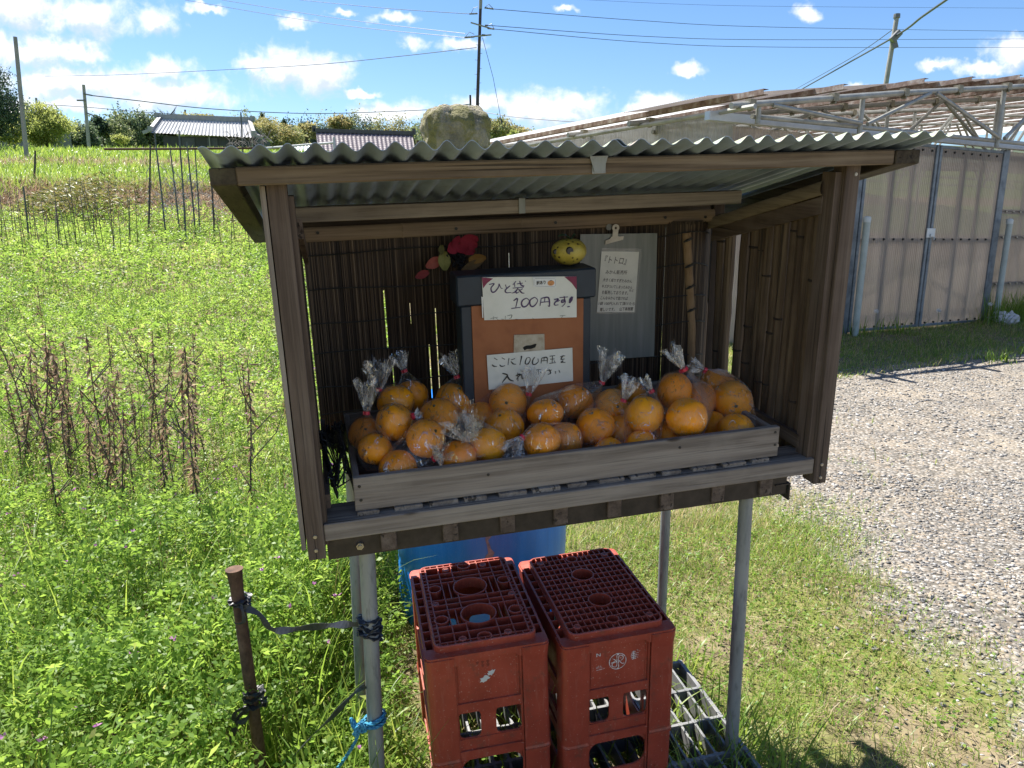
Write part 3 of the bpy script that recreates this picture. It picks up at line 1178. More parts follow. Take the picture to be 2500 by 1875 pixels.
notice = empty('paper_notice', slocal((0, 0, 0)), 'handwritten paper notice in a plastic sleeve on the clear board', 'notice')
sheet('paper', [wb(248, 968), wb(648, 968), wb(697, 326), wb(298, 320)], .5285, PAPER, notice)
FILMF, kk = newmat('sleeve_film')
fr0 = kk.n('ShaderNodeLayerWeight')
fr0.inputs[0].default_value = .5
fr_ = kk.math('ADD', .04, kk.math('MULTIPLY', kk.math('POWER', fr0.outputs['Facing'], 4.0), .7))
ts = kk.n('ShaderNodeBsdfTransparent')
gs = kk.n('ShaderNodeBsdfGlossy')
gs.inputs['Roughness'].default_value = .18
mx_ = kk.n('ShaderNodeMixShader')
kk.l(fr_, mx_.inputs[0])
kk.l(ts.outputs[0], mx_.inputs[1])
kk.l(gs.outputs[0], mx_.inputs[2])
oo = kk.n('ShaderNodeOutputMaterial')
kk.l(mx_.outputs[0], oo.inputs[0])
sheet('sleeve', [wb(240, 985), wb(660, 980), wb(725, 290), wb(298, 285)], .5268, FILMF, notice, .0004)


def nline(s, ax, ay, bx, by, h, m_=INKB, sh=.12):
    x0, z0 = wb(ax, ay)
    x1, z1 = wb(bx, by)
    hh = h * 380 / 1659 * .00098
    zc = (z0 + z1) / 2
    lettering(s, x0, x1, zc - hh / 2, zc + hh / 2, .5279, m_, notice, sh, math.atan2(z1 - z0, x1 - x0), bold=.00022)


nline('『トトロ』', 330, 405, 565, 425, 95)
nline('みかん販売所', 340, 540, 570, 545, 52)
nline('大きく成りすぎたみかん', 310, 622, 622, 640, 44)
nline('キズがついてしまったみかん', 300, 690, 625, 705, 42)
nline('を販売しております。', 300, 755, 580, 765, 48)
nline('など', 590, 735, 640, 738, 30)
nline('こんなみかんで宜ければ', 285, 815, 578, 822, 42)
nline('1袋 100円入れて頂けたら', 265, 875, 650, 878, 42)
nline('嬉しいです。　山下果樹園', 278, 940, 632, 932, 46)
part('film_fold', FILMF, card, ((.452, .286, .5205), (.698, .330, .5212)), bevel=0)

# branch leaning at the back right
br = empty('cut_branch', slocal((0, 0, 0)), 'pale cut branch with knotty rings standing upright before the reed blind', 'branch')
b = MB()
pts, rs = [], []
for py in range(0, 13):
    t = py / 12
    x, z = wb(1205 + 55 * t, 122 + 1020 * t, .50)
    pts.append((x, .50, z))
    rs.append(.0125 - .001 * t + .0008 * math.sin(py * 2.3))
pts.append((pts[-1][0] + .006, .50, .09))
rs.append(.011)
b.tube(pts, rs, 10)
b.build('stem', mat('pale_bark', [(.16, .09, .045), (.26, .165, .085), (.32, .21, .12)], .8, 0, 40, (1, 1, .3), .001), br, smooth=True)
b = MB()
for py in (205, 480, 705, 950):
    x, z = wb(1215 + (py - 122) * .05, py, .49)
    b.tube([(x - .014, .488, z - .004), (x - .004, .485, z + .001), (x + .014, .488, z + .005)], [.002, .0045, .002], 6)
    b.tube([(x + .002, .487, z), (x + .006, .482, z + .010)], [.003, .0012], 5)
b.build('knot', M['black_iron'], br)
# ------------------------------------------------------------------ ornament on the lid and artificial flowers
def icos(sub, r=1.0):
    bm = bmesh.new()
    bmesh.ops.create_icosphere(bm, subdivisions=sub, radius=r)
    v = [tuple(x.co) for x in bm.verts]
    f = [[y.index for y in x.verts] for x in bm.faces]
    bm.free()
    return v, f


orn = empty('fruit_ornament', slocal((.696, .355, .5285)), 'yellow speckled fruit shaped ornament with a dark hole and green leaf on the coin box', 'ornament')
v, f = icos(4)
b = MB()
vv = []
for x, y, z in v:
    s = 1 + .04 * mnoise.noise(Vector((x * 2, y * 2, z * 2)))
    vv.append((.045 * x * s, .040 * y * s, .035 + .035 * z * s - .004 * max(0, z) ** 4))
b.add(vv, f)
mt, kk = newmat('speckled_yellow_glaze')
t_ = kk.n('ShaderNodeTexCoord')
vo = kk.n('ShaderNodeTexVoronoi')
vo.inputs['Scale'].default_value = 75
kk.l(t_.outputs['Object'], vo.inputs['Vector'])
n_ = kk.noise(t_.outputs['Object'], 28, 4, .6)
c_ = kk.ramp(n_, [(.3, (.30, .22, .03)), (.6, (.50, .40, .07)), (.8, (.38, .25, .08))])
c_ = kk.mix(kk.smooth(vo.outputs['Distance'], .30, .16), c_, (.05, .035, .012))
p_ = kk.n('ShaderNodeBsdfPrincipled')
kk.l(c_, p_.inputs['Base Color'])
p_.inputs['Roughness'].default_value = .4
finish(kk, p_)
b.build('body', mt, orn, smooth=True, sharp=0)
b = MB()
for (x, z, r) in ((-.010, .040, .0105), (-.040, .037, .007)):
    y = -.040 * math.sqrt(max(.02, 1 - (x / .045) ** 2 - ((z - .035) / .035) ** 2))
    b.tube([(x, y + .004, z), (x, y - .0012, z)], [r, r * .8], 14)
b.build('hole', mat('hole_dark', [(.01, .01, .012), (.03, .03, .035)], .3), orn, smooth=True)
LEAFG = mat('glazed_dark_leaf', [(.012, .045, .02), (.03, .08, .04)], .35, 0, 40)
for (ax, ay, sz) in ((-.030, -.01, 1.0), (.012, -.012, .8)):
    b = MB()
    vs, fs = [], []
    for i in range(7):
        t = i / 6
        ww = .011 * sz * math.sin(math.pi * (t * .92 + .04))
        for s in (-1, 0, 1):
            vs.append((ax * t * 1.1 + .002, ay + s * ww, .068 + .012 * math.sin(t * 2.4) - (.003 if s else 0)))
    for i in range(6):
        for s in (0, 1):
            a = i * 3 + s
            fs.append((a, a + 1, a + 4, a + 3))
    b.add(vs, fs)
    b.build('leaf', LEAFG, orn)


def petal_mb(b, base, d, L, W, up=(0, -1, 0), curl=.3):
    d = Vector(d).normalized()
    n = Vector(up)
    s = d.cross(n).normalized()
    n = s.cross(d)
    vs, fs = [], []
    for i in range(6):
        t = i / 5
        w = W * math.sin(math.pi * (t * .78 + .12)) / 2
        for j in (-1, 0, 1):
            p = Vector(base) + d * L * t + s * w * j + n * (curl * L * t * t * .5 - (0 if j else .004))
            vs.append(p)
    for i in range(5):
        for j in (0, 1):
            a = i * 3 + j
            fs.append((a, a + 1, a + 4, a + 3))
    b.add(vs, fs)


fl = empty('artificial_flower', slocal((0, 0, 0)), 'faded artificial red flower with pink and yellow leaves pinned on the reed blind', 'flower')


def wf(px, py, y=.53):
    """close-up (2212 px wide from x=1000,y=550, 700 px) -> stand plane y"""
    X, Y = 1000 + px * 700 / 2212, 550 + py * 450 / 1422
    d = ray(X, Y)
    o = MSI @ CAM
    dd = MSI.to_3x3() @ d
    t = (y - o.y) / dd.y
    r = o + dd * t
    return Vector((r.x, y, r.z))


RED = mat('faded_red_cloth', [(.20, .01, .025), (.34, .02, .045)], .8, 0, 30)
b = MB()
c0 = wf(385, 140, .515)
for tx, ty in ((530, 95), (525, 150), (500, 215), (430, 215), (290, 205), (330, 110)):
    e = wf(tx, ty, .50)
    petal_mb(b, c0, e - c0, (e - c0).length, .034)
b.build('petals', RED, fl)
for (sx, sy, tx, ty, wd, col) in ((250, 260, 120, 320, .03, ((.30, .06, .045), (.42, .11, .08))), (150, 360, 40, 400, .022, ((.24, .035, .04), (.33, .06, .06))),
                                  (265, 200, 270, 350, .034, ((.20, .19, .05), (.30, .28, .09))), (455, 270, 590, 245, .026, ((.30, .14, .03), (.38, .2, .05))), (570, 270, 390, 350, .024, ((.14, .08, .03), (.2, .12, .05))), (250, 150, 240, 230, .016, ((.13, .12, .04), (.2, .18, .06)))):
    b = MB()
    s, e = wf(sx, sy, .518), wf(tx, ty, .506)
    petal_mb(b, s, e - s, (e - s).length, wd)
    b.build('leaf', mat('cloth_leaf', list(col), .8, 0, 60), fl)
b = MB()
for i in range(40):
    q = wf(rnd.uniform(310, 450), rnd.uniform(200, 350), rnd.uniform(.512, .53))
    petal_mb(b, q, (rnd.uniform(-1, 1), rnd.uniform(-.5, .1), rnd.uniform(-1, 1)), .018, .008)
b.build('dark_foliage', mat('dark_cloth', [(.012, .012, .016), (.025, .022, .028)], .9), fl)

# ------------------------------------------------------------------ oranges and clear bags
mt, kk = newmat('orange_peel')
t_ = kk.n('ShaderNodeTexCoord')
oi = kk.n('ShaderNodeObjectInfo')
ov = kk.n('ShaderNodeVectorMath', operation='MULTIPLY_ADD')
kk.l(oi.outputs['Random'], ov.inputs[0])
ov.inputs[1].default_value = (9, 5, 7)
kk.l(t_.outputs['Object'], ov.inputs[2])
pn = kk.noise(ov.outputs[0], 24, 4, .55)
c_ = kk.ramp(pn, [(.28, (.90, .25, .003)), (.5, (.98, .335, .004)), (.74, (.98, .40, .010))])
hs = kk.n('ShaderNodeHueSaturation')
kk.l(kk.math('ADD', .492, kk.math('MULTIPLY', oi.outputs['Random'], .015)), hs.inputs['Hue'])
kk.l(kk.math('ADD', .93, kk.math('MULTIPLY', oi.outputs['Random'], .14)), hs.inputs['Value'])
kk.l(c_, hs.inputs['Color'])
vo = kk.n('ShaderNodeTexVoronoi')
vo.inputs['Scale'].default_value = 60
kk.l(ov.outputs[0], vo.inputs['Vector'])
sp = kk.math('MULTIPLY', kk.smooth(vo.outputs['Distance'], .16, .06), kk.smooth(kk.noise(ov.outputs[0], 30, 2), .55, .62))
c_ = kk.mix(kk.math('MULTIPLY', sp, .85), hs.outputs[0], (.09, .04, .012))
p_ = kk.n('ShaderNodeBsdfPrincipled')
kk.l(c_, p_.inputs['Base Color'])
p_.inputs['Roughness'].default_value = .42
p_.inputs['Subsurface Weight'].default_value = .0
p_.inputs['Subsurface Radius'].default_value = (.012, .004, .001)
po = kk.n('ShaderNodeTexVoronoi')
po.inputs['Scale'].default_value = 520
kk.l(t_.outputs['Object'], po.inputs['Vector'])
finish(kk, p_, po.outputs['Distance'], .0006, .4)
PEEL = mt
STEMM = mat('dry_stem_end', [(.05, .05, .02), (.10, .09, .04)], .8, 0, 200)


def film(name, haze, white):
    mt, k = newmat(name)
    fr = k.n('ShaderNodeLayerWeight')
    fr.inputs[0].default_value = .5
    t = k.n('ShaderNodeTexCoord')
    cr = k.noise(k.scaled(t.outputs['Object'], (1, 1, .5)), 48, 3, .6, 2.0)
    vz = k.n('ShaderNodeTexVoronoi')
    vz.inputs['Scale'].default_value = 42
    k.l(k.scaled(t.outputs['Object'], (1, 1, .45)), vz.inputs['Vector'])
    cr = k.math('ADD', cr, k.math('MULTIPLY', vz.outputs['Distance'], .55))
    bp = k.n('ShaderNodeBump')
    bp.inputs['Strength'].default_value = .8
    bp.inputs['Distance'].default_value = .003
    k.l(cr, bp.inputs['Height'])
    tsp = k.n('ShaderNodeBsdfTransparent')
    tsp.inputs[0].default_value = (.99, .99, .99, 1)
    gl = k.n('ShaderNodeBsdfGlossy')
    gl.inputs['Roughness'].default_value = .05
    k.l(bp.outputs[0], gl.inputs['Normal'])
    df = k.n('ShaderNodeBsdfDiffuse')
    df.inputs[0].default_value = (white, white, white, 1)
    m0 = k.n('ShaderNodeMixShader')
    crs = k.math('MULTIPLY', k.smooth(cr, .75, 1.0), haze)
    rdg0 = k.math('ABSOLUTE', k.math('SUBTRACT', k.noise(k.scaled(t.outputs['Object'], (1, 1, .4)), 30, 2, .5, 2.0), .5))
    crs = k.math('ADD', crs, k.math('MULTIPLY', k.smooth(rdg0, .018, .003), .15))
    crs = k.math('ADD', crs, k.math('MULTIPLY', k.math('POWER', fr.outputs['Facing'], 3.5), .28), True)  # whitened at folds and glancing angles, the film's pale sheen put into colour
    k.l(crs, m0.inputs[0])
    k.l(tsp.outputs[0], m0.inputs[1])
    k.l(df.outputs[0], m0.inputs[2])
    m1 = k.n('ShaderNodeMixShader')
    streak = k.smooth(k.noise(k.scaled(t.outputs['Object'], (1, 1, .4)), 34, 4, .55, 2.5), .585, .63)
    rdg = k.math('ABSOLUTE', k.math('SUBTRACT', k.noise(k.scaled(t.outputs['Object'], (1, 1, .45)), 26, 2, .5, 1.5), .5))
    fold = k.math('MULTIPLY', k.smooth(rdg, .016, .002), k.smooth(k.noise(t.outputs['Object'], 22, 2), .5, .6))
    streak = k.math('ADD', streak, k.math('MULTIPLY', fold, 2.2))  # extra-glossy streaks and folds put in as the film's bright highlights
    k.l(k.math('ADD', k.math('ADD', .03, k.math('MULTIPLY', streak, .34)), k.math('MULTIPLY', k.math('POWER', fr.outputs['Facing'], 4.0), .8), True), m1.inputs[0])
    k.l(m0.outputs[0], m1.inputs[1])
    k.l(gl.outputs[0], m1.inputs[2])
    oo = k.n('ShaderNodeOutputMaterial')
    k.l(m1.outputs[0], oo.inputs[0])
    return mt


FILM = film('clear_bag_film', .03, .7)
TAIL = film('gathered_bag_film', .24, .8)
TAPE = mat('red_tape', [(.42, .010, .035), (.55, .02, .05)], .4, 0, 40)

OR = [(0.163, 0.14, 0.173, 0.038, 1), (0.148, 0.255, 0.170, 0.037, 1), (0.214, 0.19, 0.216, 0.0411, 5), (0.23, 0.29, 0.229, 0.0413, 2), (0.28, 0.38, 0.211, 0.0393, 3), (0.381, 0.33, 0.206, 0.0446, 4), (0.323, 0.23, 0.201, 0.0442, 7), (0.276, 0.12, 0.193, 0.0417, 6), (0.207, 0.092, 0.135, 0.042, 6), (0.345, 0.09, 0.147, 0.0381, 7), (0.42, 0.11, 0.161, 0.0396, 7), (0.48, 0.2, 0.169, 0.0435, 9), (0.51, 0.28, 0.204, 0.0442, 9), (0.442, 0.3, 0.162, 0.0396, 9), (0.651, 0.36, 0.209, 0.0435, 10), (0.584, 0.2, 0.191, 0.0411, 11), (0.69, 0.28, 0.185, 0.0444, 11), (0.542, 0.092, 0.164, 0.0416, 8), (0.616, 0.14, 0.142, 0.0395, 8), (0.699, 0.16, 0.16, 0.0432, 12), (0.779, 0.255, 0.172, 0.0423, 12), (0.705, 0.089, 0.114, 0.0392, 12), (0.784, 0.191, 0.125, 0.0411, 12), (0.822, 0.144, 0.181, 0.0449, 13), (0.792, 0.09, 0.119, 0.0398, 13), (0.865, 0.33, 0.168, 0.0426, 16), (0.929, 0.2, 0.214, 0.0456, 14), (0.912, 0.098, 0.179, 0.048, 14), (0.883, 0.142, 0.115, 0.0396, 14), (1.026, 0.251, 0.166, 0.0439, 14), (1.034, 0.189, 0.105, 0.0419, 15), (1.111, 0.309, 0.177, 0.0453, 15), (1.108, 0.22, 0.165, 0.0485, 15), (1.058, 0.111, 0.12, 0.0453, 15)]
OLAB = ['large low orange at the left end of the tray beside the corner post', 'small orange mostly hidden behind the leftmost bag in the tray', 'big orange under crumpled film with a red tie on its right',
        'orange in the bag with a wide ruffled tail at the left back of the tray', 'shaded orange below the leftmost tall tied bag against the blind', 'orange in the tall pointed bag just left of the coin box',
        'yellowish orange lying behind the front bag left of the coin box', 'shiny upright orange in the front bag with a striped red tie', 'lowest orange at the front left cut by the tray board',
        'yellow orange under the whitest crumpled film by the front board', 'wide orange lying beside the crumpled white film at the front board', 'orange below the taller one under the white instruction card',
        'round orange standing directly in front of the left half of the instruction card', 'small orange peeping out dimly below the left edge of the coin box', 'orange topped by a sideways red tie in front of the instruction card',
        'orange with a spread star of film highlights right of the instruction card', 'orange with a dark stem end below the right edge of the coin box', 'front orange with a vertical film fold next to a red tie at the tray board', 'orange at the right of the pair lying low in the middle front',
        'orange with a small brown scar in the middle of the right half', 'orange right above the brown scarred one near the middle of the tray', 'low orange just showing above the board below the brown scarred one', 'shaded orange squeezed between two upright bags right of centre',
        'smooth round orange under a standing red tie right of the middle', 'cut off low orange under the smooth round one at the board', 'faint orange behind the thin white film tail right of centre', 'upper speckled orange under the broad flat red tie',
        'largest rough skinned orange at the right front of the tray', 'shaded low orange left of the largest rough one', 'dim orange behind the two speckled ones in the tied bag', 'dark orange low between the largest one and the rightmost bag',
        'top orange of the rightmost bag by the bamboo canes', 'middle orange of the rightmost bag with a square film highlight', 'lowest orange of the rightmost bag above the end of the tray board']
isv, isf = icos(4)
BAGS = {}
omesh = []
for vi in range(5):
    b = MB()
    sq = .84 + .04 * vi
    vv = []
    for x, y, z in isv:
        s = 1 + .075 * mnoise.noise(Vector((x * 1.5 + vi * 7, y * 1.5, z * 1.5))) + .022 * mnoise.noise(Vector((x * 6 + vi, y * 6, z * 6)))
        zz = z * sq
        if z > .93:
            zz -= (z - .93) * .55
        if z < -.95:
            zz += (-.95 - z) * .7
        vv.append((x * s, y * s, zz * s))
    b.add(vv, isf)
    omesh.append(b.mesh('orange', PEEL, True))
b = MB()
b.lathe([(.001, .02), (.05, .02), (.075, -.01), (.09, -.05)], 8)
smesh = b.mesh('stem_end', STEMM, True)
OR = [(u, w, v_, r * 1.07, bag) for (u, w, v_, r, bag) in OR]
for i, (u, w, v_, r, bag) in enumerate(OR):
    e = Matrix.Rotation(rnd.uniform(0, 6.28), 4, 'Z') @ Matrix.Rotation(rnd.choice((.9, 1.6, 2.2, .5, 1.3)), 4, 'X') @ Matrix.Rotation(rnd.uniform(0, 6.28), 4, 'Z')
    o = link('orange', omesh[i % 5])
    o.matrix_world = slocal((u, w, v_)) @ e @ Matrix.Scale(r, 4)
    tag(o, OLAB[i], 'orange', 'bagged oranges in the tray')
    so_ = link('stem_end', smesh, o, Matrix.Translation((0, 0, .86 + .028 * (i % 5))))
    BAGS.setdefault(bag, []).append((Vector((u, w, v_)), r))

# bag: tie point, tail tip, label
BD = {1: ((.154, .185, .246), (895, 940), .018, 'clear bag at the left end of the tray with an upright crumpled tail'),
      2: ((.194, .29, .266), (922, 890), .030, 'clear bag with a wide ruffled tail at the left back of the tray'),
      3: ((.266, .38, .281), (972, 868), .016, 'tall dim clear bag tied upright in front of the blind on the left'),
      4: ((.392, .33, .268), (1096, 872), .016, 'pointed clear bag standing just left of the coin box'),
      5: ((.255, .155, .236), (1024, 1012), .008, 'clear bag with its tie sideways over a big orange on the left'),
      6: ((.287, .062, .166), (1085, 1100), .020, 'front clear bag at the left with a striped red tie above the board'),
      7: ((.372, .068, .196), (1130, 1030), .034, 'crumpled white bag whose loose film bunches up at the front left'),
      8: ((.488, .070, .190), (1245, 1105), .020, 'low clear bag holding two oranges at the middle of the front board'),
      9: ((.557, .25, .229), (1303, 905), .020, 'clear bag with a fanned tail over the instruction card'),
      10: ((.684, .345, .238), (1412, 905), .018, 'clear bag with its red tie pointing right before the instruction card'),
      11: ((.747, .24, .243), (1492, 868), .024, 'clear bag with the tallest loose tail right of the coin box'),
      12: ((.775, .165, .216), (1540, 930), .014, 'clear bag of several oranges below the thin tail right of centre'),
      13: ((.846, .160, .236), (1574, 925), .006, 'clear bag with a standing red tie around one smooth orange'),
      16: ((.835, .30, .217), (1530, 925), .016, 'dim clear bag behind the others right of the middle'),
      14: ((.935, .170, .281), (1640, 855), .014, 'largest clear bag with a broad flat red tie right of the middle'),
      15: ((1.030, .235, .252), (1692, 893), .012, 'rightmost clear bag leaning against the bamboo canes')}


def splane(px, py, y):
    d = ray(px, py)
    o = MSI @ CAM
    dd = MSI.to_3x3() @ d
    t = (y - o.y) / dd.y
    return o + dd * t


i2v, i2f = icos(2)
for bid, (tie, tip, tr, lab) in BD.items():
    tie = Vector(tie)
    top = empty('orange_bag', slocal((0, 0, 0)), lab, 'plastic bag', 'bags of oranges in the tray')
    pts = []
    rg = random.Random(bid * 13)
    for c, r in BAGS[bid]:
        for x, y, z in i2v:
            rr = r * (1.03 + .05 * rg.random())
            pts.append(Vector((c.x + x * rr, max(.045, c.y + y * rr), c.z + z * rr)))
        for a in range(7):
            th = a * .9 + rg.random()
            pts.append(Vector((c.x + math.cos(th) * r * .75, max(.046, c.y + math.sin(th) * r * .75), max(.0895, c.z - r * 1.12))))
    if bid == 15:
        pts.append(Vector((1.105, .10, .165)))
        pts.append(Vector((1.103, .12, .135)))
    ax = (tie - sum((c for c, r in BAGS[bid]), Vector()) / len(BAGS[bid])).normalized()
    s1 = ax.orthogonal().normalized()
    s2 = ax.cross(s1)
    for a in range(8):
        pts.append(tie + (s1 * math.cos(a * .785) + s2 * math.sin(a * .785)) * .0055)
    bm = bmesh.new()
    for p in pts:
        bm.verts.new(p)
    r_ = bmesh.ops.convex_hull(bm, input=bm.verts[:])
    bmesh.ops.delete(bm, geom=list({g_ for g_ in r_['geom_interior'] + r_['geom_unused'] if isinstance(g_, bmesh.types.BMVert)}), context='VERTS')
    bmesh.ops.triangulate(bm, faces=bm.faces[:])
    bmesh.ops.subdivide_edges(bm, edges=bm.edges[:], cuts=2, use_grid_fill=True)
    # pleats running to the tie, dents where the film sinks between the fruit
    for vv in bm.verts:
        p = vv.co
        q = p - tie
        near = max(0, 1 - q.length / .09)
        th = math.atan2(q.dot(s2), q.dot(s1))
        dmin = min((p - c).length - r for c, r in BAGS[bid])
        n = mnoise.noise(p * 38 + Vector((bid, 0, 0)))
        n2 = mnoise.noise(p * 110 + Vector((0, bid, 0)))
        cen = min(BAGS[bid], key=lambda t: (p - t[0]).length - t[1])[0]
        inward = (cen - p).normalized()
        sink = min(max(0, dmin) * .30, .010) * (.2 + 1.1 * abs(n)) * (1 - near)
        vv.co = p + inward * (sink + .0011 * n2) + (s1 * math.cos(th) + s2 * math.sin(th)) * (.0022 * near * math.sin(th * 9))
        if vv.co.z < .0895:
            vv.co.z = .0895
        if vv.co.y < .0432:
            vv.co.y = .0432
    me = bpy.data.meshes.new('film')
    bm.to_mesh(me)
    bm.free()
    me.materials.append(FILM)
    link('film', me, top)
    # tape round the neck
    e = splane(tip[0], tip[1], tie.y - (.02 if bid in (6, 8, 7) else -.005))
    d = (e - tie)
    L = d.length
    d.normalize()
    if bid != 7:
        b = MB()
        wd = .011 if bid == 14 else .0068
        b.tube([tie - d * .004, tie + d * .004], [wd, wd * .92], 9)
        ss = d.cross(Vector((0, 1, 0))).normalized()
        b.box((-.0012, -.0018, -.004), (.0012, .0018, .004), Matrix.Translation(tie + ss * (wd + .001)) @ Matrix((ss, Vector((0, 1, 0)), d)).transposed().to_4x4())
        b.build('tape_tie', TAPE, top)
    # gathered tail: a pleated fan of film
    a1 = d.orthogonal().normalized()
    a2 = d.cross(a1)
    b = MB()
    for lay in range(2):
        nseg, nr = 34, 8
        vs, fs = [], []
        ph = rg.uniform(0, 6)
        for i in range(nr + 1):
            t = i / nr
            R = .0045 + 1.08 * tr * (t ** .8) * (1 - .35 * lay)
            for k_ in range(nseg):
                th = 2 * math.pi * k_ / nseg
                fold = 1 + .33 * math.sin(th * 7 + ph + lay) * t ** .5 + .2 * math.sin(th * 12 + ph * 2) * t
                jit = mnoise.noise(Vector((math.cos(th) * 3, math.sin(th) * 3, t * 5 + bid + lay * 9))) * .011 * t
                ll = L * t * (1 + .22 * math.sin(th * 3 + ph) * t)
                p = tie + d * (ll + jit) + (a1 * math.cos(th) + a2 * math.sin(th)) * (R * fold + jit * .6)
                vs.append(p)
        for i in range(nr):
            for k_ in range(nseg):
                k2 = (k_ + 1) % nseg
                fs.append((i * nseg + k_, i * nseg + k2, (i + 1) * nseg + k2, (i + 1) * nseg + k_))
        b.add(vs, fs)
    b.build('tail', TAIL, top)

# ------------------------------------------------------------------ stone on the roof
stone = empty('roof_stone', slocal((.390, .20, .772)), 'large mossy stone weighing down the corrugated roof', 'stone')
v, f = icos(5)
b = MB()
vv = []
for x, y, z in v:
    q = Vector((x, y, z))
    s = 1 + .10 * mnoise.noise(q * 1.3 + Vector((5, 2, 1))) + .09 * mnoise.noise(q * 3.2) + .045 * (.35 - abs(mnoise.noise(q * 4.5 + Vector((9, 2, 4))))) + .05 * (.3 - abs(mnoise.noise(q * 9))) + .03 * mnoise.noise(q * 18)
    e = 3.4
    k_ = (abs(x) ** e + abs(y) ** e + abs(z) ** e) ** (-1 / e)
    taper = 1.0 + .16 * z
    X, Y, Z = x * k_ * s, y * k_ * s, z * k_ * s
    if z > 0 and x < 0:
        Z *= 1 - .06 * abs(x)
    vv.append((X * .0665 * taper, Y * .075, .064 + Z * .067))
b.add(vv, f)
mt, kk = newmat('mossy_stone')
t_ = kk.n('ShaderNodeTexCoord')
a_ = kk.noise(t_.outputs['Object'], 16, 6, .65)
l_ = kk.noise(kk.scaled(t_.outputs['Object'], (1, 1, .5)), 26, 5, .7, .8)
f_ = kk.noise(t_.outputs['Object'], 130, 5, .7)
c_ = kk.ramp(a_, [(.3, (.11, .10, .065)), (.5, (.27, .245, .175)), (.7, (.44, .39, .30))])
c_ = kk.mix(kk.math('MULTIPLY', kk.smooth(l_, .43, .6), .75), c_, (.17, .165, .035))
c_ = kk.mix(kk.math('MULTIPLY', kk.smooth(f_, .5, .75), .5), c_, (.06, .06, .03))
p_ = kk.n('ShaderNodeBsdfPrincipled')
kk.l(c_, p_.inputs['Base Color'])
p_.inputs['Roughness'].default_value = .9
finish(kk, p_, kk.math('ADD', a_, kk.math('MULTIPLY', f_, .5)), .02, 1.0)
b.build('rock', mt, stone, smooth=True, sharp=0)
# ------------------------------------------------------------------ bottle crates, upside down
def plate(outline, holes, th, name='plate'):
    """flat plate with holes from 2D outlines (x,y), centred on z=0"""
    cu = bpy.data.curves.new(name, 'CURVE')
    cu.dimensions = '2D'
    cu.fill_mode = 'BOTH'
    cu.extrude = th / 2
    for pl in [outline] + holes:
        s = cu.splines.new('POLY')
        s.points.add(len(pl) - 1)
        for p, q in zip(s.points, pl):
            p.co = (q[0], q[1], 0, 1)
        s.use_cyclic_u = True
    o = bpy.data.objects.new(name, cu)
    COL.objects.link(o)
    bpy.context.view_layer.update()
    me = bpy.data.meshes.new_from_object(o.evaluated_get(bpy.context.evaluated_depsgraph_get()))
    bpy.data.objects.remove(o)
    bpy.data.curves.remove(cu)
    vs = [tuple(v.co) for v in me.vertices]
    fs = [list(p.vertices) for p in me.polygons]
    bpy.data.meshes.remove(me)
    return vs, fs


def rrect(x0, y0, x1, y1, r, n=5):
    out = []
    for cx, cy, a0 in ((x1 - r, y1 - r, 0), (x0 + r, y1 - r, 90), (x0 + r, y0 + r, 180), (x1 - r, y0 + r, 270)):
        for i in range(n + 1):
            a = math.radians(a0 + 90 * i / n)
            out.append((cx + r * math.cos(a), cy + r * math.sin(a)))
    return out


mt, kk = newmat('red_crate_plastic')
t_ = kk.n('ShaderNodeTexCoord')
a_ = kk.noise(t_.outputs['Object'], 11, 5, .6)
s_ = kk.noise(kk.scaled(t_.outputs['Object'], (1, 1, .15)), 120, 3, .6)
ge = kk.n('ShaderNodeNewGeometry')
sp_ = kk.n('ShaderNodeSeparateXYZ')
kk.l(ge.outputs['True Normal'], sp_.inputs[0])
c_ = kk.ramp(a_, [(.3, (.26, .040, .021)), (.55, (.345, .055, .029)), (.75, (.40, .080, .046))])
c_ = kk.mix(kk.math('MULTIPLY', kk.smooth(s_, .54, .72), .28), c_, (.42, .15, .10))
dirt_ = kk.noise(t_.outputs['Object'], 17, 6, .75)
c_ = kk.mix(kk.math('MULTIPLY', kk.smooth(dirt_, .54, .66), .5), c_, (.13, .055, .035))
spk_ = kk.noise(t_.outputs['Object'], 210, 2, .6)
c_ = kk.mix(kk.math('MULTIPLY', kk.smooth(spk_, .66, .72), .6), c_, (.52, .34, .27))
dust = kk.math('MULTIPLY', kk.smooth(sp_.outputs[2], .6, .95), kk.smooth(kk.noise(t_.outputs['Object'], 40, 5, .7), .4, .7))
c_ = kk.mix(kk.math('MULTIPLY', dust, .4), c_, (.30, .17, .13))
p_ = kk.n('ShaderNodeBsdfPrincipled')
kk.l(c_, p_.inputs['Base Color'])
p_.inputs['Roughness'].default_value = .42
finish(kk, p_, s_, .0004)
CRT = mt
FADE = mat('worn_white_print', [(.30, .13, .10), (.52, .43, .40), (.68, .63, .60)], .6, 0, 190, lo=.35, hi=.55)
STK = mat('torn_sticker', [(.5, .48, .44), (.62, .61, .57)], .7, 0, 90)
CW, CD, CH = .26, .375, .41


def clip_rib(b, axis, c, a0, a1, circles, w, z0, z1):
    """one straight rib at coordinate c along axis, cut where it meets the rings"""
    cuts = []
    for (cx, cy, r) in circles:
        d = (c - (cx if axis == 1 else cy))
        if abs(d) < r:
            h = math.sqrt(r * r - d * d)
            m_ = cy if axis == 1 else cx
            cuts.append((m_ - h, m_ + h))
    cuts.sort()
    s = a0
    segs = []
    for p, q in cuts:
        if p > s:
            segs.append((s, min(p, a1)))
        s = max(s, q)
    if s < a1:
        segs.append((s, a1))
    dz = .0004 if axis else 0
    for p, q in segs:
        if q - p < .002:
            continue
        if axis == 1:
            b.box((c - w / 2, p, z0), (c + w / 2, q, z1 - dz))
        else:
            b.box((p, c - w / 2, z0 + .0003), (q, c + w / 2, z1))


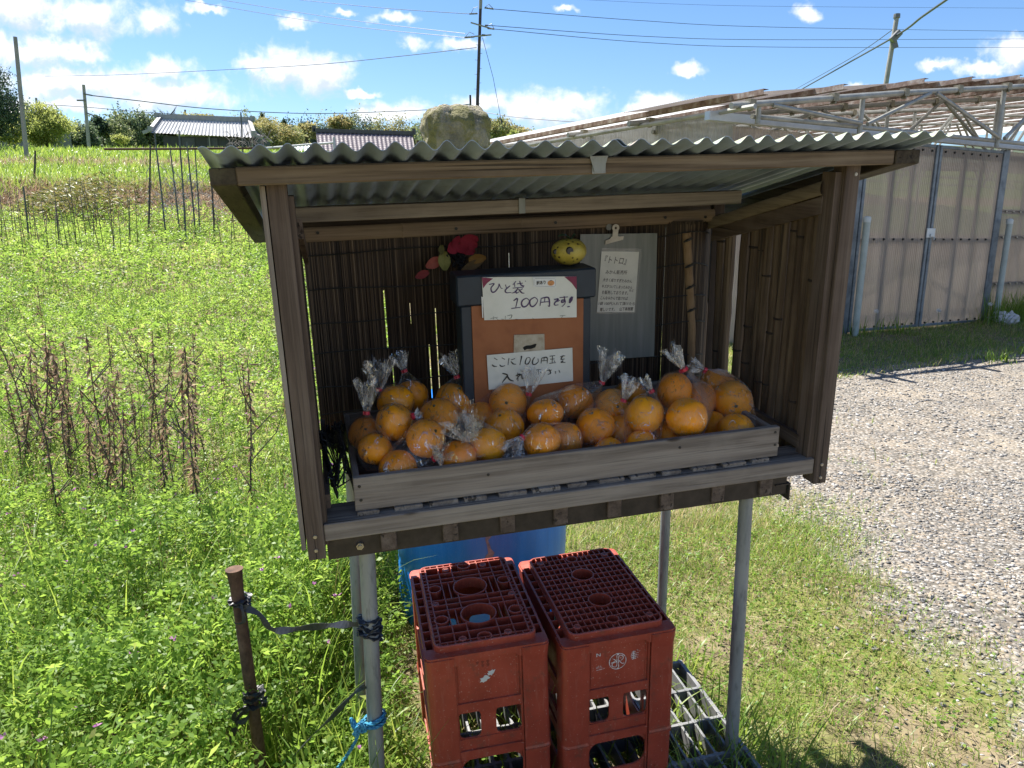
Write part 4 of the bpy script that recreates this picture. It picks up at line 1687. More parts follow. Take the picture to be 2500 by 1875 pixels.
def ringwall(b, cx, cy, r, th, z0, z1, n=28):
    vs, fs = [], []
    for k in range(n):
        a = 2 * math.pi * k / n
        for rr, z in ((r + th, z0), (r + th, z1), (r, z1), (r, z0)):
            vs.append((cx + rr * math.cos(a), cy + rr * math.sin(a), z))
    for k in range(n):
        k2 = (k + 1) % n
        for j in range(4):
            j2 = (j + 1) % 4
            fs.append((k * 4 + j, k2 * 4 + j, k2 * 4 + j2, k * 4 + j2))
    b.add(vs, fs)


def make_crate(mw, lab, fine):
    c = empty('bottle_crate', mw, lab, 'crate', 'red bottle crates under the stand')
    # rim with open cells along both long sides
    b = MB()
    b.cur = 0
    holes = []
    n = 9
    for sx in (0, 1):
        for i in range(n):
            y0 = .034 + i * (.307 / n)
            xa, xb = (.005, .0195) if sx == 0 else (CW - .0195, CW - .005)
            holes.append([(xa, y0 + .0016), (xb, y0 + .0016), (xb, y0 + .307 / n - .0016), (xa, y0 + .307 / n - .0016)])
    inner = rrect(.0225, .018, CW - .0225, CD - .019, .016)
    vs, fs = plate(rrect(0, 0, CW, CD, .012), holes + [inner], .004)
    b.add([(x, y, z - .002) for x, y, z in vs], fs)
    for sx in (0, 1):       # cell walls under the ledge
        x0 = .0018 if sx == 0 else CW - .0222
        for i in range(n + 1):
            y0 = .034 + i * (.307 / n)
            b.box((x0, y0 - .001, -.026), (x0 + .0204, y0 + .001, -.0041))
        b.box((0.0005 if sx == 0 else CW - .0035, .012, -.030), (.003 if sx == 0 else CW - .001, CD - .012, -.0042))
    for y0, y1 in ((.0004, .0028), (CD - .0028, CD - .0004)):    # front and back skirt, shorter in the middle
        prof = [(.010, -.0042), (CW - .010, -.0042), (CW - .010, -.020), (.196, -.024), (.186, -.014), (.074, -.014), (.064, -.024), (.010, -.020)]
        b.prism([(x, z) for x, z in prof][::-1], y0, y1)
    b.build('rim', CRT, c, smooth=False)
    # raised bottom grid
    b = MB()
    ox0, oy0, ox1, oy1 = .021, .0165, CW - .021, CD - .0175
    outer = rrect(ox0, oy0, ox1, oy1, .018, 6)
    inn = rrect(ox0 + .0045, oy0 + .0045, ox1 - .0045, oy1 - .0045, .0145, 6)
    k_ = len(outer)
    vs, fs = [], []
    for pl, z in ((outer, -.004), (outer, .0135), ([(x * .992 + .131 * .008, y * .992 + .187 * .008) for x, y in outer], .0155), (inn, .0155), (inn, -.006)):
        vs += [(x, y, z) for x, y in pl]
    for L_ in range(4):
        for i in range(k_):
            i2 = (i + 1) % k_
            fs.append((L_ * k_ + i, L_ * k_ + i2, (L_ + 1) * k_ + i2, (L_ + 1) * k_ + i))
    b.add(vs, fs)
    x0, x1, y0, y1 = ox0 + .004, ox1 - .004, oy0 + .004, oy1 - .004
    if fine:
        rings = [(.129, .246, .0275), (.131, .131, .0275), (.127, .324, .0145), (.131, .051, .0145)]
        boss = [(.045, .325), (.216, .325), (.046, .045), (.215, .045)]
        xs = [x0 + (x1 - x0) * i / 15 for i in range(1, 15)]
        ys = [y0 + (y1 - y0) * i / 15 for i in range(1, 15)]
    else:
        rings = [(.131, .237, .040), (.131, .120, .040), (.131, .338, .016), (.129, .032, .016), (.048, .245, .016), (.214, .245, .016), (.048, .115, .016), (.214, .115, .016)]
        boss = [(.085, .328), (.178, .328), (.042, .180), (.220, .180), (.083, .035), (.180, .035)]
        xs = [.036, .067, .0985, .1635, .195, .226]
        ys = [.030, .060, .089, .152, .174, .196, .270, .288, .312, .343]
    bs = [(x, y, .008) for x, y in boss]
    for x in xs:
        clip_rib(b, 1, x, y0, y1, rings + bs, .0022, -.004, .0148)
    for y in ys:
        clip_rib(b, 0, y, x0, x1, rings + bs, .0022, -.004, .0150)
    if not fine:
        for i in range(23):       # small cells just inside the frame
            y = y0 + (y1 - y0) * (i + .5) / 23
            b.box((x0, y - .0009, -.003), (x0 + .0095, y + .0009, .0149))
            b.box((x1 - .0095, y - .0009, -.003), (x1, y + .0009, .0149))
        for i in range(13):
            x = x0 + (x1 - x0) * (i + .5) / 13
            b.box((x - .0009, y0, -.003), (x + .0009, y0 + .009, .0149))
            b.box((x - .0009, y1 - .009, -.003), (x + .0009, y1, .0149))
        for x in (x0 + .010, x1 - .010):
            b.box((x - .001, y0 + .01, -.003), (x + .001, y1 - .01, .01515))
        for y in (y0 + .0095, y1 - .0095):
            b.box((x0 + .012, y - .001, -.003), (x1 - .012, y + .001, .01525))
        for xx, ya, yb in ((.0825, .196, .270), (.180, .196, .270), (.0825, .089, .152), (.180, .089, .152)):
            clip_rib(b, 1, xx, ya, yb, rings, .0022, -.004, .0146)
    for (x, y, r) in rings:
        ringwall(b, x, y, r - .0022, .0026, -.010, .0158)
    for x, y in boss:
        b.lathe([(.0088, -.002), (.0088, .0150), (.0078, .0166), (.0060, .0166), (.0052, .0152), (.001, .0152)], 18, (x, y, 0))
    b.build('base_grid', CRT, c)
    # walls
    wx0, wx1 = .020, CW - .020

    def endwall(y, sgn, nm):
        b = MB()
        th = .004
        W1 = rrect(.0605, -.212, .108, -.1465, .010)
        W1[0:0] = []
        holes = [rrect(.0605, -.211, .1085, -.1455, .012), rrect(.1415, -.211, .1975, -.1455, .012),
                 rrect(.0605, -.345, .1975, -.266, .03)]
        vs, fs = plate([(.050, -.41), (.208, -.41), (.208, -.012), (.050, -.012)], holes, th)
        b.add([(x, y + sgn * (.010 + z), zz) for x, zz, z in [(a, bb, cc) for a, bb, cc in vs]], fs)
        # ledges and the frame round the recessed label panel
        for z0, z1, pr in ((-.1445, -.1215, .0065), (-.236, -.2125, .004), (-.264, -.2415, .0065), (-.41, -.392, .005)):
            b.box((.0585, min(y + sgn * (.010 - pr), y + sgn * .0078), z0), (.1995, max(y + sgn * (.010 - pr), y + sgn * .0078), z1))
        for x in (.0595, .1985):
            b.box((x - .002, min(y + sgn * .0045, y + sgn * .0077), -.40), (x + .002, max(y + sgn * .0045, y + sgn * .0077), -.016))
        for x in (.066, .192):
            b.box((x - .0012, min(y + sgn * .0066, y + sgn * .0078), -.119), (x + .0012, max(y + sgn * .0066, y + sgn * .0078), -.022))
        return b.build(nm, CRT, c)

    endwall(0, 1, 'end_wall')
    endwall(CD, -1, 'end_wall')

    def sidewall(x, sgn):
        b = MB()
        holes = []
        for (ya, yb) in ((.058, .140), (.152, .223), (.235, .317)):
            holes.append(rrect(ya, -.211, yb, -.1455, .012))
            holes.append(rrect(ya, -.345, yb, -.266, .02))
        vs, fs = plate([(.046, -.41), (CD - .046, -.41), (CD - .046, -.026), (.046, -.026)], holes, .004)
        b.add([(x + sgn * (.010 + z), yy, zz) for yy, zz, z in vs], fs)
        for z0, z1, pr in ((-.1445, -.1215, .007), (-.236, -.2125, .004), (-.264, -.2415, .007), (-.41, -.392, .005)):
            b.box((min(x + sgn * (.010 - pr), x + sgn * .0078), .056, z0), (max(x + sgn * (.010 - pr), x + sgn * .0078), CD - .056, z1))
        for y in (.050, CD - .050):
            b.box((min(x + sgn * .003, x + sgn * .0077), y - .002, -.40), (max(x + sgn * .003, x + sgn * .0077), y + .002, -.03))
        return b.build('side_wall', CRT, c)

    sidewall(0, 1)
    sidewall(CW, -1)
    for (cx, cy, sx, sy) in ((0, 0, 1, 1), (CW, 0, -1, 1), (0, CD, 1, -1), (CW, CD, -1, -1)):
        b = MB()
        n_ = 11
        for z0, z1, o0, o1 in ((-.41, -.268, .0045, .0035), (-.268, -.262, .0015, .0015), (-.262, -.256, .0015, .0035), (-.256, -.04, .0035, .0035), (-.04, -.0045, .0035, .0008)):
            vs, fs = [], []
            for z, o in ((z0, o0), (z1, o1)):
                prof = [(.058, o)] + [(o + .011 * (1 - math.sin(a)), o + .011 * (1 - math.cos(a))) for a in [math.pi / 2 * t / 6 for t in range(7)]] + [(o, .050)]
                for x, y in prof:
                    vs.append((cx + sx * x, cy + sy * y, z))
            k2 = len(vs) // 2
            for i in range(k2 - 1):
                f_ = (i, i + 1, k2 + i + 1, k2 + i)
                fs.append(f_ if sx * sy > 0 else f_[::-1])
            b.add(vs, fs)
        b.box((min(cx + sx * .038, cx + sx * .040), min(cy + sy * .002, cy + sy * .0034), -.40), (max(cx + sx * .038, cx + sx * .040), max(cy + sy * .002, cy + sy * .0034), -.03))
        o = b.build('corner_post', CRT, c)
        sm = o.modifiers.new('thickness', 'SOLIDIFY')
        sm.thickness = .003
        sm.offset = -1
    return c


def cmat(w, t):
    return Matrix.Translation(Vector(t)) @ rotv(*w).to_4x4()


MR = cmat((0.07, -0.043, 0.2492), (0.1143, 1.4442, 0.4262))
ML = cmat((0.0613, -0.0534, 0.2164), (-0.1694, 1.392, 0.4253))
crR = make_crate(MR, 'upturned red bottle crate with a fine grid bottom and a worn round emblem', True)
crL = make_crate(ML, 'upturned red bottle crate with two large round holes and scraps of white sticker', False)
# worn round emblem and lettering on the fine-grid crate
Y = .0078
ex, ez = .1265, -.062
b = MB()
nseg = 40
vs, fs = [], []
for k in range(nseg):
    a = 2 * math.pi * k / nseg
    for r in (.0185, .0203):
        vs.append((ex + r * math.cos(a), Y - .0004, ez + r * math.sin(a)))
for k in range(nseg):
    k2 = (k + 1) % nseg
    fs.append((2 * k, 2 * k + 1, 2 * k2 + 1, 2 * k2))
b.add(vs, fs)
b.build('emblem_ring', FADE, crR)


def ee(l):
    return [(ex + x * .0185, ez + y * .0185) for x, y in l]


strokes([ee([(.12, -.85), (.12, .62), (.45, .72), (.70, .45), (.55, .12), (.15, .05)]), ee([(.20, .02), (.50, -.35), (.78, -.42)]), ee([(-.12, .85), (-.12, -.55), (-.42, -.70), (-.70, -.48), (-.62, -.15), (-.15, -.02)]),
         ee([(-.18, .02), (-.45, .35), (-.72, .5)]), ee([(-.85, -.1), (-.55, -.02), (-.4, .08)]), ee([(.28, .45), (.45, .35)]), (.0032, ee([(-.1, .97), (.12, .9)])), (.003, ee([(-.05, -.97), (.1, -.9)]))], .0016, Y - .0006, FADE, crR, 'emblem', taper=False)
lettering('N', .0775, .0865, -.0415, -.0335, Y - .0005, FADE, crR, bold=.0003)
strokes([[(.0775, -.066), (.0775, -.0715)], [(.0800, -.066), (.0800, -.0715)], [(.0825, -.064), (.0835, -.0715)], [(.0855, -.066), (.0895, -.0675)], [(.0865, -.0705), (.0915, -.0715)], (.0016, [(.0775, -.0755), (.0915, -.0745)]), [(.093, -.0745), (.0965, -.0738)]], .0011, Y - .0005, FADE, crR, 'faded_writing')
strokes([[(.1590, -.046), (.1680, -.045)], [(.1575, -.0505), (.1700, -.0495)], [(.1565, -.055), (.1705, -.054)], [(.1575, -.0595), (.1700, -.0585)], [(.1635, -.043), (.1635, -.064)], [(.1595, -.0635), (.1690, -.0625)], [(.1725, -.048), (.1735, -.050)], [(.1725, -.055), (.1740, -.0545)], [(.1720, -.0605), (.1735, -.060)], [(.170, -.041), (.1740, -.0435)]], .0019, Y - .0005, FADE, crR, 'faded_writing', taper=False)
# scraps of sticker on the other crate
b = MB()
for cx, cz, rx, rz_, sd_ in ((.121, -.070, .0125, .0085, 3), (.1355, -.058, .0105, .0075, 8)):
    rr = random.Random(sd_)
    pl = []
    for k in range(18):
        a = 2 * math.pi * k / 18
        f = .55 + .6 * rr.random()
        x, z = rx * f * math.cos(a), rz_ * f * math.sin(a)
        pl.append((cx + x * .9 - z * .3, cz + z * .9 + x * .35))
    b.prism(pl, Y - .0007, Y - .0001)
b.build('sticker_scrap', STK, crL)
OLDPRINT = mat('old_print', [(.17, .030, .018), (.22, .036, .022)], .5, 0, 60)  # faded dark lettering left on the crate
b = MB()
for i in range(3):
    for j in range(2):
        x = .104 + .011 * i
        z = -.030 - .008 * j
        if (i, j) == (0, 1):
            continue
        b.box((x, Y - .0003, z), (x + .0065, Y - .0001, z + .0028))
        b.box((x + .001, Y - .0003, z - .003), (x + .0055, Y - .0001, z - .001))
        b.box((x + .0026, Y - .0004, z - .0045), (x + .0038, Y - .00032, z + .0035))
b.build('faded_writing', OLDPRINT, crL)

# ------------------------------------------------------------------ grey plastic grate pallet under the crates
pal = empty('plastic_pallet', MR @ Matrix.Translation((0, 0, -.412)), 'grey plastic grid pallet lying in the grass under the red crates', 'pallet')
PALM = mat('grey_pallet_plastic', [(.12, .122, .125), (.18, .183, .185), (.235, .235, .23)], .5, 0, 9, bump=.0004, fine=70)
b = MB()
xs = [.482 - .0378 * i for i in range(19)]
ys = [.40 - .117 * i for i in range(7)]
for x in xs:
    b.box((x - .003, ys[-1], -.045), (x + .003, ys[0], -.0008))
for y in ys:
    b.box((xs[-1], y - .004, -.0445), (xs[0], y + .004, 0))
for x in xs:
    for y in ys:
        b.tube([(x, y, -.001), (x, y, .0012)], [.008, .007], 8)
b.build('grid', PALM, pal)
b = MB()
b.box((xs[-1], ys[0] - .002, -.075), (xs[0] + .006, ys[0] + .006, -.003))
b.box((xs[0] + .0046, ys[-1], -.075), (xs[0] + .0085, ys[0], -.003))
b.build('edge', PALM, pal)

# ------------------------------------------------------------------ blue drum
drum = empty('blue_drum', Matrix.Translation((-.098, 2.475, -.10)), 'tall blue plastic drum standing behind the crates beneath the stand', 'drum')
mt, kk = newmat('blue_drum_plastic')
t_ = kk.n('ShaderNodeTexCoord')
a_ = kk.noise(kk.scaled(t_.outputs['Object'], (1, 1, .12)), 16, 5, .6)
scr = kk.noise(kk.scaled(t_.outputs['Object'], (1, 1, .25)), 48, 2, .5, 3.0)
c_ = kk.ramp(a_, [(.3, (.012, .16, .56)), (.55, (.018, .22, .70)), (.75, (.05, .28, .76))])
c_ = kk.mix(kk.math('MULTIPLY', kk.smooth(kk.math('ABSOLUTE', kk.math('SUBTRACT', scr, .5)), .006, .0), .35), c_, (.35, .5, .65))
p_ = kk.n('ShaderNodeBsdfPrincipled')
kk.l(c_, p_.inputs['Base Color'])
p_.inputs['Roughness'].default_value = .32
finish(kk, p_, a_, .001)
b = MB()
b.lathe([(.002, 0), (.27, 0), (.288, .02), (.291, .10), (.291, .27), (.286, .285), (.291, .30), (.292, .52), (.287, .535), (.292, .55), (.291, .74), (.283, .77), (.288, .785), (.288, .805), (.27, .812), (.25, .80), (.002, .80)], 64)
b.build('shell', mt, drum, smooth=True, sharp=.9)
b = MB()
rr = random.Random(4)
vs, fs = [], []
n_ = 26
for i in range(n_ + 1):
    z = .36 + .36 * i / n_
    a0 = math.radians(-85.0 + 1.1 * rr.uniform(-1, 1))
    a1 = math.radians(-82.0 + 1.4 * rr.uniform(-1, 1) + 1.2 * math.sin(i * .7))
    for k in range(4):
        a = a0 + (a1 - a0) * k / 3
        vs.append((.2932 * math.cos(a), .2932 * math.sin(a), z))
for i in range(n_):
    for k in range(3):
        fs.append((i * 4 + k, i * 4 + k + 1, i * 4 + k + 5, i * 4 + k + 4))
b.add(vs, fs)
b.build('torn_label', mat('sun_bleached_label', [(.12, .15, .24), (.24, .22, .25), (.34, .30, .30)], .7, 0, 60), drum)

# ------------------------------------------------------------------ rusty stake, straps, rope
stk = empty('iron_stake', Matrix.Translation((-.588, 1.6, -.10)), 'rusty iron pipe stake driven into the grass left of the stand', 'stake')
b = MB()
tp = Vector((-.040, 0, .622))
pts = [tp * t for t in (0, .2, .4, .6, .8, .93, .985, 1.0)]
b.tube(pts, [.0140, .0142, .0138, .0142, .0140, .0148, .0172, .0200], 18)
b.build('pipe', M['rust'], stk, smooth=True)


def ribbon(name, pts, w, m_, par, twist=0.0, th=.0012, nrm=(0, -1, 0)):
    pts = [Vector(p) for p in pts]
    q = []
    n = len(pts)
    for i in range(n - 1):
        p0, p1, p2, p3 = pts[max(i - 1, 0)], pts[i], pts[i + 1], pts[min(i + 2, n - 1)]
        for t in (0, .2, .4, .6, .8):
            q.append(.5 * ((2 * p1) + (p2 - p0) * t + (2 * p0 - 5 * p1 + 4 * p2 - p3) * t * t + (3 * p1 - p0 - 3 * p2 + p3) * t ** 3))
    q.append(pts[-1])
    b = MB()
    vs, fs = [], []
    n = len(q)
    for i, p in enumerate(q):
        d = (q[min(i + 1, n - 1)] - q[max(i - 1, 0)]).normalized()
        nn = Vector(nrm)
        s = d.cross(nn)
        s = s.normalized() if s.length > 1e-4 else d.orthogonal().normalized()
        nn = s.cross(d)
        a = twist * i / n + .35 * math.sin(i * .5)
        s2 = s * math.cos(a) + nn * math.sin(a)
        n2 = nn * math.cos(a) - s * math.sin(a)
        ww = w * (.82 + .25 * math.sin(i * .9))
        for x, y in ((-1, -1), (1, -1), (1, 1), (-1, 1)):
            vs.append(p + s2 * x * ww / 2 + n2 * y * th / 2)
    for i in range(n - 1):
        for j in range(4):
            j2 = (j + 1) % 4
            fs.append((i * 4 + j, i * 4 + j2, i * 4 + 4 + j2, i * 4 + 4 + j))
    fs += [(3, 2, 1, 0), tuple((n - 1) * 4 + j for j in range(4))]
    b.add(vs, fs)
    return b.build(name, m_, par)


def coil(cx, cy, cz, r, turns, pitch, tilt=0.0, n=14, ph=0.0):
    return [(cx + r * math.cos(ph + 2 * math.pi * k / n), cy + r * math.sin(ph + 2 * math.pi * k / n), cz + pitch * k / n + tilt * r * math.cos(ph + 2 * math.pi * k / n)) for k in range(int(turns * n) + 1)]


sx, sz = -.6195, .437       # where the strap meets the stake
strap = empty('black_strap', None, 'black rubber strap tied between the rusty stake and the stand leg', 'strap')
lx = -.290
ribbon('band', [(sx + .012, 1.582, sz), (sx + .05, 1.575, sz - .012), (-.545, 1.565, .398), (-.515, 1.55, .398), (-.46, 1.53, .416), (-.40, 1.50, .440), (-.352, 1.475, .458), (-.318, 1.455, .470)], .016, M['black'], strap, .6)
for k in range(3):
    ribbon('wrap', coil(sx, 1.6, sz - .004 + .006 * k, .0185 + .0015 * k, 1.3, .006, .25 * (k - 1), ph=k), .012, M['black'], strap, 0, .002, (0, 0, 1))
ribbon('loose_end', [(sx + .006, 1.580, sz + .010), (sx + .014, 1.574, sz - .004), (sx + .016, 1.572, sz - .030), (sx - .002, 1.572, sz - .036), (sx - .012, 1.578, sz - .024)], .009, M['black'], strap, .9)
for k in range(5):
    ribbon('wrap', coil(lx, 1.4375, .452 + .008 * k, .0205 + .001 * (k % 2), 1.2, .012, .5 * ((k % 3) - 1), ph=k * 1.3), .013, M['black'], strap, 0, .002, (0, 0, 1))
st2 = empty('black_strap', None, 'black strap running from the stand leg down into the grass', 'strap')
ribbon('band', [(-.300, 1.425, .345), (-.330, 1.43, .320), (-.375, 1.44, .262), (-.43, 1.45, .200), (-.48, 1.46, .135), (-.53, 1.47, .06), (-.58, 1.48, -.02), (-.61, 1.48, -.08)], .012, M['black'], st2, 2.5)
st3 = empty('black_strap', None, 'short black strap knotted round the lower part of the rusty stake', 'strap')
for k in range(4):
    ribbon('wrap', coil(-.603 + .001 * k, 1.6, .205 - .012 * k, .0195 + .001 * k, 1.2, .012, .5 * ((k % 2) - .5), ph=k * 2), .013, M['black'], st3, 0, .002, (0, 0, 1))
ribbon('band', [(-.612, 1.578, .175), (-.632, 1.572, .160), (-.645, 1.570, .120), (-.665, 1.568, .06), (-.675, 1.57, -.02), (-.69, 1.57, -.09)], .013, M['black'], st3, 1.0)
ribbon('knot', [(-.606, 1.575, .185), (-.632, 1.568, .180), (-.640, 1.566, .160), (-.622, 1.570, .150), (-.606, 1.572, .165)], .012, M['black'], st3, .5)
ROPE, kk = newmat('blue_twisted_rope')
t_ = kk.n('ShaderNodeTexCoord')
a_ = kk.noise(t_.outputs['Object'], 220, 2, .5)
p_ = kk.n('ShaderNodeBsdfPrincipled')
kk.l(kk.ramp(a_, [(.35, (.02, .14, .26)), (.6, (.05, .30, .46)), (.75, (.16, .42, .55))]), p_.inputs['Base Color'])
p_.inputs['Roughness'].default_value = .5
finish(kk, p_)


def rope(pts, r, name, par):
    pts = [Vector(p) for p in pts]
    q = []
    n = len(pts)
    for i in range(n - 1):
        p0, p1, p2, p3 = pts[max(i - 1, 0)], pts[i], pts[i + 1], pts[min(i + 2, n - 1)]
        for k in range(14):
            t = k / 14
            q.append(.5 * ((2 * p1) + (p2 - p0) * t + (2 * p0 - 5 * p1 + 4 * p2 - p3) * t * t + (3 * p1 - p0 - 3 * p2 + p3) * t ** 3))
    q.append(pts[-1])
    b = MB()
    s = 0
    strands = [[], [], []]
    px = None
    for i, p in enumerate(q):
        d = (q[min(i + 1, len(q) - 1)] - q[max(i - 1, 0)]).normalized()
        px = d.orthogonal().normalized() if px is None else (px - d * px.dot(d)).normalized()
        py = d.cross(px)
        if i:
            s += (p - q[i - 1]).length
        for k in range(3):
            a = s / (r * 4.5) * math.pi + k * 2.094
            strands[k].append(p + (px * math.cos(a) + py * math.sin(a)) * r * .55)
    for st in strands:
        b.tube(st, r * .55, 6)
    return b.build(name, ROPE, par, smooth=True)


rp = empty('blue_rope', None, 'blue twisted rope knotted round the stand leg and trailing into the grass', 'rope')
rope(coil(-.286, 1.4375, .262, .0215, 1.05, .002, .35, ph=2.4), .0042, 'loop', rp)
rope(coil(-.286, 1.4375, .252, .0215, 1.05, .002, .1, ph=2.6), .0042, 'loop', rp)
rope([(-.304, 1.420, .268), (-.318, 1.412, .262), (-.330, 1.412, .276), (-.320, 1.406, .256), (-.300, 1.410, .250), (-.312, 1.404, .268), (-.322, 1.404, .245), (-.306, 1.408, .262)], .0042, 'knot', rp)
rope([(-.312, 1.408, .255), (-.322, 1.410, .225), (-.345, 1.42, .180), (-.375, 1.43, .130), (-.40, 1.44, .075), (-.425, 1.45, .01), (-.45, 1.46, -.08)], .0036, 'trailing_end', rp)
# ------------------------------------------------------------------ ground
PLY = np.array([-30, 2, 5, 10, 14, 17.5, 18.6, 21, 27, 28.6, 36, 60, 85, 150, 600.])
PLZ = np.array([-.12, -.12, .02, .28, .62, 1.05, 1.25, 2.15, 3.0, 3.25, 4.3, 5.9, 8.0, 11, 15.])
PRY = np.array([-30, 1.4, 2.5, 6, 9, 15, 24, 36, 60, 85, 150, 600.])
PRZ = np.array([-.06, -.05, .0, .06, .1, .15, 1.6, 3.8, 5.0, 7.2, 11, 15.])


def sstep(t):
    t = np.clip(t, 0, 1)
    return t * t * (3 - 2 * t)


def gz(x, y):
    x = np.asarray(x, float)
    y = np.asarray(y, float)
    s = sstep((-.13 - x / (np.maximum(y, .5) + .8)) / .16)
    z = np.interp(y, PRY, PRZ) * (1 - s) + np.interp(y, PLY, PLZ) * s
    return z + .03 * (vnoise(x, y, 1.7, 3) - .5) + .25 * (vnoise(x, y, .16, 5) - .5) * np.clip((y - 15) / 20, 0, 1)


def gz1(x, y):
    return float(gz(np.array([x]), np.array([y]))[0])


GA = math.radians(28)
GO = Vector((4.945, 9.246, .1))
MG = Matrix.Translation(GO) @ Matrix.Rotation(GA, 4, 'Z')


def gravel(x, y):
    """1 on the gravel drive, 0 off it"""
    e = .97 - .2 * np.clip(y - 3.2, 0, 3) + .34 * (vnoise(x, y, 1.6, 11) - .5) + .3 * (vnoise(x, y, 5, 12) - .5)
    side = sstep((x - e) / .75)
    bb = -(x - GO.x) * math.sin(GA) + (y - GO.y) * math.cos(GA)
    wall = sstep((-1.2 - bb + .6 * (vnoise(x, y, 1.1, 13) - .5)) / .5)
    return side * wall


ny, nx = 230, 190
yv = np.concatenate([np.linspace(-14, 1, 24), np.geomspace(1.15, 700, ny - 24)])
tv = np.linspace(-1.5, 1.5, nx)
YY, TT = np.meshgrid(yv, tv, indexing='ij')
XX = TT * (np.maximum(YY, 0) + 9) * (1 + 0 * YY)
ZZ = gz(XX, YY)
V = np.stack([XX.ravel(), YY.ravel(), ZZ.ravel()], 1)
idx = np.arange(ny * nx).reshape(ny, nx)
Q = np.stack([idx[:-1, :-1].ravel(), idx[:-1, 1:].ravel(), idx[1:, 1:].ravel(), idx[1:, :-1].ravel()], 1)
mt, k = newmat('ground_earth_gravel')
ge = k.n('ShaderNodeNewGeometry')
sp = k.n('ShaderNodeSeparateXYZ')
k.l(ge.outputs['Position'], sp.inputs[0])
n1 = k.noise(ge.outputs['Position'], 2.2, 5, .65)
n2 = k.noise(ge.outputs['Position'], 9, 5, .65)
nf = k.noise(ge.outputs['Position'], 60, 4, .7)
vo = k.n('ShaderNodeTexVoronoi')
vo.inputs['Scale'].default_value = 62
vo.inputs['Randomness'].default_value = 1
k.l(ge.outputs['Position'], vo.inputs['Vector'])
cs = k.n('ShaderNodeSeparateColor')
k.l(vo.outputs['Color'], cs.inputs[0])
stone_c = k.ramp(cs.outputs[0], [(.05, (.12, .112, .10)), (.3, (.205, .19, .17)), (.55, (.27, .25, .222)), (.75, (.26, .205, .15)), (.95, (.38, .365, .335))])
stone_c = k.mix(k.smooth(vo.outputs['Distance'], .35, .75), stone_c, (.10, .09, .075))
stone_c = k.mix(k.math('MULTIPLY', k.smooth(n1, .45, .7), .45), stone_c, (.33, .28, .21))
soil = k.ramp(n2, [(.3, (.075, .058, .036)), (.5, (.15, .12, .072)), (.7, (.26, .21, .13))])
soil = k.mix(k.math('MULTIPLY', k.smooth(nf, .45, .65), .6), soil, (.24, .20, .12))
moss = k.mix(k.math('MULTIPLY', k.smooth(n1, .44, .62), .75), soil, (.13, .16, .028))
a = k.n('ShaderNodeAttribute', attribute_name='gr')
gm = k.smooth(k.math('ADD', a.outputs['Fac'], k.math('MULTIPLY', k.math('SUBTRACT', n2, .5), .9)), .3, .7)
c = k.mix(gm, moss, stone_c)
a2 = k.n('ShaderNodeAttribute', attribute_name='dry')
c = k.mix(k.math('MULTIPLY', k.smooth(k.math('ADD', a2.outputs['Fac'], k.math('MULTIPLY', k.math('SUBTRACT', nf, .5), .8)), .3, .7), .95), c, (.20, .135, .085))
a3 = k.n('ShaderNodeAttribute', attribute_name='turf')
turf = k.ramp(nf, [(.3, (.08, .13, .02)), (.55, (.13, .20, .032)), (.75, (.20, .25, .06))])
c = k.mix(k.smooth(k.math('ADD', a3.outputs['Fac'], k.math('MULTIPLY', k.math('SUBTRACT', n2, .5), .8)), .3, .7), c, turf)
p = k.n('ShaderNodeBsdfPrincipled')
k.l(c, p.inputs['Base Color'])
p.inputs['Roughness'].default_value = .9
p.inputs['Specular IOR Level'].default_value = .2
hh = k.math('SUBTRACT', k.math('MULTIPLY', nf, .5), k.math('MULTIPLY', k.math('MULTIPLY', vo.outputs['Distance'], gm), 1.2))
finish(k, p, hh, .007, .8)
me = np_mesh('ground', V, Q, mt, smooth=True)
for nm, val in (('gr', gravel(XX, YY)), ('dry', np.clip(sstep((YY - 17.6) / .5) * (1 - sstep((YY - 20.8) / .6)) + sstep((YY - 26.6) / .6) * (1 - sstep((YY - 28.6) / .6)), 0, 1)),
                ('turf', np.clip(sstep((YY - 20.8) / .6) * (1 - sstep((YY - 26.6) / .6)) + sstep((YY - 28.4) / .6), 0, 1))):
    at_ = me.attributes.new(nm, 'FLOAT', 'POINT')
    at_.data.foreach_set('value', val.ravel().astype(np.float32))
tag(link('ground', me), kind='structure')

# ------------------------------------------------------------------ ground cover (stuff)
GREEN = leafmat('field_leaf', [(.0, (.060, .125, .022)), (.3, (.125, .235, .034)), (.65, (.195, .315, .052)), (.9, (.28, .38, .085)), (1.0, (.34, .33, .12))], .56, .45, .3)
GRASS = leafmat('grass_blade', [(.0, (.070, .14, .022)), (.4, (.155, .26, .036)), (.75, (.245, .325, .058)), (.88, (.31, .28, .10)), (1.0, (.46, .38, .21))], .48, .4, .4)
DRY = leafmat('dry_grass', [(.0, (.09, .055, .032)), (.35, (.21, .145, .085)), (.7, (.36, .27, .165)), (1.0, (.46, .39, .27))], .3, .7)
MOSSY = leafmat('bamboo_grass_leaf', [(.0, (.06, .09, .02)), (.5, (.15, .17, .04)), (1.0, (.27, .23, .08))], .35)


def unit(v):
    return v / np.maximum(np.linalg.norm(v, axis=-1, keepdims=True), 1e-9)


def leaf_quads(P, D, N, L, W, fold=.25):
    """diamond leaves: base P, direction D, normal N, length L, width W"""
    S = unit(np.cross(D, N))
    U = np.cross(S, D)
    n = len(P)
    V = np.zeros((n, 4, 3))
    L = L[:, None]
    W = W[:, None]
    V[:, 0] = P
    V[:, 1] = P + D * L * .5 + S * W * .5 + U * W * fold
    V[:, 2] = P + D * L
    V[:, 3] = P + D * L * .5 - S * W * .5 + U * W * fold
    return V.reshape(-1, 3), np.arange(4 * n).reshape(n, 4)


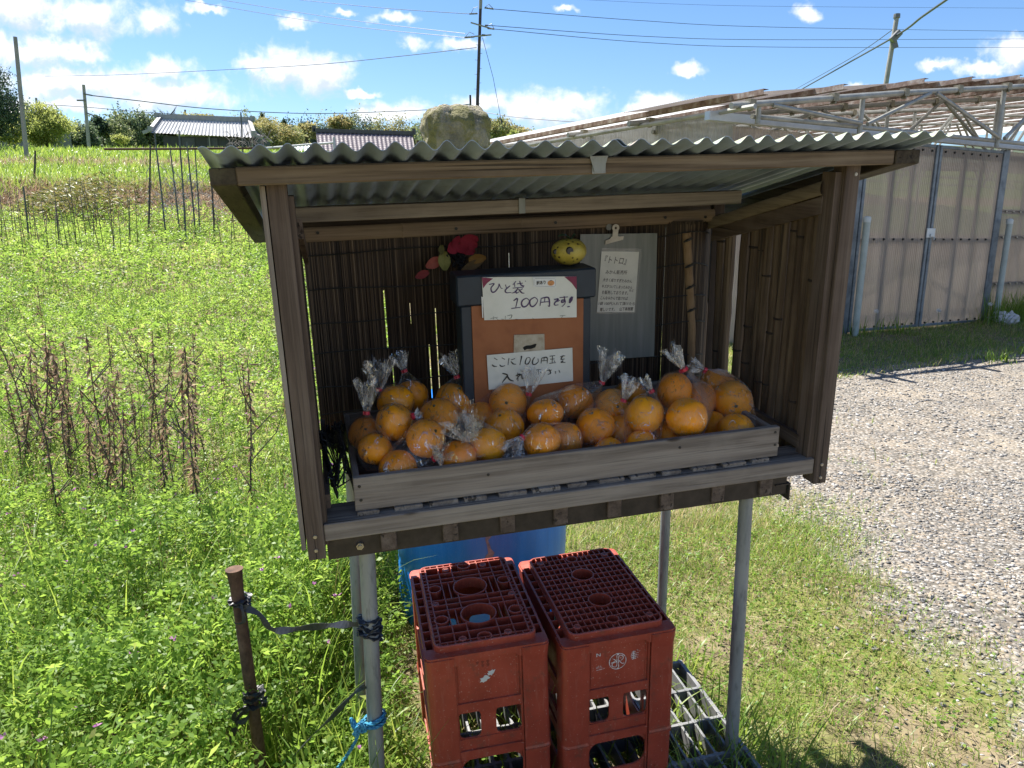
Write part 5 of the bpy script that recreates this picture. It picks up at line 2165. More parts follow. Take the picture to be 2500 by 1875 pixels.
def rand_dir(n, elo, ehi):
    az = rng.uniform(0, 2 * np.pi, n)
    el = rng.uniform(elo, ehi, n)
    return np.stack([np.cos(az) * np.cos(el), np.sin(az) * np.cos(el), np.sin(el)], 1)


def field_pts(n, y0, y1, xa=-.80, xb=-.16, p=1.0):
    """random points in the field seen left of the stand"""
    y = np.sqrt(rng.uniform(y0 * y0, y1 * y1, n))
    x = rng.uniform(xa, xb, n) * y
    return x, y


def canopy(x, y):
    return .09 + .24 * vnoise(x, y, 1.3, 21) ** 1.3 + .20 * vnoise(x, y, 3.7, 22) ** 1.4 + .08 * vnoise(x, y, 9, 23)


VV, QQ, RR = [], [], []


def keepclear(x, y):
    """False just in front of the stake, the near leg and the drum, where the grass stays trodden"""
    k1 = (np.abs(x - y * -.37) < .055) & (y > 1.0) & (y < 1.6)
    k2 = (np.abs(x - y * -.199) < .05) & (y > 1.0) & (y < 1.43)
    return ~(k1 | k2)


def sprays(x, y, s, hmul=1.0, npair=5):
    kq = keepclear(x, y)
    x, y = x[kq], y[kq]
    n = len(x)
    g = gz(x, y)
    hc = canopy(x, y) * hmul * np.where((x > -.52) & (x < -.1) & (y > 1.45) & (y < 2.4), .28, 1)
    u = rng.uniform(0, 1, n) ** .42
    B = np.stack([x, y, g + hc * u], 1)
    D = rand_dir(n, -.1, 1.05)
    N = unit(np.cross(np.cross(D, np.tile([0, 0, 1.], (n, 1))), D) + .5 * rng.normal(size=(n, 3)))
    S = unit(np.cross(D, N))
    L = rng.uniform(.045, .085, n) * s
    base = rng.uniform(0, 1, n) * .5 + .5 * (vnoise(x, y, .9, 31) - .5) + .3 * (vnoise(x, y, 2.8, 32) - .5) + .32
    for kk_ in range(npair):
        t = (kk_ + .6) / npair
        for sd in (-1, 1):
            P = B + D * (L * t)[:, None] + rng.normal(size=(n, 3)) * (.002 * s)
            d = unit(S * sd * .95 + D * .45 + .25 * rng.normal(size=(n, 3)))
            nn = unit(N + .35 * rng.normal(size=(n, 3)))
            v, q = leaf_quads(P, d, nn, rng.uniform(.011, .018, n) * s, rng.uniform(.0048, .0085, n) * s, .12)
            QQ.append(q + sum(len(a) for a in VV))
            VV.append(v)
            RR.append(np.repeat(np.clip(base + rng.normal(0, .10, n), 0, 1), 4))


x, y = field_pts(8500, 1.05, 4.2)
sprays(x, y, 1.0)
def broad(n, y0, y1, l0, l1):
    x, y = field_pts(n, y0, y1)
    kq = keepclear(x, y) & (vnoise(x, y, 1.9, 44) > .42)
    x, y = x[kq], y[kq]
    n = len(x)
    P = np.stack([x, y, gz(x, y) + canopy(x, y) * rng.uniform(.5, 1.15, n)], 1)
    v, q = leaf_quads(P, rand_dir(n, -.2, 1.1), unit(rng.normal(size=(n, 3)) + [0, 0, .8]), rng.uniform(l0, l1, n), rng.uniform(l0 * .35, l1 * .45, n), .12)
    QQ.append(q + sum(len(a) for a in VV))
    VV.append(v)
    RR.append(np.repeat(rng.uniform(.25, 1, n), 4))


broad(1100, 1.2, 3.2, .018, .042)
broad(1500, 3.0, 9.0, .04, .08)
x, y = field_pts(2600, 1.05, 2.8)
sprays(x, y, 1.45, 1.1)
x = rng.uniform(-.75, .12, 2600)
y = rng.uniform(1.85, 3.4, 2600)
sprays(x[x < -.42], y[x < -.42], 1.0)
x, y = field_pts(8500, 4.0, 9.2)
sprays(x, y, 1.9)
x, y = field_pts(9000, 8.8, 18.2)
sprays(x, y, 3.3, 1.15, 4)
me = np_mesh('field_plants', np.concatenate(VV), np.concatenate(QQ), GREEN, np.concatenate(RR))
tag(link('field_plants', me), 'dense green vetch and clover covering the field left of the stand', 'ground cover', kind='stuff')


def blades(x, y, zb, L, W, rv, lean=.5, seg=4, curl=1.0):
    """curved grass ribbons as arrays"""
    n = len(x)
    az = rng.uniform(0, 2 * np.pi, n)
    H = np.stack([np.cos(az), np.sin(az), np.zeros(n)], 1)
    S = np.stack([-np.sin(az), np.cos(az), np.zeros(n)], 1)
    th0 = np.abs(rng.normal(0, lean * .5, n))
    bend = rng.uniform(.2, 1.5, n) * curl
    P = np.stack([x, y, zb], 1)
    V = np.zeros((n, seg + 1, 2, 3))
    for i in range(seg + 1):
        t = i / seg
        w = W * (1 - t ** 1.6) * (.75 + .5 * t * (1 - t) * 2) + .0002
        V[:, i, 0] = P - S * (w / 2)[:, None]
        V[:, i, 1] = P + S * (w / 2)[:, None]
        th = th0 + bend * (t + .5 / seg)
        d = H * np.sin(th)[:, None] + np.array([0, 0, 1.]) * np.cos(th)[:, None]
        P = P + d * (L / seg)[:, None]
    b0 = np.arange(n)[:, None] * (seg + 1) * 2
    q = []
    for i in range(seg):
        q.append(np.stack([b0[:, 0] + 2 * i, b0[:, 0] + 2 * i + 1, b0[:, 0] + 2 * i + 3, b0[:, 0] + 2 * i + 2], 1))
    return V.reshape(-1, 3), np.concatenate(q), np.repeat(rv, (seg + 1) * 2)


def join(parts):
    V, Q, R, o = [], [], [], 0
    for v, q, r in parts:
        V.append(v)
        Q.append(q + o)
        R.append(r)
        o += len(v)
    return np.concatenate(V), np.concatenate(Q), np.concatenate(R)


# tall grass in the field, round the legs, stake and crates
parts = []
x, y = field_pts(9000, 1.05, 4.5)
kq = (vnoise(x, y, 1.6, 41) > .38) & (rng.uniform(0, 1, 9000) < 1.25 - .22 * y) & keepclear(x, y) & ~((x > -.5) & (x < -.1) & (y > 1.5) & (y < 2.4))
x, y = x[kq], y[kq]
n = len(x)
parts.append(blades(x, y, gz(x, y), rng.uniform(.16, .46, n), rng.uniform(.003, .0085, n), rng.uniform(.1, .8, n), .5, 5, .9))
x, y = field_pts(2600, 4.5, 17)
n = len(x)
parts.append(blades(x, y, gz(x, y), rng.uniform(.25, .5, n), rng.uniform(.004, .009, n) * (y / 5), rng.uniform(.1, .8, n), .5, 4, .8))
for cx, cy, r, num, l0, l1 in ((-.30, 1.62, .16, 110, .10, .26), (-.50, 1.75, .16, 110, .18, .36), (-.20, 1.30, .16, 90, .12, .30), (-.50, 1.35, .25, 170, .15, .38),                                 (.47, 1.78, .16, 110, .08, .22), (.60, 1.62, .14, 130, .10, .24), (.42, 1.62, .16, 90, .1, .26), (.10, 1.60, .25, 130, .1, .25), (.52, 2.05, .10, 60, .08, .18), (-.62, 1.58, .14, 90, .15, .36), (.28, 1.32, .12, 60, .1, .22)):
    a = rng.uniform(0, 6.28, num)
    q = np.sqrt(rng.uniform(0, 1, num)) * r
    x, y = cx + q * np.cos(a), cy + q * np.sin(a)
    kq = keepclear(x, y) & ~((x > -.47) & (x < -.19) & (y > 1.72) & (y < 2.4))
    x, y = x[kq], y[kq]
    num = len(x)
    if not num:
        continue
    parts.append(blades(x, y, gz(x, y) - .01, rng.uniform(l0, l1, num), rng.uniform(.004, .009, num), rng.uniform(.15, .8, num), .55, 6, 1.0))
x, y = field_pts(1500, 1.05, 2.7)
kq = (vnoise(x, y, 2.1, 43) > .45) & keepclear(x, y) & ~((x > -.5) & (x < -.1) & (y > 1.5) & (y < 2.4))
x, y = x[kq], y[kq]
n = len(x)
parts.append(blades(x, y, gz(x, y), rng.uniform(.28, .58, n), rng.uniform(.006, .012, n), rng.uniform(.2, .75, n), .45, 7, 1.0))
V_, Q_, R_ = join(parts)
tag(link('tall_grass', np_mesh('tall_grass', V_, Q_, GRASS, R_)), 'long loose grass blades among the field plants and round the stand legs', 'grass', kind='stuff')

# short turf between the stand and the gravel, by the greenhouse, patches on the gravel
parts = []


def turf_pts(n, x0, x1, y0, y1):
    y = np.sqrt(rng.uniform(y0 * y0, y1 * y1, n))
    x = x0 + (x1 - x0) * rng.uniform(0, 1, n) * 1.0
    return x, y


def turf(n, x0, x1, y0, y1, l0, l1, w0, w1, keep=.92, seg=2):
    x, y = turf_pts(n, x0, x1, y0, y1)
    dn = (1 - gravel(x, y)) * (.22 + 1.2 * vnoise(x, y, 5.5, 51)) * (.5 + vnoise(x, y, 1.2, 52)) + .05 * (vnoise(x, y, 3.1, 53) > .62)
    kq = (rng.uniform(0, 1, n) < dn * keep) & ~((x < -.5) & (y < 3.4))
    x, y = x[kq], y[kq]
    m_ = len(x)
    dryf = vnoise(x, y, 2.3, 54)
    rv = np.where(rng.uniform(0, 1, m_) < .14 + .30 * dryf, rng.uniform(.86, 1.0, m_), rng.uniform(.1, .82, m_))
    hmul = .6 + .9 * vnoise(x, y, 1.9, 55)
    parts.append(blades(x, y, gz(x, y) - .004, rng.uniform(l0, l1, m_) * hmul, rng.uniform(w0, w1, m_), rv, .9, seg, 1.3))


turf(100000, -.5, 1.9, 1.2, 4.2, .025, .075, .0016, .0034, 1.0)
turf(30000, .0, 2.4, 4.0, 8.5, .03, .09, .003, .006, .9)
turf(12000, -1.6, .05, 3.4, 9.0, .06, .16, .004, .008, 1.0)
# by the greenhouse wall
n = 40000
aa = rng.uniform(-5.0, 5.5, n)
bb = -1.65 * rng.uniform(0, 1, n) ** 1.1
x = GO.x + aa * math.cos(GA) - bb * math.sin(GA)
y = GO.y + aa * math.sin(GA) + bb * math.cos(GA)
rv = np.where(rng.uniform(0, 1, n) < .34, rng.uniform(.82, 1, n), rng.uniform(.05, .7, n))
parts.append(blades(x, y, gz(x, y) - .005, rng.uniform(.02, .075, n) * (.6 + vnoise(x, y, 1.5, 56)), rng.uniform(.004, .009, n), rv, .9, 2, 1.2))
for ca, cb, num, l1 in ((1.45, -.15, 260, .55), (1.95, -.12, 300, .6), (2.5, -.15, 260, .5), (-.55, -.12, 60, .28), (-1.15, -.12, 60, .25), (-.35, -1.55, 50, .22), (1.2, -1.2, 60, .2), (.3, -1.6, 60, .22), (-1.3, -1.75, 90, .18), (3.2, -.2, 300, .5)):
    a_ = ca + rng.normal(0, .16, num)
    b_ = cb + rng.normal(0, .08, num)
    x = GO.x + a_ * math.cos(GA) - b_ * math.sin(GA)
    y = GO.y + a_ * math.sin(GA) + b_ * math.cos(GA)
    parts.append(blades(x, y, gz(x, y) - .01, rng.uniform(.25, 1, num) * l1, rng.uniform(.006, .014, num), rng.uniform(.05, .7, num), .45, 4, .8))
V_, Q_, R_ = join([(v, q, r) for v, q, r in parts if len(q)])
tag(link('short_turf', np_mesh('short_turf', V_, Q_, GRASS, R_)), 'short patchy turf with dry blades beside the gravel drive', 'grass', kind='stuff')

# small clover-like leaves low in the turf
VV, QQ, RR = [], [], []
n = 30000
x, y = turf_pts(n, -.35, 1.9, 1.15, 4.4)
dn = (1 - gravel(x, y)) * (vnoise(x, y, 2.6, 61) > .50) * (.4 + vnoise(x, y, 7, 62)) + .06 * (vnoise(x, y, 6, 63) > .75)
kq = (rng.uniform(0, 1, n) < dn)
x, y = x[kq], y[kq]
n = len(x)
P = np.stack([x, y, gz(x, y) + rng.uniform(.004, .045, n) * (.4 + vnoise(x, y, 1.9, 55))], 1)
D = rand_dir(n, -.1, .5)
N = unit(np.array([0, 0, 1.]) + .5 * rng.normal(size=(n, 3)))
v, q = leaf_quads(P, D, N, rng.uniform(.008, .02, n), rng.uniform(.006, .012, n), .1)
tag(link('clover_patch', np_mesh('clover_patch', v, q, GREEN, np.repeat(np.clip(rng.normal(.55, .2, n), 0, 1), 4))), 'low clover leaves growing through the turf', 'ground cover', kind='stuff')

# straw litter on the turf
n = 8000
x, y = turf_pts(n, -.3, 2.3, 1.2, 5.0)
kq = rng.uniform(0, 1, n) < .25 + .75 * (1 - gravel(x, y))
x, y = x[kq], y[kq]
n = len(x)
P = np.stack([x, y, gz(x, y) + rng.uniform(.004, .016, n)], 1)
D = rand_dir(n, -.12, .18)
v, q = leaf_quads(P, D, np.tile([0, 0, 1.], (n, 1)), rng.uniform(.02, .08, n), rng.uniform(.0015, .004, n), .1)
tag(link('straw_litter', np_mesh('straw_litter', v, q, DRY, np.repeat(rng.uniform(.35, 1, n), 4))), 'dry straw and dead blades scattered on the turf', 'litter', kind='stuff')

# loose gravel: low-poly stones near the camera
ov_, of_ = icos(1)
ov_ = np.array(ov_)
of_ = np.array(of_)
mt, k = newmat('gravel_stone')
a = k.n('ShaderNodeAttribute', attribute_name='rv')
n2 = k.noise(k.n('ShaderNodeNewGeometry').outputs['Position'], 120, 3, .6)
c = k.ramp(a.outputs['Fac'], [(.0, (.08, .08, .08)), (.2, (.145, .143, .14)), (.45, (.215, .21, .20)), (.62, (.265, .25, .225)), (.76, (.24, .195, .145)), (.88, (.32, .31, .295)), (1, (.50, .49, .47))])
c = k.mix(k.math('MULTIPLY', k.smooth(n2, .5, .7), .35), c, (.20, .18, .15))
p = k.n('ShaderNodeBsdfPrincipled')
k.l(c, p.inputs['Base Color'])
p.inputs['Roughness'].default_value = .75
finish(k, p)


def stones(n, x0, x1, y0, y1, r0, r1, pw=2.2):
    y = np.sqrt(rng.uniform(y0 * y0, y1 * y1, n))
    x = rng.uniform(x0, x1, n) + (y - y0) * .30 * rng.uniform(0, 1, n)
    kq = rng.uniform(0, 1, n) < .05 + gravel(x, y) * (.35 + 1.0 * vnoise(x, y, 2.2, 15))
    x, y = x[kq], y[kq]
    n = len(x)
    r = r0 + (r1 - r0) * rng.uniform(0, 1, n) ** pw
    sc = rng.uniform(.5, 1.35, (n, 3)) * r[:, None]
    sc[:, 2] *= .5
    az = rng.uniform(0, 6.28, n)
    lump = 1 + .22 * rng.normal(size=(n, len(ov_)))
    B = ov_[None] * lump[:, :, None] * sc[:, None, :]
    X = B[:, :, 0] * np.cos(az)[:, None] - B[:, :, 1] * np.sin(az)[:, None] + x[:, None]
    Y = B[:, :, 0] * np.sin(az)[:, None] + B[:, :, 1] * np.cos(az)[:, None] + y[:, None]
    Z = B[:, :, 2] + (gz(x, y) + r * .18)[:, None]
    V = np.stack([X, Y, Z], 2).reshape(-1, 3)
    Q = (of_[None] + (np.arange(n) * len(ov_))[:, None, None]).reshape(-1, 3)
    return V, Q, np.repeat(rng.uniform(0, 1, n), len(ov_))


V_, Q_, R_ = join([stones(34000, .8, 2.9, 1.35, 3.8, .002, .0105, 3.2), stones(9000, .6, 4.2, 3.6, 7.5, .006, .014, 2.2)])
tag(link('gravel_stones', np_mesh('gravel_stones', V_, Q_, mt, R_)), 'loose pale and grey gravel on the drive', 'gravel', kind='stuff')

# thin dead stems standing through the field plants
n = 2600
x, y = field_pts(n, 2.0, 13)
kq = vnoise(x, y, .8, 45) > .42
x, y = x[kq], y[kq]
n = len(x)
v, q, r = blades(x, y, gz(x, y), rng.uniform(.25, .62, n), rng.uniform(.002, .0035, n) * (1 + y / 6), rng.uniform(.0, .6, n), .35, 3, .35)
tag(link('dead_stems', np_mesh('dead_stems', v, q, DRY, r)), 'thin dead brown stems standing through the field plants', 'dead stems', kind='stuff')

# bank: dry grass and weeds, bamboo grass, green terrace
parts = []


def band(n, y0, y1, ta, tb, l0, l1, w0, w1, r0, r1, lean, curl, seg=3, mask=None):
    y = rng.uniform(y0, y1, n)
    x = rng.uniform(ta, tb, n) * y
    if mask is not None:
        kq = mask(x, y)
        x, y = x[kq], y[kq]
    n = len(x)
    return blades(x, y, gz(x, y) - .02, rng.uniform(l0, l1, n), rng.uniform(w0, w1, n), rng.uniform(r0, r1, n), lean, seg, curl)


V_, Q_, R_ = join([band(17000, 17.0, 21.4, -.74, -.24, .2, .55, .008, .02, .0, .9, 1.3, 1.6, 4), band(4500, 26.6, 28.8, -.74, -.2, .15, .45, .012, .03, .2, 1, 1.3, 1.2),
                   band(900, 15, 18, -.74, -.24, .3, .6, .006, .012, .4, 1, .5, .7)])
tag(link('dry_grass', np_mesh('dry_grass', V_, Q_, DRY, R_)), 'brown dead grass and weeds covering the field bank', 'dry grass', kind='stuff')
V_, Q_, R_ = join([band(15000, 20.6, 27.2, -.74, -.2, .18, .42, .012, .03, .15, .8, .8, 1.0), band(14000, 28.3, 37, -.74, -.2, .15, .38, .02, .045, .15, .8, .8, .9),
                   band(2500, 18, 21, -.74, -.24, .2, .5, .012, .03, .2, .9, .9, 1.0, mask=lambda x, y: vnoise(x, y, .7, 71) > .55), band(5000, 37, 58, -.72, -.1, .2, .5, .04, .08, .15, .8, .8, .9)])
tag(link('terrace_grass', np_mesh('terrace_grass', V_, Q_, GRASS, R_)), 'bright green grass on the terraces above the brown bank', 'grass', kind='stuff')
n = 5000
x = rng.normal(-.555, .05, n) * 18.3
y = 18.3 + rng.normal(0, .7, n)
P = np.stack([x, y, gz(x, y) + .95 * rng.uniform(0, 1, n) ** .7 * np.exp(-((x / 18.3 + .555) / .09) ** 2)], 1)
D = rand_dir(n, -.7, .6)
v, q = leaf_quads(P, D, unit(rng.normal(size=(n, 3)) + [0, -.3, .8]), rng.uniform(.08, .2, n), rng.uniform(.02, .038, n), .1)
bg_ = link('bamboo_grass', np_mesh('bamboo_grass', v, q, MOSSY, np.repeat(rng.uniform(0, 1, n), 4)))
tag(bg_, 'clump of yellowing bamboo grass on the brown bank', 'bamboo grass', kind='stuff')
# small pink vetch flowers
n = 170
x, y = field_pts(n, 1.1, 5)
P = np.stack([x, y, gz(x, y) + canopy(x, y) * 1.02 + .01], 1)
VVf, QQf = [], []
for k_ in range(3):
    v, q = leaf_quads(P, rand_dir(n, -.2, 1.0), unit(rng.normal(size=(n, 3))), rng.uniform(.010, .017, n), rng.uniform(.007, .011, n), .2)
    QQf.append(q + len(v) * k_)
    VVf.append(v)
tag(link('vetch_flowers', np_mesh('vetch_flowers', np.concatenate(VVf), np.concatenate(QQf), leafmat('pink_petal', [(0, (.30, .06, .28)), (1, (.55, .30, .50))], .3), rng.uniform(0, 1, n * 12))), 'tiny pink and purple vetch flowers dotted over the field', 'flowers', kind='stuff')
# ------------------------------------------------------------------ dead weed stalks in the field
STALK = mat('dead_stalk', [(.045, .036, .028), (.09, .072, .054), (.15, .125, .095)], .85, 0, 40)


def make_weed(seed):
    rg = random.Random(seed)
    H = rg.uniform(.72, .95)
    t = empty('dead_weed', None, 'tall dead brown weed stalk with withered leaves standing in the green field', 'dead weed', 'dead weed stalks in the field')
    pts = []
    bx, by = rg.uniform(-.16, .16), rg.uniform(-.10, .10)
    for i in range(9):
        s = i / 8
        pts.append((bx * s * s + .008 * math.sin(s * 9 + seed), by * s * s + .008 * math.cos(s * 7 + seed), H * s))
    b = MB()
    b.tube(pts, [.0048 - .0032 * i / 8 for i in range(9)], 6)
    for k_ in range(rg.choice((2, 3, 4, 5))):
        j = rg.randrange(3, 8)
        p0 = Vector(pts[j])
        an = rg.uniform(0, 6.28)
        L = rg.uniform(.08, .24)
        p1 = p0 + Vector((math.cos(an) * L * .5, math.sin(an) * L * .5, L * .5))
        p2 = p1 + Vector((math.cos(an) * L * .2, math.sin(an) * L * .2, L * rg.uniform(-.3, .6)))
        b.tube([p0, p1, p2], [.0028, .0022, .001], 5)
    b.build('stem', STALK, t, smooth=True)
    n = 120
    V = []
    rr = np.random.default_rng(seed)
    s = rr.uniform(.12, 1, n) ** .8
    pa = np.array(pts)
    P = np.stack([np.interp(s, np.linspace(0, 1, 9), pa[:, j]) for j in range(3)], 1)
    az = rr.uniform(0, 6.28, n)
    D = unit(np.stack([np.cos(az), np.sin(az), rr.uniform(-2.2, .2, n)], 1))
    N = unit(rr.normal(size=(n, 3)))
    v, q = leaf_quads(P, D, N, rr.uniform(.018, .055, n), rr.uniform(.005, .013, n), .5)
    me = np_mesh('withered_leaves', v, q, DRY, np.repeat(rr.uniform(.05, .75, n), 4))
    link('withered_leaves', me, t)
    return t


def dup(root, loc, rotz=0.0, sc=1.0, label=None):
    r = root.copy()
    COL.objects.link(r)
    r.matrix_world = Matrix.Translation(Vector(loc)) @ Matrix.Rotation(rotz, 4, 'Z') @ Matrix.Scale(sc, 4)
    if label:
        r['label'] = label
    for ch in list(root.children):
        c = ch.copy()
        COL.objects.link(c)
        c.parent = r
        for g_ in ch.children:
            d = g_.copy()
            COL.objects.link(d)
            d.parent = c
    return r


weeds = [make_weed(s) for s in (3, 8, 15, 21, 33, 40, 52, 61)]
spots = []
rg = random.Random(5)
for px in (18, 34, 52, 62, 84, 100, 112, 128, 142, 150, 168, 178, 214, 226, 240, 252, 268, 282, 305, 316, 350, 372, 388, 402, 430, 442, 462, 486, 596):
    Y = rg.uniform(2.75, 3.7)
    p_ = at(px, 900, Y)
    spots.append((p_.x, Y))
for i, (x, y) in enumerate(spots):
    loc = (x, y, gz1(x, y) - .02)
    sc_ = rg.uniform(.78, 1.05)
    if i < 8:
        weeds[i].matrix_world = Matrix.Translation(Vector(loc)) @ Matrix.Scale(sc_, 4)
    else:
        dup(weeds[i % 8], loc, rg.uniform(0, 6.28), sc_)
# dock seed heads scattered further back
hd = empty('dock_plant', None, 'brown dried dock seed head rising from the green field', 'dried plant', 'dried dock seed heads in the field')
b = MB()
b.tube([(0, 0, 0), (.01, 0, .35), (.015, .005, .66)], [.004, .003, .002], 5)
b.build('stem', STALK, hd)
rr = np.random.default_rng(4)
n = 120
s = rr.uniform(.30, .66, n)
P = np.stack([.015 + rr.normal(0, .012, n), rr.normal(0, .012, n), s], 1)
v, q = leaf_quads(P, unit(rr.normal(size=(n, 3))), unit(rr.normal(size=(n, 3))), rr.uniform(.012, .03, n), rr.uniform(.006, .012, n), .3)
link('seed_head', np_mesh('seed_head', v, q, DRY, np.repeat(rr.uniform(.05, .6, n), 4)), hd)
for i, (px, Y) in enumerate(((455, 4.6), (400, 5.4), (585, 4.0), (96, 6.5), (345, 3.6), (520, 4.4), (250, 5.0))):
    p_ = at(px, 700, Y)
    loc = (p_.x, Y, gz1(p_.x, Y) - .05)
    if i == 0:
        hd.matrix_world = Matrix.Translation(Vector(loc))
    else:
        dup(hd, loc, i * 1.3, .8 + .07 * (i % 4))

# ------------------------------------------------------------------ thin stakes, cords, bean trellis
STK2 = mat('weathered_stick', [(.03, .026, .022), (.07, .06, .05), (.12, .11, .095)], .8, 0, 30)
PIPE = mat('thin_plastic_pole', [(.05, .065, .055), (.09, .115, .10)], .5, 0, 20)
stick_meshes = []
for i in range(5):
    b = MB()
    a = rnd.uniform(-.06, .06)
    b.tube([(0, 0, 0), (a * .5 + .01, 0, .5), (a, 0, 1.0)], [.0065, .006, .004], 6)
    stick_meshes.append(b.mesh('garden_stake', STK2, True))
rg = random.Random(11)
pxs = [2, 12, 22, 36, 44, 58, 66, 78, 88, 97, 108, 120, 131, 139, 148, 158, 166, 176, 186, 197, 205, 212, 222, 231, 240, 250, 258, 268, 277, 288, 297, 310, 318, 330, 545, 560, 577, 594, 612, 628, 640]
for px in pxs:
    Y = rg.uniform(11.5, 14.0)
    p_ = at(px, 600, Y)
    o = link('garden_stake', stick_meshes[rg.randrange(5)])
    o.matrix_world = Matrix.Translation((p_.x, Y, gz1(p_.x, Y) - .05)) @ Matrix.Rotation(rg.uniform(-.13, .10), 4, 'Y') @ Matrix.Rotation(rg.uniform(0, 6), 4, 'Z') @ Matrix.Diagonal((1, 1, rg.uniform(.95, 1.5), 1))
    tag(o, 'thin dark garden stake leaning in the row of stakes across the field', 'garden stake', 'garden stakes in the field')
for j, (pya, pyb) in enumerate(((536, 540), (598, 590))):
    b = MB()
    pts = []
    for i in range(25):
        px = -20 + 680 * i / 24
        q = at(px, pya + (pyb - pya) * i / 24 + 2 * math.sin(i * 1.1), 12.8)
        pts.append(q)
    b.tube(pts, .004, 5)
    tag(b.build('garden_string', M['black_iron']), ('upper' if j == 0 else 'lower') + ' thin dark cord strung between the garden stakes', 'cord')
TR = [((367, 352), (356, 545), 15.2, .020, 'green bean pole at the left end of the trellis, tied with white strips'), ((377, 323), (405, 568), 14.6, .016, 'dark bean pole leaning left across the trellis end pole'),
      ((415, 361), (438, 545), 15.2, .014, 'slender bean pole between the leaning pole and the rusty uprights'), ((437, 318), (444, 470), 15.5, .018, 'rusty upright carrying the long rod of the trellis'),
      ((456, 346), (476, 548), 15.0, .016, 'dark bean pole in the middle of the trellis with white ties'), ((476, 365), (479, 455), 15.6, .014, 'short thin pole standing behind the trellis middle'),
      ((588, 274), (590, 380), 15.8, .018, 'tall dark pole rising over the long rod beside the house roof'), ((517, 453), (520, 545), 14.8, .020, 'short pole wrapped in pale strips near the roof corner of the stand'),
      ((445, 430), (450, 545), 14.4, .013, 'low bean pole bristling with pale strips'), ((86, 368), (81, 440), 21.5, .03, 'lone dark post on the bank at the far left'),
      ((57, 455), (66, 560), 14.6, .018, 'dark stake standing taller than the other field stakes at the left')]
STRIPM = mat('pale_plastic_strip', [(.36, .38, .38), (.55, .56, .56)], .5)
for (a, c, Y, r, lab) in TR:
    p0, p1 = at(*c, Y), at(*a, Y)
    p0.z = min(p0.z, gz1(p0.x, Y) - .05) if Y < 20 else gz1(p0.x, Y) - .05
    t = empty('bean_pole', Matrix.Translation(p0), lab, 'pole', 'poles of the bean trellis')
    b = MB()
    d = p1 - p0
    b.tube([(0, 0, 0), d * .5 + Vector((.01, 0, 0)), d], [r, r * .95, r * .8], 7)
    b.build('pole', PIPE if r < .02 else STK2, t, smooth=True)
    if Y < 16 and r != .018:
        for k_ in range(7):
            b = MB()
            q = d * rnd.uniform(.25, .8)
            for s in range(2):
                e = Vector((rnd.uniform(-.10, .10), rnd.uniform(-.05, .05), rnd.uniform(-.14, .03)))
                b.tube([q, q + e * .6 + Vector((0, 0, .02)), q + e], [.005, .008, .002], 4)
            b.build('tie_strip', STRIPM, t)
b = MB()
b.tube([at(255, 364, 15.6), at(440, 363.5, 15.5), at(680, 361, 15.4)], .022, 8)
tag(b.build('trellis_rod', M['rust']), 'long horizontal rusty rod lying across the bean trellis', 'rod')
b = MB()
b.tube([at(640, 362.5, 15.3), at(818, 348, 15.0)], .020, 8)
b.tube([at(815, 335, 15.0), at(817, 375, 15.0)], .022, 8)
tag(b.build('trellis_rod', mat('white_plastic_pole', [(.42, .45, .44), (.6, .62, .6)], .5)), 'pale rod with a short rusty upright at its end above the roof edge', 'rod')
b = MB()
rg = random.Random(2)
for i in range(90):
    p0 = at(rg.uniform(380, 560), rg.uniform(440, 530), rg.uniform(15.2, 16.8))
    q = Vector((rg.uniform(-.5, .5), rg.uniform(-.2, .2), rg.uniform(-.15, .35)))
    b.tube([p0, p0 + q * .5 + Vector((0, 0, rg.uniform(0, .12))), p0 + q], [.006, .006, .003], 4, cap=False)
for i in range(60):
    p0 = at(rg.uniform(560, 665), rg.uniform(330, 362), rg.uniform(15.3, 15.7))
    q = Vector((rg.uniform(-.2, .2), 0, rg.uniform(-.1, .14)))
    b.tube([p0, p0 + q * .5 + Vector((rg.uniform(-.04, .04), 0, .05)), p0 + q], [.006, .007, .003], 4, cap=False)
tag(b.build('dead_vines', mat('dead_vine', [(.19, .15, .13), (.32, .28, .25), (.42, .38, .36)], .8, 0, 10)), 'tangle of pale dead vines and strips hanging on the bean trellis', 'dead vines', kind='stuff')

# ------------------------------------------------------------------ greenhouse with corrugated plastic walls
gh = empty('greenhouse', MG, 'long greenhouse of brownish corrugated plastic with pipe trusses and a double door', 'greenhouse')


def wallmat(name, col, tr, clear, rough=.35):
    mt, k = newmat(name)
    t = k.n('ShaderNodeTexCoord')
    n1 = k.noise(k.scaled(t.outputs['Object'], (1, 1, .25)), 3, 5, .6)
    n2 = k.noise(k.scaled(t.outputs['Object'], (1, 1, .05)), 30, 3, .6)
    c = k.ramp(n1, [(.3, tuple(x * .8 for x in col)), (.7, tuple(min(1, x * 1.15) for x in col))])
    c = k.mix(k.math('MULTIPLY', k.smooth(n2, .5, .75), .25), c, (.16, .13, .10))
    p = k.n('ShaderNodeBsdfPrincipled')
    k.l(c, p.inputs['Base Color'])
    p.inputs['Roughness'].default_value = rough
    tl = k.n('ShaderNodeBsdfTranslucent')
    k.l(c, tl.inputs[0])
    tp = k.n('ShaderNodeBsdfTransparent')
    m0 = k.n('ShaderNodeMixShader')
    m0.inputs[0].default_value = tr
    k.l(p.outputs[0], m0.inputs[1])
    k.l(tl.outputs[0], m0.inputs[2])
    m1 = k.n('ShaderNodeMixShader')
    m1.inputs[0].default_value = clear
    k.l(m0.outputs[0], m1.inputs[1])
    k.l(tp.outputs[0], m1.inputs[2])
    o = k.n('ShaderNodeOutputMaterial')
    k.l(m1.outputs[0], o.inputs[0])
    return mt


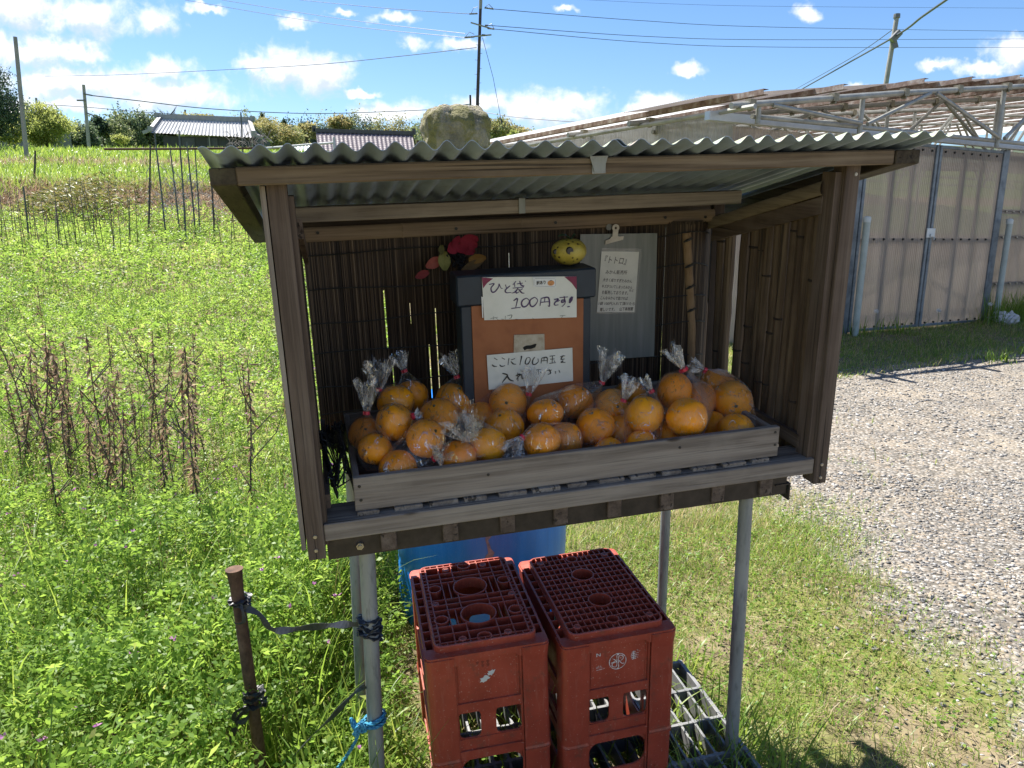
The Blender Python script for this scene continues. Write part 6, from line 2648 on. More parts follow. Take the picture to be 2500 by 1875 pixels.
GWALL = wallmat('brown_polycarbonate', (.41, .345, .295), .40, .08)
GWALL2 = wallmat('mauve_roof_polycarbonate', (.40, .36, .36), .16, .03)
GROOF = wallmat('clear_roof_polycarbonate', (.62, .62, .62), .65, .10)
GSIDE = wallmat('pale_side_polycarbonate', (.50, .50, .49), .5, .15)
GFR = mat('blue_grey_frame', [(.085, .10, .12), (.15, .175, .20), (.21, .235, .255)], .5, .3, 8)
GPIPE = mat('grey_scaffold_pipe', [(.20, .20, .18), (.32, .32, .29), (.40, .40, .36)], .5, .3, 6)
GRAIL = mat('aluminium_rail', [(.42, .45, .47), (.55, .58, .60)], .4, .3, 5)
GDARK = mat('frame_behind_panel', [(.06, .06, .06), (.11, .11, .11)], .6, .2, 10)
CLAMPM = mat('clamp_steel', [(.17, .15, .10), (.30, .27, .20)], .5, .5, 30)
RUSTB = mat('rusty_purlin', [(.13, .075, .055), (.26, .19, .155), (.48, .44, .40)], .85, .1, 9, (.6, 1.2, 1), .002)


def wavepanel(a0, a1, z0, z1, y, per=.034, amp=.005, tilt=0.0):
    n = max(4, int((a1 - a0) / per * 6))
    vs, fs = [], []
    for i in range(n + 1):
        a = a0 + (a1 - a0) * i / n
        yy = y + amp * math.sin(2 * math.pi * a / per)
        vs += [(a, yy, z0), (a, yy, z1)]
    for i in range(n):
        fs.append((2 * i, 2 * i + 2, 2 * i + 3, 2 * i + 1))
    return vs, fs


def bolts(b, a0, a1, z, y, step=.15):
    a = a0 + step * .4
    while a < a1:
        b.tube([(a, y, z), (a, y - .016, z)], [.014, .010], 7)
        a += step


# the double door
for a0, a1 in ((-1.262, -.012), (.012, 1.318)):
    door = empty('door', None)
    door.parent = gh
    b = MB()
    b.add(*wavepanel(a0 + .03, a1 - .03, .045, 2.135, -.010))
    b.build('panel', GWALL, door, smooth=True, sharp=0)
    b = MB()
    b.box((a0, -.03, .02), (a0 + .042, .012, 2.15))
    b.box((a1 - .042, -.03, .02), (a1, .012, 2.15))
    b.box((a0 + .043, -.028, .02), (a1 - .043, .010, .05))
    b.box((a0 + .043, -.02, 2.115), (a1 - .043, .010, 2.15))
    b.build('frame', GFR, door, bevel=.004)
    b = MB()
    b.box((a0 + .045, .002, 1.035), (a1 - .045, .03, 1.085))
    b.box((a0 + .045, .002, 2.03), (a1 - .045, .03, 2.11))
    for f in (.42, .70):
        x = a0 + (a1 - a0) * f
        b.box((x - (.035 if f < .5 else .016), .008, .05), (x + (.035 if f < .5 else .016), .035, 2.11))
    b.build('inner_brace', GDARK, door)
    b = MB()
    for z in (1.06, 2.07, .055):
        bolts(b, a0 + .05, a1 - .04, z + .01, -.012, .17)
    b.build('bolts', M['black_iron'], door)
b = MB()
b.box((-.075, -.046, 1.09), (.075, -.0305, 1.20))
b.box((-.02, -.060, 1.10), (.05, -.0465, 1.135))
b.tube([(.03, -.055, 1.10), (.05, -.055, 1.06), (.07, -.055, 1.10)], .006, 6)
b.build('latch', GRAIL, gh, bevel=.003)
# wall panels either side
b = MB()
b.add(*wavepanel(-3.2, -1.32, -.05, 2.15, .0))
b.build('wall_panel', GWALL, gh, smooth=True, sharp=0)
for z0, z1 in ((-.08, .50), (.505, 1.10), (1.105, 1.42), (1.425, 2.15)):
    b = MB()
    b.add(*wavepanel(1.42, 12, z0, z1, .0 - .006 * (z0 > 1)))
    b.build('wall_panel', GWALL, gh, smooth=True, sharp=0)
b = MB()
for z in (.50, 1.10, 1.42, 2.08):
    b.box((1.42, .008, z - .03), (12, .04, z + .03))
b.build('wall_rail', GDARK, gh)
b = MB()
for z in (.50, 1.10, 1.42):
    bolts(b, 1.45, 6.5, z, -.008, .155)
b.build('bolts', M['screw'], gh)
for a in (-1.315, 1.37, 3.6, 5.8):
    b = MB()
    b.box((a - .045, -.022, -.08), (a + .045, .06, 2.17))
    b.build('wall_post', GFR, gh, bevel=.004)
b = MB()
b.box((-3.55, -.055, 2.175), (12, .02, 2.262))
b.build('head_rail', GRAIL, gh, bevel=.006)


def roofz(a):
    return 2.36 + .137 * (a + 3.46) - .0042 * max(0, a + 3.4) ** 2 * .6


# side wall under the eave, ribs showing
b = MB()
n = 300
vs, fs = [], []
for i in range(n * 4 + 1):
    y = .02 + 16.3 * i / (n * 4)
    x = -3.16 + .006 * math.sin(2 * math.pi * i / 4)
    vs += [(x, y, -.05), (x, y, 2.30)]
for i in range(n * 4):
    fs.append((2 * i, 2 * i + 1, 2 * i + 3, 2 * i + 2))
b.add(vs, fs)
b.build('side_wall', GSIDE, gh, smooth=True, sharp=0)
# roof sheets
for j, (ya, yb) in enumerate(((-.08, 1.25), (1.20, 5.3), (5.25, 10.4), (10.35, 16.4))):
    b = MB()
    nn = 46
    mm = max(8, int((yb - ya) / (.034 if j < 2 else .068) * 2))
    vs, fs = [], []
    for i in range(nn + 1):
        a = -3.62 + 20.0 * i / nn
        for q in range(mm + 1):
            y = ya + (yb - ya) * q / mm
            vs.append((a, y, roofz(a) + .046 + .004 * j + .007 * math.sin(math.pi * q + .4)))
    for i in range(nn):
        for q in range(mm):
            c_ = i * (mm + 1) + q
            fs.append((c_, c_ + mm + 1, c_ + mm + 2, c_ + 1))
    b.add(vs, fs)
    b.build('roof_sheet', GWALL2 if j == 0 else GROOF, gh, smooth=True, sharp=0)
# rusty purlins running back from the gable, end plates toward the camera
for i, a in enumerate((-3.28, -2.18, -1.12, -.22, .68, 1.6, 2.55, 3.5, 4.5, 5.5, 6.6, 7.7, 8.8, 9.9, 11, 12.2, 13.4)):
    z = roofz(a)
    y0 = -.48 + .06 * math.sin(i * 2.2)
    b = MB()
    b.box((a - .035, y0, z - .016), (a - .031, 16.3, z + .034))
    b.box((a - .0305, y0 + .001, z + .030), (a + .03, 16.3, z + .034))
    b.box((a - .0305, y0 + .001, z - .016), (a + .03, 16.3, z - .012))
    b.build('purlin', RUSTB, gh)
# pipe trusses
for i, y in enumerate((-.30, 1.20, 2.52, 4.15, 5.8, 8.2, 11.0, 14.0)):
    b = MB()
    a0 = -3.52 - .05 * (i % 2)
    b.tube([(a0, y, roofz(a0) - .075), (-1.2, y, roofz(-1.2) - .075), (1.5, y, roofz(1.5) - .075), (6.4, y, roofz(6.4) - .075), (12, y, roofz(12) - .075)], .030, 10)
    b.tube([(-3.2, y + .055, 2.215), (12, y + .055, 2.225)], .024, 10)
    for a in (-3.15, -1.72, .68, 3.1, 5.5, 8, 10.5):
        b.tube([(a, y + .028, 2.15 if i == 0 else 2.2), (a, y + .028, roofz(a) - .08)], .026, 10)
        if a > -3:
            b.tube([(a + .05, y - .02, 2.24), (a + 1.0, y - .02, roofz(a + 1.0) - .10)], .022, 8)
            b.tube([(a - .05, y - .02, 2.24), (a - 1.3, y - .02, roofz(a - 1.3) - .10)], .022, 8)
    b.build('truss', GPIPE, gh, smooth=True)
    for a in (-3.28, -2.18, -1.12, -.22, .68, 1.6, 2.55):
        b = MB()
        z = roofz(a) - .075
        b.box((a - .035, y - .036, z - .036), (a + .035, y + .036, z + .042))
        b.tube([(a, y - .03, z - .05), (a, y + .03, z - .05)], .012, 6)
        b.build('clamp', CLAMPM, gh)
b = MB()
for a in (-3.16, 4.0, 11.5):
    for y in (1.2, 4.15, 8.2, 11, 16.2):
        b.tube([(a + .06, y, -.1), (a + .06, y, roofz(a) - .1)], .03, 8)
b.build('inner_post', GPIPE, gh)
b = MB()
b.add(*wavepanel(-3.16, 14, -.1, 2.3, 16.35, .08))
b.build('rear_wall', GSIDE, gh, smooth=True, sharp=0)
# eave pipe running back beside the roof
b = MB()
b.tube([(-3.42, -.5, roofz(-3.42) - .11), (-3.42, 16.3, roofz(-3.42) - .11)], .024, 8)
b.build('eave_pipe', GPIPE, gh, smooth=True)
# two guard posts by the door
for a, lab in ((-1.262, 'pale pipe guard post at the door side next to the stand'), (1.43, 'pale pipe guard post at the far door side with tall weeds behind it')):
    pz = MG @ Vector((a, -.12, 0))
    t = empty('guard_post', Matrix.Translation((pz.x, pz.y, gz1(pz.x, pz.y) - .03)), lab, 'post', 'guard posts by the greenhouse door')
    b = MB()
    b.tube([(0, 0, 0), (.005, 0, 1.32)], .036, 16)
    b.build('pipe', mat('pale_green_grey_pipe', [(.30, .34, .31), (.42, .46, .43)], .5, 0, 8), t, smooth=True)
    b = MB()
    b.lathe([(.041, 1.29), (.043, 1.335), (.034, 1.352), (.001, 1.358)], 16)
    b.build('cap', mat('post_cap', [(.46, .48, .46), (.55, .57, .55)], .5), t, smooth=True)
pz = MG @ Vector((1.45, -.22, 0))
v, f = icos(3)
b = MB()
b.add([(x * .16 * (1 + .6 * mnoise.noise(Vector((x * 3, y * 3, z * 3)))), y * .12 * (1 + .6 * mnoise.noise(Vector((x * 4, y * 4, z * 4)))), .06 + z * .10 * (1 + .7 * mnoise.noise(Vector((x * 3 + 4, y * 3, z * 3))))) for x, y, z in v], f)
rag = b.build('plastic_scrap', mat('dirty_white_plastic', [(.45, .42, .41), (.66, .62, .61)], .5, 0, 12))
rag.matrix_world = Matrix.Translation((pz.x, pz.y, gz1(pz.x, pz.y)))
tag(rag, 'crumpled dirty white plastic scrap at the foot of the far guard post', 'scrap')
for a_, b_, lab in ((-.30, -.45, 'dandelion seed head on a thin stem before the left door leaf'), (-1.05, -.2, 'faint dandelion seed head close to the left guard post'), (.95, -.30, 'dandelion seed head before the right door leaf')):
    pz = MG @ Vector((a_, b_, 0))
    t = empty('dandelion', Matrix.Translation((pz.x, pz.y, gz1(pz.x, pz.y))), lab, 'dandelion', 'dandelions by the greenhouse')
    b = MB()
    b.tube([(0, 0, 0), (.01, 0, .15), (.005, 0, .27)], .003, 5)
    b.build('stem', mat('dandelion_stem', [(.12, .15, .06), (.2, .22, .1)], .6), t)
    b = MB()
    for q in icos(2)[0]:
        b.tube([(.005, 0, .28), (.005 + q[0] * .03, q[1] * .03, .28 + q[2] * .026)], [.0006, .0022], 3)
    b.build('seed_head', mat('dandelion_fluff', [(.6, .58, .55), (.7, .68, .66)], .8), t)
# ------------------------------------------------------------------ utility poles and lines
POLED = mat('dark_steel_pole', [(.035, .026, .026), (.06, .045, .042)], .5, .3, 3)
POLEC = mat('concrete_pole', [(.22, .215, .20), (.32, .31, .295)], .8, 0, 3)
INS = mat('insulator', [(.08, .08, .08), (.2, .2, .2)], .4)
WIRE = mat('power_wire', [(.025, .03, .04), (.05, .055, .065)], .5)


def wire(name, lab, pts, Ys, r, sag=0):
    """a line through points given by the direction in which they are seen and their distance"""
    q = [at(p[0], p[1], y) for p, y in zip(pts, Ys)]
    out = []
    n = len(q)
    for i in range(n - 1):
        p0, p1, p2, p3 = q[max(i - 1, 0)], q[i], q[i + 1], q[min(i + 2, n - 1)]
        for k in range(10):
            t = k / 10
            out.append(.5 * ((2 * p1) + (p2 - p0) * t + (2 * p0 - 5 * p1 + 4 * p2 - p3) * t * t + (3 * p1 - p0 - 3 * p2 + p3) * t ** 3))
    out.append(q[-1])
    b = MB()
    b.tube(out, r, 5)
    return tag(b.build(name, WIRE), lab, 'cable', 'overhead lines')


PY = 50.0
base = at(1163, 372, PY)
base.z = gz1(base.x, PY) - .3
top = at(1175, -60, PY)
mp = empty('utility_pole', Matrix.Translation(base), 'tall dark steel utility pole with crossarms rising behind the stone', 'utility pole')


def pl(px, py, Y=PY):
    return at(px, py, Y) - base


b = MB()
b.tube([(0, 0, 0), pl(1166, 240), pl(1173, 20)], [.115, .105, .09], 12)
b.build('pole', POLED, mp, smooth=True)
b = MB()
b.tube([pl(1173, 22), pl(1173.5, 6), top - base], [.10, .105, .10], 10)
b.build('pole_top', POLEC, mp, smooth=True)
b = MB()
for (x0, y0, x1, y1) in ((1149, 55, 1200, 70), (1138, 91, 1200, 85)):
    b.beam(pl(x0, y0, PY - .15), pl(x1, y1, PY - .15), .09, .07)
b.build('crossarm', POLEC, mp)
for (x0, y0, x1, y1) in ((1134, 92, 1158, 90), (1146, 34, 1166, 33), (1176, 85, 1188, 86), (1183, 19, 1205, 22), (1184, 62, 1192, 62), (1190, 69, 1207, 71)):
    b = MB()
    pa, pb = pl(x0, y0, PY - .2), pl(x1, y1, PY - .2)
    n = 6
    b.tube([pa + (pb - pa) * i / (2 * n) for i in range(2 * n + 1)], [.035 if i % 2 else .06 for i in range(2 * n + 1)], 8)
    b.build('insulator', INS, mp)
b = MB()
for (a, c, d_) in (((1136, 90), (1146, 78), (1158, 84)), ((1150, 34), (1156, 20), (1166, 17)), ((1184, 18), (1193, 10), (1203, 20)), ((1192, 62), (1200, 58), (1206, 70))):
    b.tube([pl(*a, PY - .2), pl(*c, PY - .2), pl(*d_, PY - .2)], .018, 5)
b.build('jumper_wire', INS, mp)
b = MB()
for i, py in enumerate((110, 131, 147, 168, 182, 203, 218, 254)):
    s = 1 if i % 2 else -1
    q = pl(1170 - (py - 100) * .035, py)
    b.tube([q, q + Vector((s * .22, 0, .02))], .014, 5)
b.build('step_bolt', POLEC, mp)
b = MB()
b.tube([pl(1178, 92), pl(1204, 190), pl(1227, 312)], .016, 5)
b.tube([pl(1223, 290), pl(1225, 302)], .05, 6)
b.build('guy_wire', WIRE, mp)

wire('power_line', 'topmost power line reaching the dark pole from the left', [(732, 0), (940, 20), (1146, 34)], [70, 60, PY], .018)
wire('power_line', 'middle power line coming from the upper left to the dark pole', [(542, 0), (840, 47), (1136, 82)], [70, 60, PY], .018)
wire('power_line', 'lower power line of the upper left bundle ending at the dark pole', [(452, 0), (790, 56), (1134, 92)], [70, 60, PY], .018)
wire('power_line', 'top power line leaving the dark pole to the right', [(1205, 22), (1560, 50), (1880, 66), (2520, 77)], [PY, 60, 70, 90], .020)
wire('power_line', 'second power line leaving the dark pole to the right', [(1192, 62), (1580, 89), (1900, 97), (2520, 95)], [PY, 60, 70, 90], .020)
wire('power_line', 'third power line leaving the dark pole to the right', [(1207, 71), (1580, 104), (1900, 115), (2520, 116)], [PY, 60, 70, 90], .020)
wire('power_line', 'very thin high line crossing the sky at the upper right', [(1400, -2), (1800, 14), (2520, 20)], [90, 95, 100], .014)
wire('telephone_line', 'sagging telephone line from the dark pole to the far left', [(1163, 116), (980, 137), (780, 157), (575, 169), (280, 183), (110, 186)], [PY, 58, 68, 80, 95, 105], .024)
wire('telephone_line', 'low line from the left crossarm pole to the little far pole', [(223, 233), (330, 245), (520, 266), (760, 277), (980, 271), (1148, 262)], [70, 76, 85, 95, 105, 110], .045)
wire('telephone_line', 'faint low line from the small far left pole passing the crossarm pole', [(92, 254), (215, 262), (330, 272), (450, 280)], [100, 100, 105, 110], .035)
wire('telephone_line', 'pair line leaving the little far pole to the right', [(1152, 268), (1260, 286), (1420, 299)], [110, 105, 100], .045)


def pole(name, lab, p0, p1, Y, r, m_, arms=()):
    b0 = at(*p0, Y)
    d = at(*p1, Y) - b0
    gzz = gz1(b0.x, Y) - .2
    if b0.z > gzz:
        ex = d.normalized() * ((b0.z - gzz) / max(.1, d.normalized().z))
        b0 = b0 - ex
        d = d + ex
    t = empty(name, Matrix.Translation(b0), lab, 'utility pole')
    b = MB()
    b.tube([(0, 0, 0), d], [r, r * .8], 10)
    b.build('pole', m_, t, smooth=True)
    for (x0, y0, x1, y1) in arms:
        b = MB()
        b.beam(at(x0, y0, Y - .2) - b0, at(x1, y1, Y - .2) - b0, .12, .12)
        b.build('crossarm', INS, t)
    return t


pole('steel_pole', 'plain grey pole beside the dark tree at the far left', (61, 340), (37, 90), 30, .085, POLEC)
pole('utility_pole', 'grey utility pole with short crossarms behind the field on the left', (216, 345), (204, 207), 70, .16, POLEC, ((204, 229, 224, 233), (188, 245, 210, 245), (212, 276, 231, 283)))
pole('utility_pole', 'small distant pole beside the light green bush at the far left', (92, 272), (88, 239), 100, .16, POLEC, ((83, 255, 94, 255),))
pole('utility_pole', 'little distant pole just left of the tall dark pole', (1150, 300), (1148, 232), 110, .17, POLED, ((1134, 256, 1150, 254), (1142, 260, 1156, 258)))
pole('utility_pole', 'small distant pole behind the pale tiled house', (452, 300), (452, 268), 110, .16, POLED)
pole('utility_pole', 'thin distant pole right of the purple tiled roof', (1014, 340), (1013, 304), 80, .10, POLEC)
pr = pole('utility_pole', 'leaning concrete utility pole with a cable box behind the greenhouse', (2160, 222), (2190, 38), 40, .135, POLEC)
b0 = pr.matrix_world.translation
b = MB()
b.tube([at(2189, 44, 40) - b0, at(2190, 34, 40) - b0], [.16, .15], 10)
b.build('pole_cap', INS, pr)
b = MB()
b.beam(at(2176, 100, 39.7) - b0, at(2197, 78, 39.7) - b0, .28, .30)
b.beam(at(2186, 118, 39.8) - b0, at(2180, 96, 39.8) - b0, .12, .3)
b.build('cable_box', INS, pr, bevel=.02)
wire('thick_cable', 'thick dark cable slanting down from the upper right through the cable box', [(2316, -4), (2250, 42), (2190, 86), (2060, 160), (1925, 236)], [30, 34, 39.6, 55, 75], .05)
wire('thin_cable', 'thin cable slanting below the leaning pole toward the greenhouse roof', [(2180, 72), (2080, 140), (1935, 222)], [40, 52, 75], .022)

# ------------------------------------------------------------------ houses beyond the field
TILE, k = newmat('grey_roof_tile')
t_ = k.n('ShaderNodeTexCoord')
n1 = k.noise(t_.outputs['Object'], 1.2, 4, .6)
p = k.n('ShaderNodeBsdfPrincipled')
k.l(k.ramp(n1, [(.3, (.36, .36, .365)), (.7, (.48, .48, .48))]), p.inputs['Base Color'])
p.inputs['Roughness'].default_value = .5
finish(k, p)
TILEP = mat('purple_brown_roof_tile', [(.125, .10, .115), (.19, .155, .172)], .5, 0, 2)
HWALL = mat('dark_board_wall', [(.03, .03, .034), (.055, .055, .06)], .7, 0, 2, (1, 1, .2))
TANW = mat('tan_plaster', [(.38, .32, .26), (.46, .40, .34)], .8, 0, 3)


def tiled(b, e0, e1, r0, r1, step, amp, rows=10, flip=1):
    """roof slope between eave e0-e1 and ridge r0-r1 with rolls of tiles"""
    e0, e1, r0, r1 = map(Vector, (e0, e1, r0, r1))
    L = (e1 - e0).length
    n = max(2, int(L / step)) * 4
    nrm = (e1 - e0).cross(r0 - e0).normalized() * flip
    vs, fs = [], []
    m_ = rows * 2
    for j in range(m_ + 1):
        t = j / m_
        lift = (.035 if j % 2 == 0 else 0)
        for i in range(n + 1):
            s = i / n
            q = (e0.lerp(e1, s)).lerp(r0.lerp(r1, s), t)
            vs.append(q + nrm * (amp * max(-.2, math.sin(2 * math.pi * i / 4)) + lift))
    for j in range(m_):
        for i in range(n):
            a = j * (n + 1) + i
            fs.append((a, a + 1, a + n + 2, a + n + 1))
    b.add(vs, fs)


Y = 60
h1 = empty('farmhouse', None, 'dark walled farmhouse with a pale grey tiled hip roof beyond the field', 'house')
r0, r1 = at(392, 289, Y + 2.2), at(609, 297, Y + 2.2)
e0, e1 = at(366, 325, Y), at(622, 337, Y)
bk0, bk1 = e0 + Vector((0, 4.6, .1)), e1 + Vector((0, 4.6, .1))
b = MB()
tiled(b, e0, e1, r0, r1, .27, .05, 12)
tiled(b, bk1, bk0, r1, r0, .27, .05, 12)
b.build('roof', TILE, h1)
b = MB()
up_ = Vector((0, 0, .12))
b.beam(r0 + up_ - Vector((.3, 0, 0)), r1 + up_ + Vector((.3, 0, 0)), .35, .38)
b.beam(r0 + up_ * .6, e0 + (r0 - e0) * .08 + up_ * 1.2, .28, .26)
b.beam(r1 + up_ * .6, e1 + (r1 - e1) * .08 + up_ * 1.2, .28, .26)
b.beam(e0 + (r0 - e0) * .12 + up_, e0 + Vector((-.55, 0, .02)), .26, .24)
b.beam(e1 + (r1 - e1) * .12 + up_, e1 + Vector((.55, 0, .02)), .26, .24)
for q in (r0 - Vector((.25, 0, -.2)), r1 + Vector((.25, 0, .2)), e0 + (r0 - e0) * .10 + up_ * 1.5, e1 + (r1 - e1) * .10 + up_ * 1.5):
    b.box(q - Vector((.16, .2, .18)), q + Vector((.16, .2, .20)))
b.build('ridge', mat('ridge_tile', [(.20, .20, .21), (.30, .30, .31)], .6, 0, 2), h1)
b = MB()
zb = gz1(e0.x, Y) - .6
b.box((e0.x + .75, Y + .5, zb), (e1.x - .15, Y + 4.2, min(e0.z, e1.z) + .12))
b.build('wall', HWALL, h1)
b = MB()
b.add([e0 + Vector((.5, .6, 0)), bk0 + Vector((.5, -.6, 0)), r0 + Vector((0.1, 0, -.1))], [(0, 1, 2)])
b.add([e1 + Vector((-.2, .6, 0)), bk1 + Vector((-.2, -.6, 0)), r1 + Vector((-.1, 0, -.1))], [(0, 2, 1)])
b.build('gable', HWALL, h1)
for (xa, xb) in ((.28, .40), (.52, .62)):
    b = MB()
    x0_, x1_ = e0.x + (e1.x - e0.x) * xa, e0.x + (e1.x - e0.x) * xb
    b.box((x0_, Y + .44, zb + .8), (x1_, Y + .49, e0.z - .25))
    b.build('shutter', mat('grey_shutter', [(.05, .05, .055), (.08, .08, .09)], .6), h1)
b = MB()
b.tube([(e0.x + (e1.x - e0.x) * .55, Y + .3, zb), (e0.x + (e1.x - e0.x) * .55, Y + .3, e0.z)], .05, 6)
b.tube([e1 + Vector((-.3, .3, -1.6)), e1 + Vector((-.3, .3, -.1))], .05, 6)
b.build('downpipe', POLEC, h1)

Y = 45
h2 = empty('tiled_house', None, 'house with a purplish brown tiled roof and tan gable seen over the stand roof', 'house')
r0, r1 = at(771, 322, Y + 2.6), at(1007, 329, Y + 2.6)
e0, e1 = at(779, 385, Y), at(1017, 392, Y)
b = MB()
tiled(b, e0, e1, r0, r1, .24, .045, 14)
bk0, bk1 = e0 + Vector((-.2, 5.2, 0)), e1 + Vector((-.2, 5.2, 0))
tiled(b, bk1, bk0, r1, r0, .24, .045, 8)
b.build('roof', TILEP, h2)
b = MB()
b.beam(r0 + Vector((-.1, 0, .08)), r1 + Vector((.1, 0, .08)), .3, .22)
for q in (r0 + Vector((-.1, 0, .15)), r1 + Vector((.1, 0, .15))):
    b.box(q - Vector((.09, .15, .15)), q + Vector((.09, .15, .2)))
b.build('ridge', mat('dark_ridge', [(.05, .045, .05), (.08, .075, .08)], .6, 0, 2), h2)
b = MB()
for (a_, c_, r_, s) in ((e0, bk0, r0, .06), (e1, bk1, r1, -.06)):
    o_ = len(b.v)
    zb = gz1(e0.x, Y) - .5
    P_ = [a_ + Vector((s, .2, -.08)), c_ + Vector((s, -.2, -.08)), r_ + Vector((s, 0, -.10)), Vector((a_.x + s, a_.y + .2, zb)), Vector((c_.x + s, c_.y - .2, zb))]
    b.add(P_, [(0, 1, 2), (3, 4, 1, 0)])
b.box((e0.x + .3, Y + .3, zb), (e1.x - .3, Y + 4.8, e0.z - .1))
b.build('wall', TANW, h2)
b = MB()
b.tube([at(1884 / 2212 * 900 + 340 + 0, 347, Y - 2)] * 1 + [at(1018, 342, Y - 2), at(1018, 372, Y - 2)], .09, 8) if False else b.tube([at(1020, 343, Y - 1.5), at(1020, 375, Y - 1.5)], .09, 8)
b.build('chimney', M['rust'], h2)
# low roofs just over the stand's sheet
Y = 40
for (x0, y0, x1, y1, lab, m_) in ((690, 358, 726, 372, 'small grey roof corner peeping over the corrugated sheet', TILE), (722, 357, 772, 364, 'low pale shed roof left of the purplish tiled house', GRAIL)):
    t = empty('shed', None, lab, 'shed')
    a, c = at(x0, y0, Y), at(x1, y0 + 1, Y)
    d, e = at(x0 - 6, y1 + 8, Y - 1.5), at(x1 + 8, y1 + 6, Y - 1.5)
    b = MB()
    tiled(b, d, e, a, c, .2, .03, 4)
    b.build('roof', m_, t)
    b = MB()
    zb = gz1(a.x, Y) - .5
    b.box((a.x, Y - 1.2, zb), (c.x, Y + 1.5, min(a.z, d.z) - .02))
    b.build('wall', TANW, t)

Y = 55
h3 = empty('grey_house', None, 'grey house half hidden behind the dark tree at the far left', 'house')
b = MB()
a, c = at(22, 330, Y), at(68, 276, Y)
zb = gz1(a.x, Y) - .5
b.box((a.x - 1.5, Y, zb), (c.x, Y + 5, c.z))
b.build('wall', mat('grey_siding', [(.14, .14, .135), (.2, .2, .195)], .8, 0, 3), h3)
b = MB()
e0, e1 = at(10, 278, Y - .5), at(76, 277, Y - .5)
r0, r1 = at(14, 260, Y + 2.5), at(62, 262, Y + 2.5)
tiled(b, e0, e1, r0, r1, .3, .04, 8)
b.build('roof', TILE, h3)
b = MB()
b.box((c.x - 1.3, Y - .04, c.z - 1.3), (c.x - .5, Y - .005, c.z - .4))
b.build('window', mat('dark_glass', [(.02, .025, .03), (.04, .045, .05)], .2), h3)
b = MB()
q = at(172, 338, 62)
b.box((q.x, 62, gz1(q.x, 62) - .2), (q.x + 1.1, 63.5, gz1(q.x, 62) + .55))
b.box((q.x + 1.5, 62, gz1(q.x, 62) - .2), (q.x + 5.6, 63, gz1(q.x, 62) + .22))
tag(b.build('low_wall', mat('pale_concrete', [(.5, .5, .5), (.6, .6, .6)], .8, 0, 2)), 'pale low concrete wall along the far edge of the field', 'wall')

# ------------------------------------------------------------------ trees
TREEM = leafmat('tree_leaf', [(0, (.028, .05, .034)), (.2, (.055, .09, .055)), (.4, (.11, .155, .08)), (.6, (.17, .205, .085)), (.8, (.29, .275, .10)), (1, (.38, .32, .14))], .38, .6)  # lightened and slightly blued, distance haze put into the leaf colours
BARK = mat('tree_bark', [(.05, .04, .03), (.10, .08, .06)], .9, 0, 6, bump=.02)
BUSHM = leafmat('willow_leaf', [(0, (.13, .18, .045)), (.5, (.23, .28, .075)), (1, (.33, .36, .12))], .5, .6)


def crown(c, rx, ry, rz_, n, size, rv, sd=.12, clumps=26, droop=0.0, rr=None, pointed=0.0, fine=1.0):
    """leaf faces gathered in clumps through an ellipsoid crown; returns arrays"""
    rr = rr or rng
    cc = unit(rr.normal(size=(clumps, 3))) * (rr.uniform(.25, 1, clumps) ** .45)[:, None]
    k_ = rr.integers(0, clumps, n)
    off = rr.normal(size=(n, 3)) * .20 * fine
    q = cc[k_] + off
    if pointed:
        sc_ = np.clip(1 - (q[:, 2] * .5 + .5) * pointed, .08, 1)
        q[:, 0] *= sc_
        q[:, 1] *= sc_
    P = np.stack([c[0] + q[:, 0] * rx, c[1] + q[:, 1] * ry, c[2] + q[:, 2] * rz_], 1)
    D = unit(rr.normal(size=(n, 3)) + np.array([0, 0, -droop]))
    N = unit(rr.normal(size=(n, 3)) + np.array([0, -.2, .6]))
    v, q4 = leaf_quads(P, D, N, size * rr.uniform(.6, 1.4, n), size * rr.uniform(.4, .8, n), .15)
    cl = rr.normal(0, sd, clumps)
    return v, q4, np.repeat(np.clip(rv + cl[k_] + rr.normal(0, .05, n), 0, 1), 4)


def tree(name, lab, px, pt, pb, w, Y, n, size, rv, kind='tree', m_=None, pointed=0.0, droop=0.0, clumps=30, sd=.1, trunk=.25, group=None):
    a, c = at(px, pt, Y), at(px, pb, Y)
    ww = w / F * Y * 1.02
    zb = gz1(c.x, Y)
    H = a.z - c.z
    t = empty(name, Matrix.Translation((c.x, Y, zb)), lab, kind, group)
    cz = (a.z + c.z) / 2 - zb
    parts_ = [crown((0, 0, cz), ww / 2, ww / 2, H / 2, int(n * 1.7), size * .7, rv, sd, clumps, droop, None, pointed)]
    v, q, r = join(parts_)
    link('crown', np_mesh('crown', v, q, m_ or TREEM, r), t)
    b = MB()
    b.tube([(0, 0, -.3), (.1, 0, cz * .5), (.05, .1, cz), (0, 0, cz + H * .25)], [trunk, trunk * .8, trunk * .55, trunk * .2], 8)
    for i in range(6):
        an = i * 1.05
        b.tube([(.08, .05, cz * (.55 + .06 * i)), (.5 * ww * .35 * math.cos(an), .35 * ww * .5 * math.sin(an), cz + H * (.02 + .04 * i))], [trunk * .4, trunk * .12], 6)
    b.build('trunk', BARK, t, smooth=True)
    return t


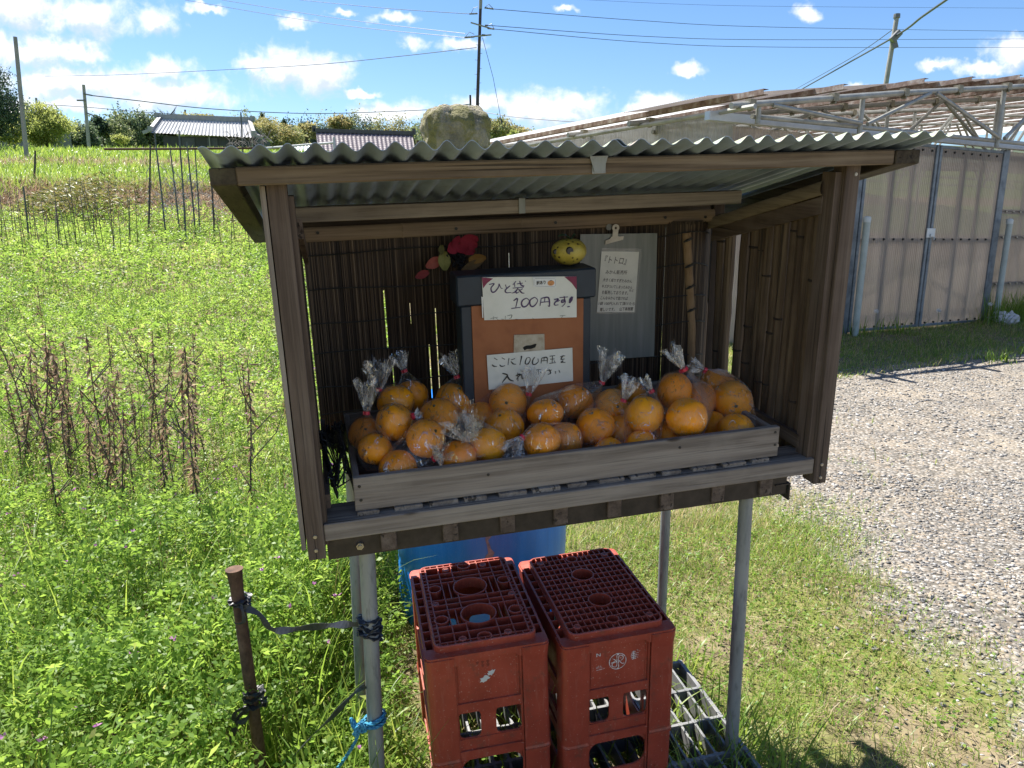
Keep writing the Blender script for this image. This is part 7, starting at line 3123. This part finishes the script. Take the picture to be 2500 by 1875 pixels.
tree('broadleaf_tree', 'dark evergreen tree cut off by the left edge beside the grey pole', -22, 178, 330, 128, 38, 9000, .16, .16, sd=.08, clumps=50)
tree('willow_bush', 'bright light green feathery bush at the end of the field', 112, 266, 352, 98, 45, 6500, .17, .60, 'bush', BUSHM, droop=-1.2, clumps=40, trunk=.08, sd=.18)
tree('willow_bush', 'small light green bush between the grey pole and the dark tree', 20, 300, 350, 60, 44, 2600, .18, .55, 'bush', BUSHM, droop=-1.0, trunk=.06, sd=.2)
tree('willow_bush', 'low yellowish bush in front of the bamboo grove', 298, 330, 350, 34, 60, 700, .2, .7, 'bush', BUSHM, trunk=.05)
tree('broadleaf_tree', 'dark round tree standing out before the grey green grove at the left', 248, 288, 330, 44, 100, 1500, .5, .17, sd=.05)
tree('broadleaf_tree', 'yellow green spring tree right behind the pale tiled house', 660, 292, 372, 130, 85, 7000, .34, .72, sd=.16, clumps=44)
tree('broadleaf_tree', 'olive brown tree top showing over the ridge of the pale tiled house', 483, 279, 310, 84, 95, 2200, .35, .70, sd=.1)
tree('conifer', 'small pointed dark conifer on the hill right of the pale tiled house', 641, 281, 312, 26, 120, 700, .5, .12, pointed=.9)
tree('conifer', 'second pointed dark conifer above the yellow green tree', 694, 294, 320, 20, 122, 500, .5, .12, pointed=.9)
tree('broadleaf_tree', 'tan leaved tree amid the dark conifer wood', 748, 304, 340, 46, 125, 1400, .55, .82, sd=.08)
tree('broadleaf_tree', 'pale olive tree rising over the wood left of the stone', 832, 284, 318, 46, 135, 1500, .6, .80, sd=.1)
tree('broadleaf_tree', 'grey brown spring tree directly right of the stone', 1212, 294, 352, 66, 80, 3500, .32, .74, sd=.16, clumps=40)
tree('broadleaf_tree', 'hazy tan tree between the grey brown tree and the greenhouse eave', 1262, 312, 350, 70, 85, 3000, .34, .82, sd=.12, clumps=40)
tree('shrub', 'small fresh green shrub in front of the tan tree by the greenhouse eave', 1254, 322, 352, 26, 70, 700, .22, .55, 'shrub', BUSHM, trunk=.05)
# bare tree
a, c = at(407, 268, 95), at(407, 300, 95)
t = empty('bare_tree', Matrix.Translation((c.x, 95, gz1(c.x, 95))), 'bare branching tree over the left end of the pale tiled roof', 'tree')
b = MB()
H = a.z - gz1(c.x, 95)
b.tube([(0, 0, 0), (0, 0, H * .75)], [.2, .08], 6)
rg = random.Random(9)
for i in range(70):
    an = rg.uniform(0, 6.28)
    z0 = H * rg.uniform(.62, .82)
    L = rg.uniform(.6, 2.0)
    p1 = Vector((math.cos(an) * L * .6, math.sin(an) * L * .6, z0 + L * .6))
    b.tube([(0, 0, z0), p1, p1 + Vector((rg.uniform(-.4, .4), 0, rg.uniform(.1, .6)))], [.05, .03, .012], 4)
b.build('branches', BARK, t)

# the far wood reads as one mass
parts = []
for (px, pt, pb, w, Y, n, size, rv, dr) in (
        (160, 300, 350, 70, 90, 1800, .5, .44, .0), (205, 302, 352, 60, 92, 1600, .5, .40, .0), (255, 300, 352, 90, 110, 1900, .55, .42, 0), (310, 276, 352, 80, 105, 2600, .6, .47, .8), (350, 278, 352, 80, 108, 2600, .6, .42, .8),
        (385, 292, 352, 60, 110, 1500, .6, .40, .6), (290, 296, 352, 60, 100, 1300, .5, .50, .6), (600, 286, 350, 60, 120, 1500, .55, .62, .2), (560, 292, 345, 50, 120, 900, .55, .56, .2), (640, 296, 350, 60, 125, 1400, .55, .5, .2),
        (715, 300, 352, 60, 140, 1600, .6, .17, 0), (755, 294, 352, 70, 145, 2000, .65, .14, 0), (800, 292, 350, 70, 150, 2000, .65, .16, 0), (850, 298, 350, 70, 150, 2000, .65, .16, 0), (900, 296, 350, 70, 155, 1800, .65, .22, 0),
        (870, 290, 335, 40, 160, 900, .7, .72, .3), (930, 296, 350, 70, 150, 1900, .6, .70, .7), (975, 294, 352, 80, 150, 2200, .6, .76, .7), (1020, 300, 352, 60, 150, 1500, .6, .66, .7), (1050, 305, 365, 60, 130, 1500, .6, .55, .6),
        (780, 290, 320, 40, 165, 700, .7, .66, .5), (1100, 305, 360, 100, 140, 1500, .6, .5, 0), (1180, 310, 355, 60, 130, 1200, .6, .6, 0), (1300, 325, 360, 80, 130, 1300, .6, .66, 0), (30, 305, 350, 120, 120, 1600, .6, .35, 0), (1010, 320, 372, 60, 70, 900, .35, .55, .5), (1040, 330, 385, 50, 65, 900, .3, .45, .5)):
    a, c = at(px, pt, Y), at(px, pb, Y)
    zlow = min(c.z, gz1(c.x, Y))
    parts.append(crown((c.x, Y, (a.z + zlow) / 2), w / F * Y / 2, w / F * Y / 2, (a.z - zlow) / 2, int(n * 2.2), size * .62, rv, .08, 40, dr))
V_, Q_, R_ = join(parts)
tag(link('distant_wood', np_mesh('distant_wood', V_, Q_, TREEM, R_)), 'wooded hillside of dark conifers and yellow green bamboo behind the houses', 'wood', kind='stuff')
n = 60
tv2 = np.linspace(-1.1, 1.1, n)
vs, fs = [], []
for i, t_ in enumerate(tv2):
    for j, (Y, f) in enumerate(((120, .0), (175, .62), (230, .9), (320, 1.0))):
        vs.append((t_ * Y, Y, 11.5 + f * (9.5 + 4 * float(vnoise(np.array([t_]), np.array([0.3]), 9, 81)[0])) - (.4 if j == 0 else 0)))
for i in range(n - 1):
    for j in range(3):
        fs.append((i * 4 + j, i * 4 + 4 + j, i * 4 + 5 + j, i * 4 + 1 + j))
b = MB()
b.add(vs, fs)
tag(b.build('hills', mat('wooded_hill', [(.02, .035, .015), (.05, .07, .025)], .9, 0, .3), smooth=True, sharp=0), kind='structure')
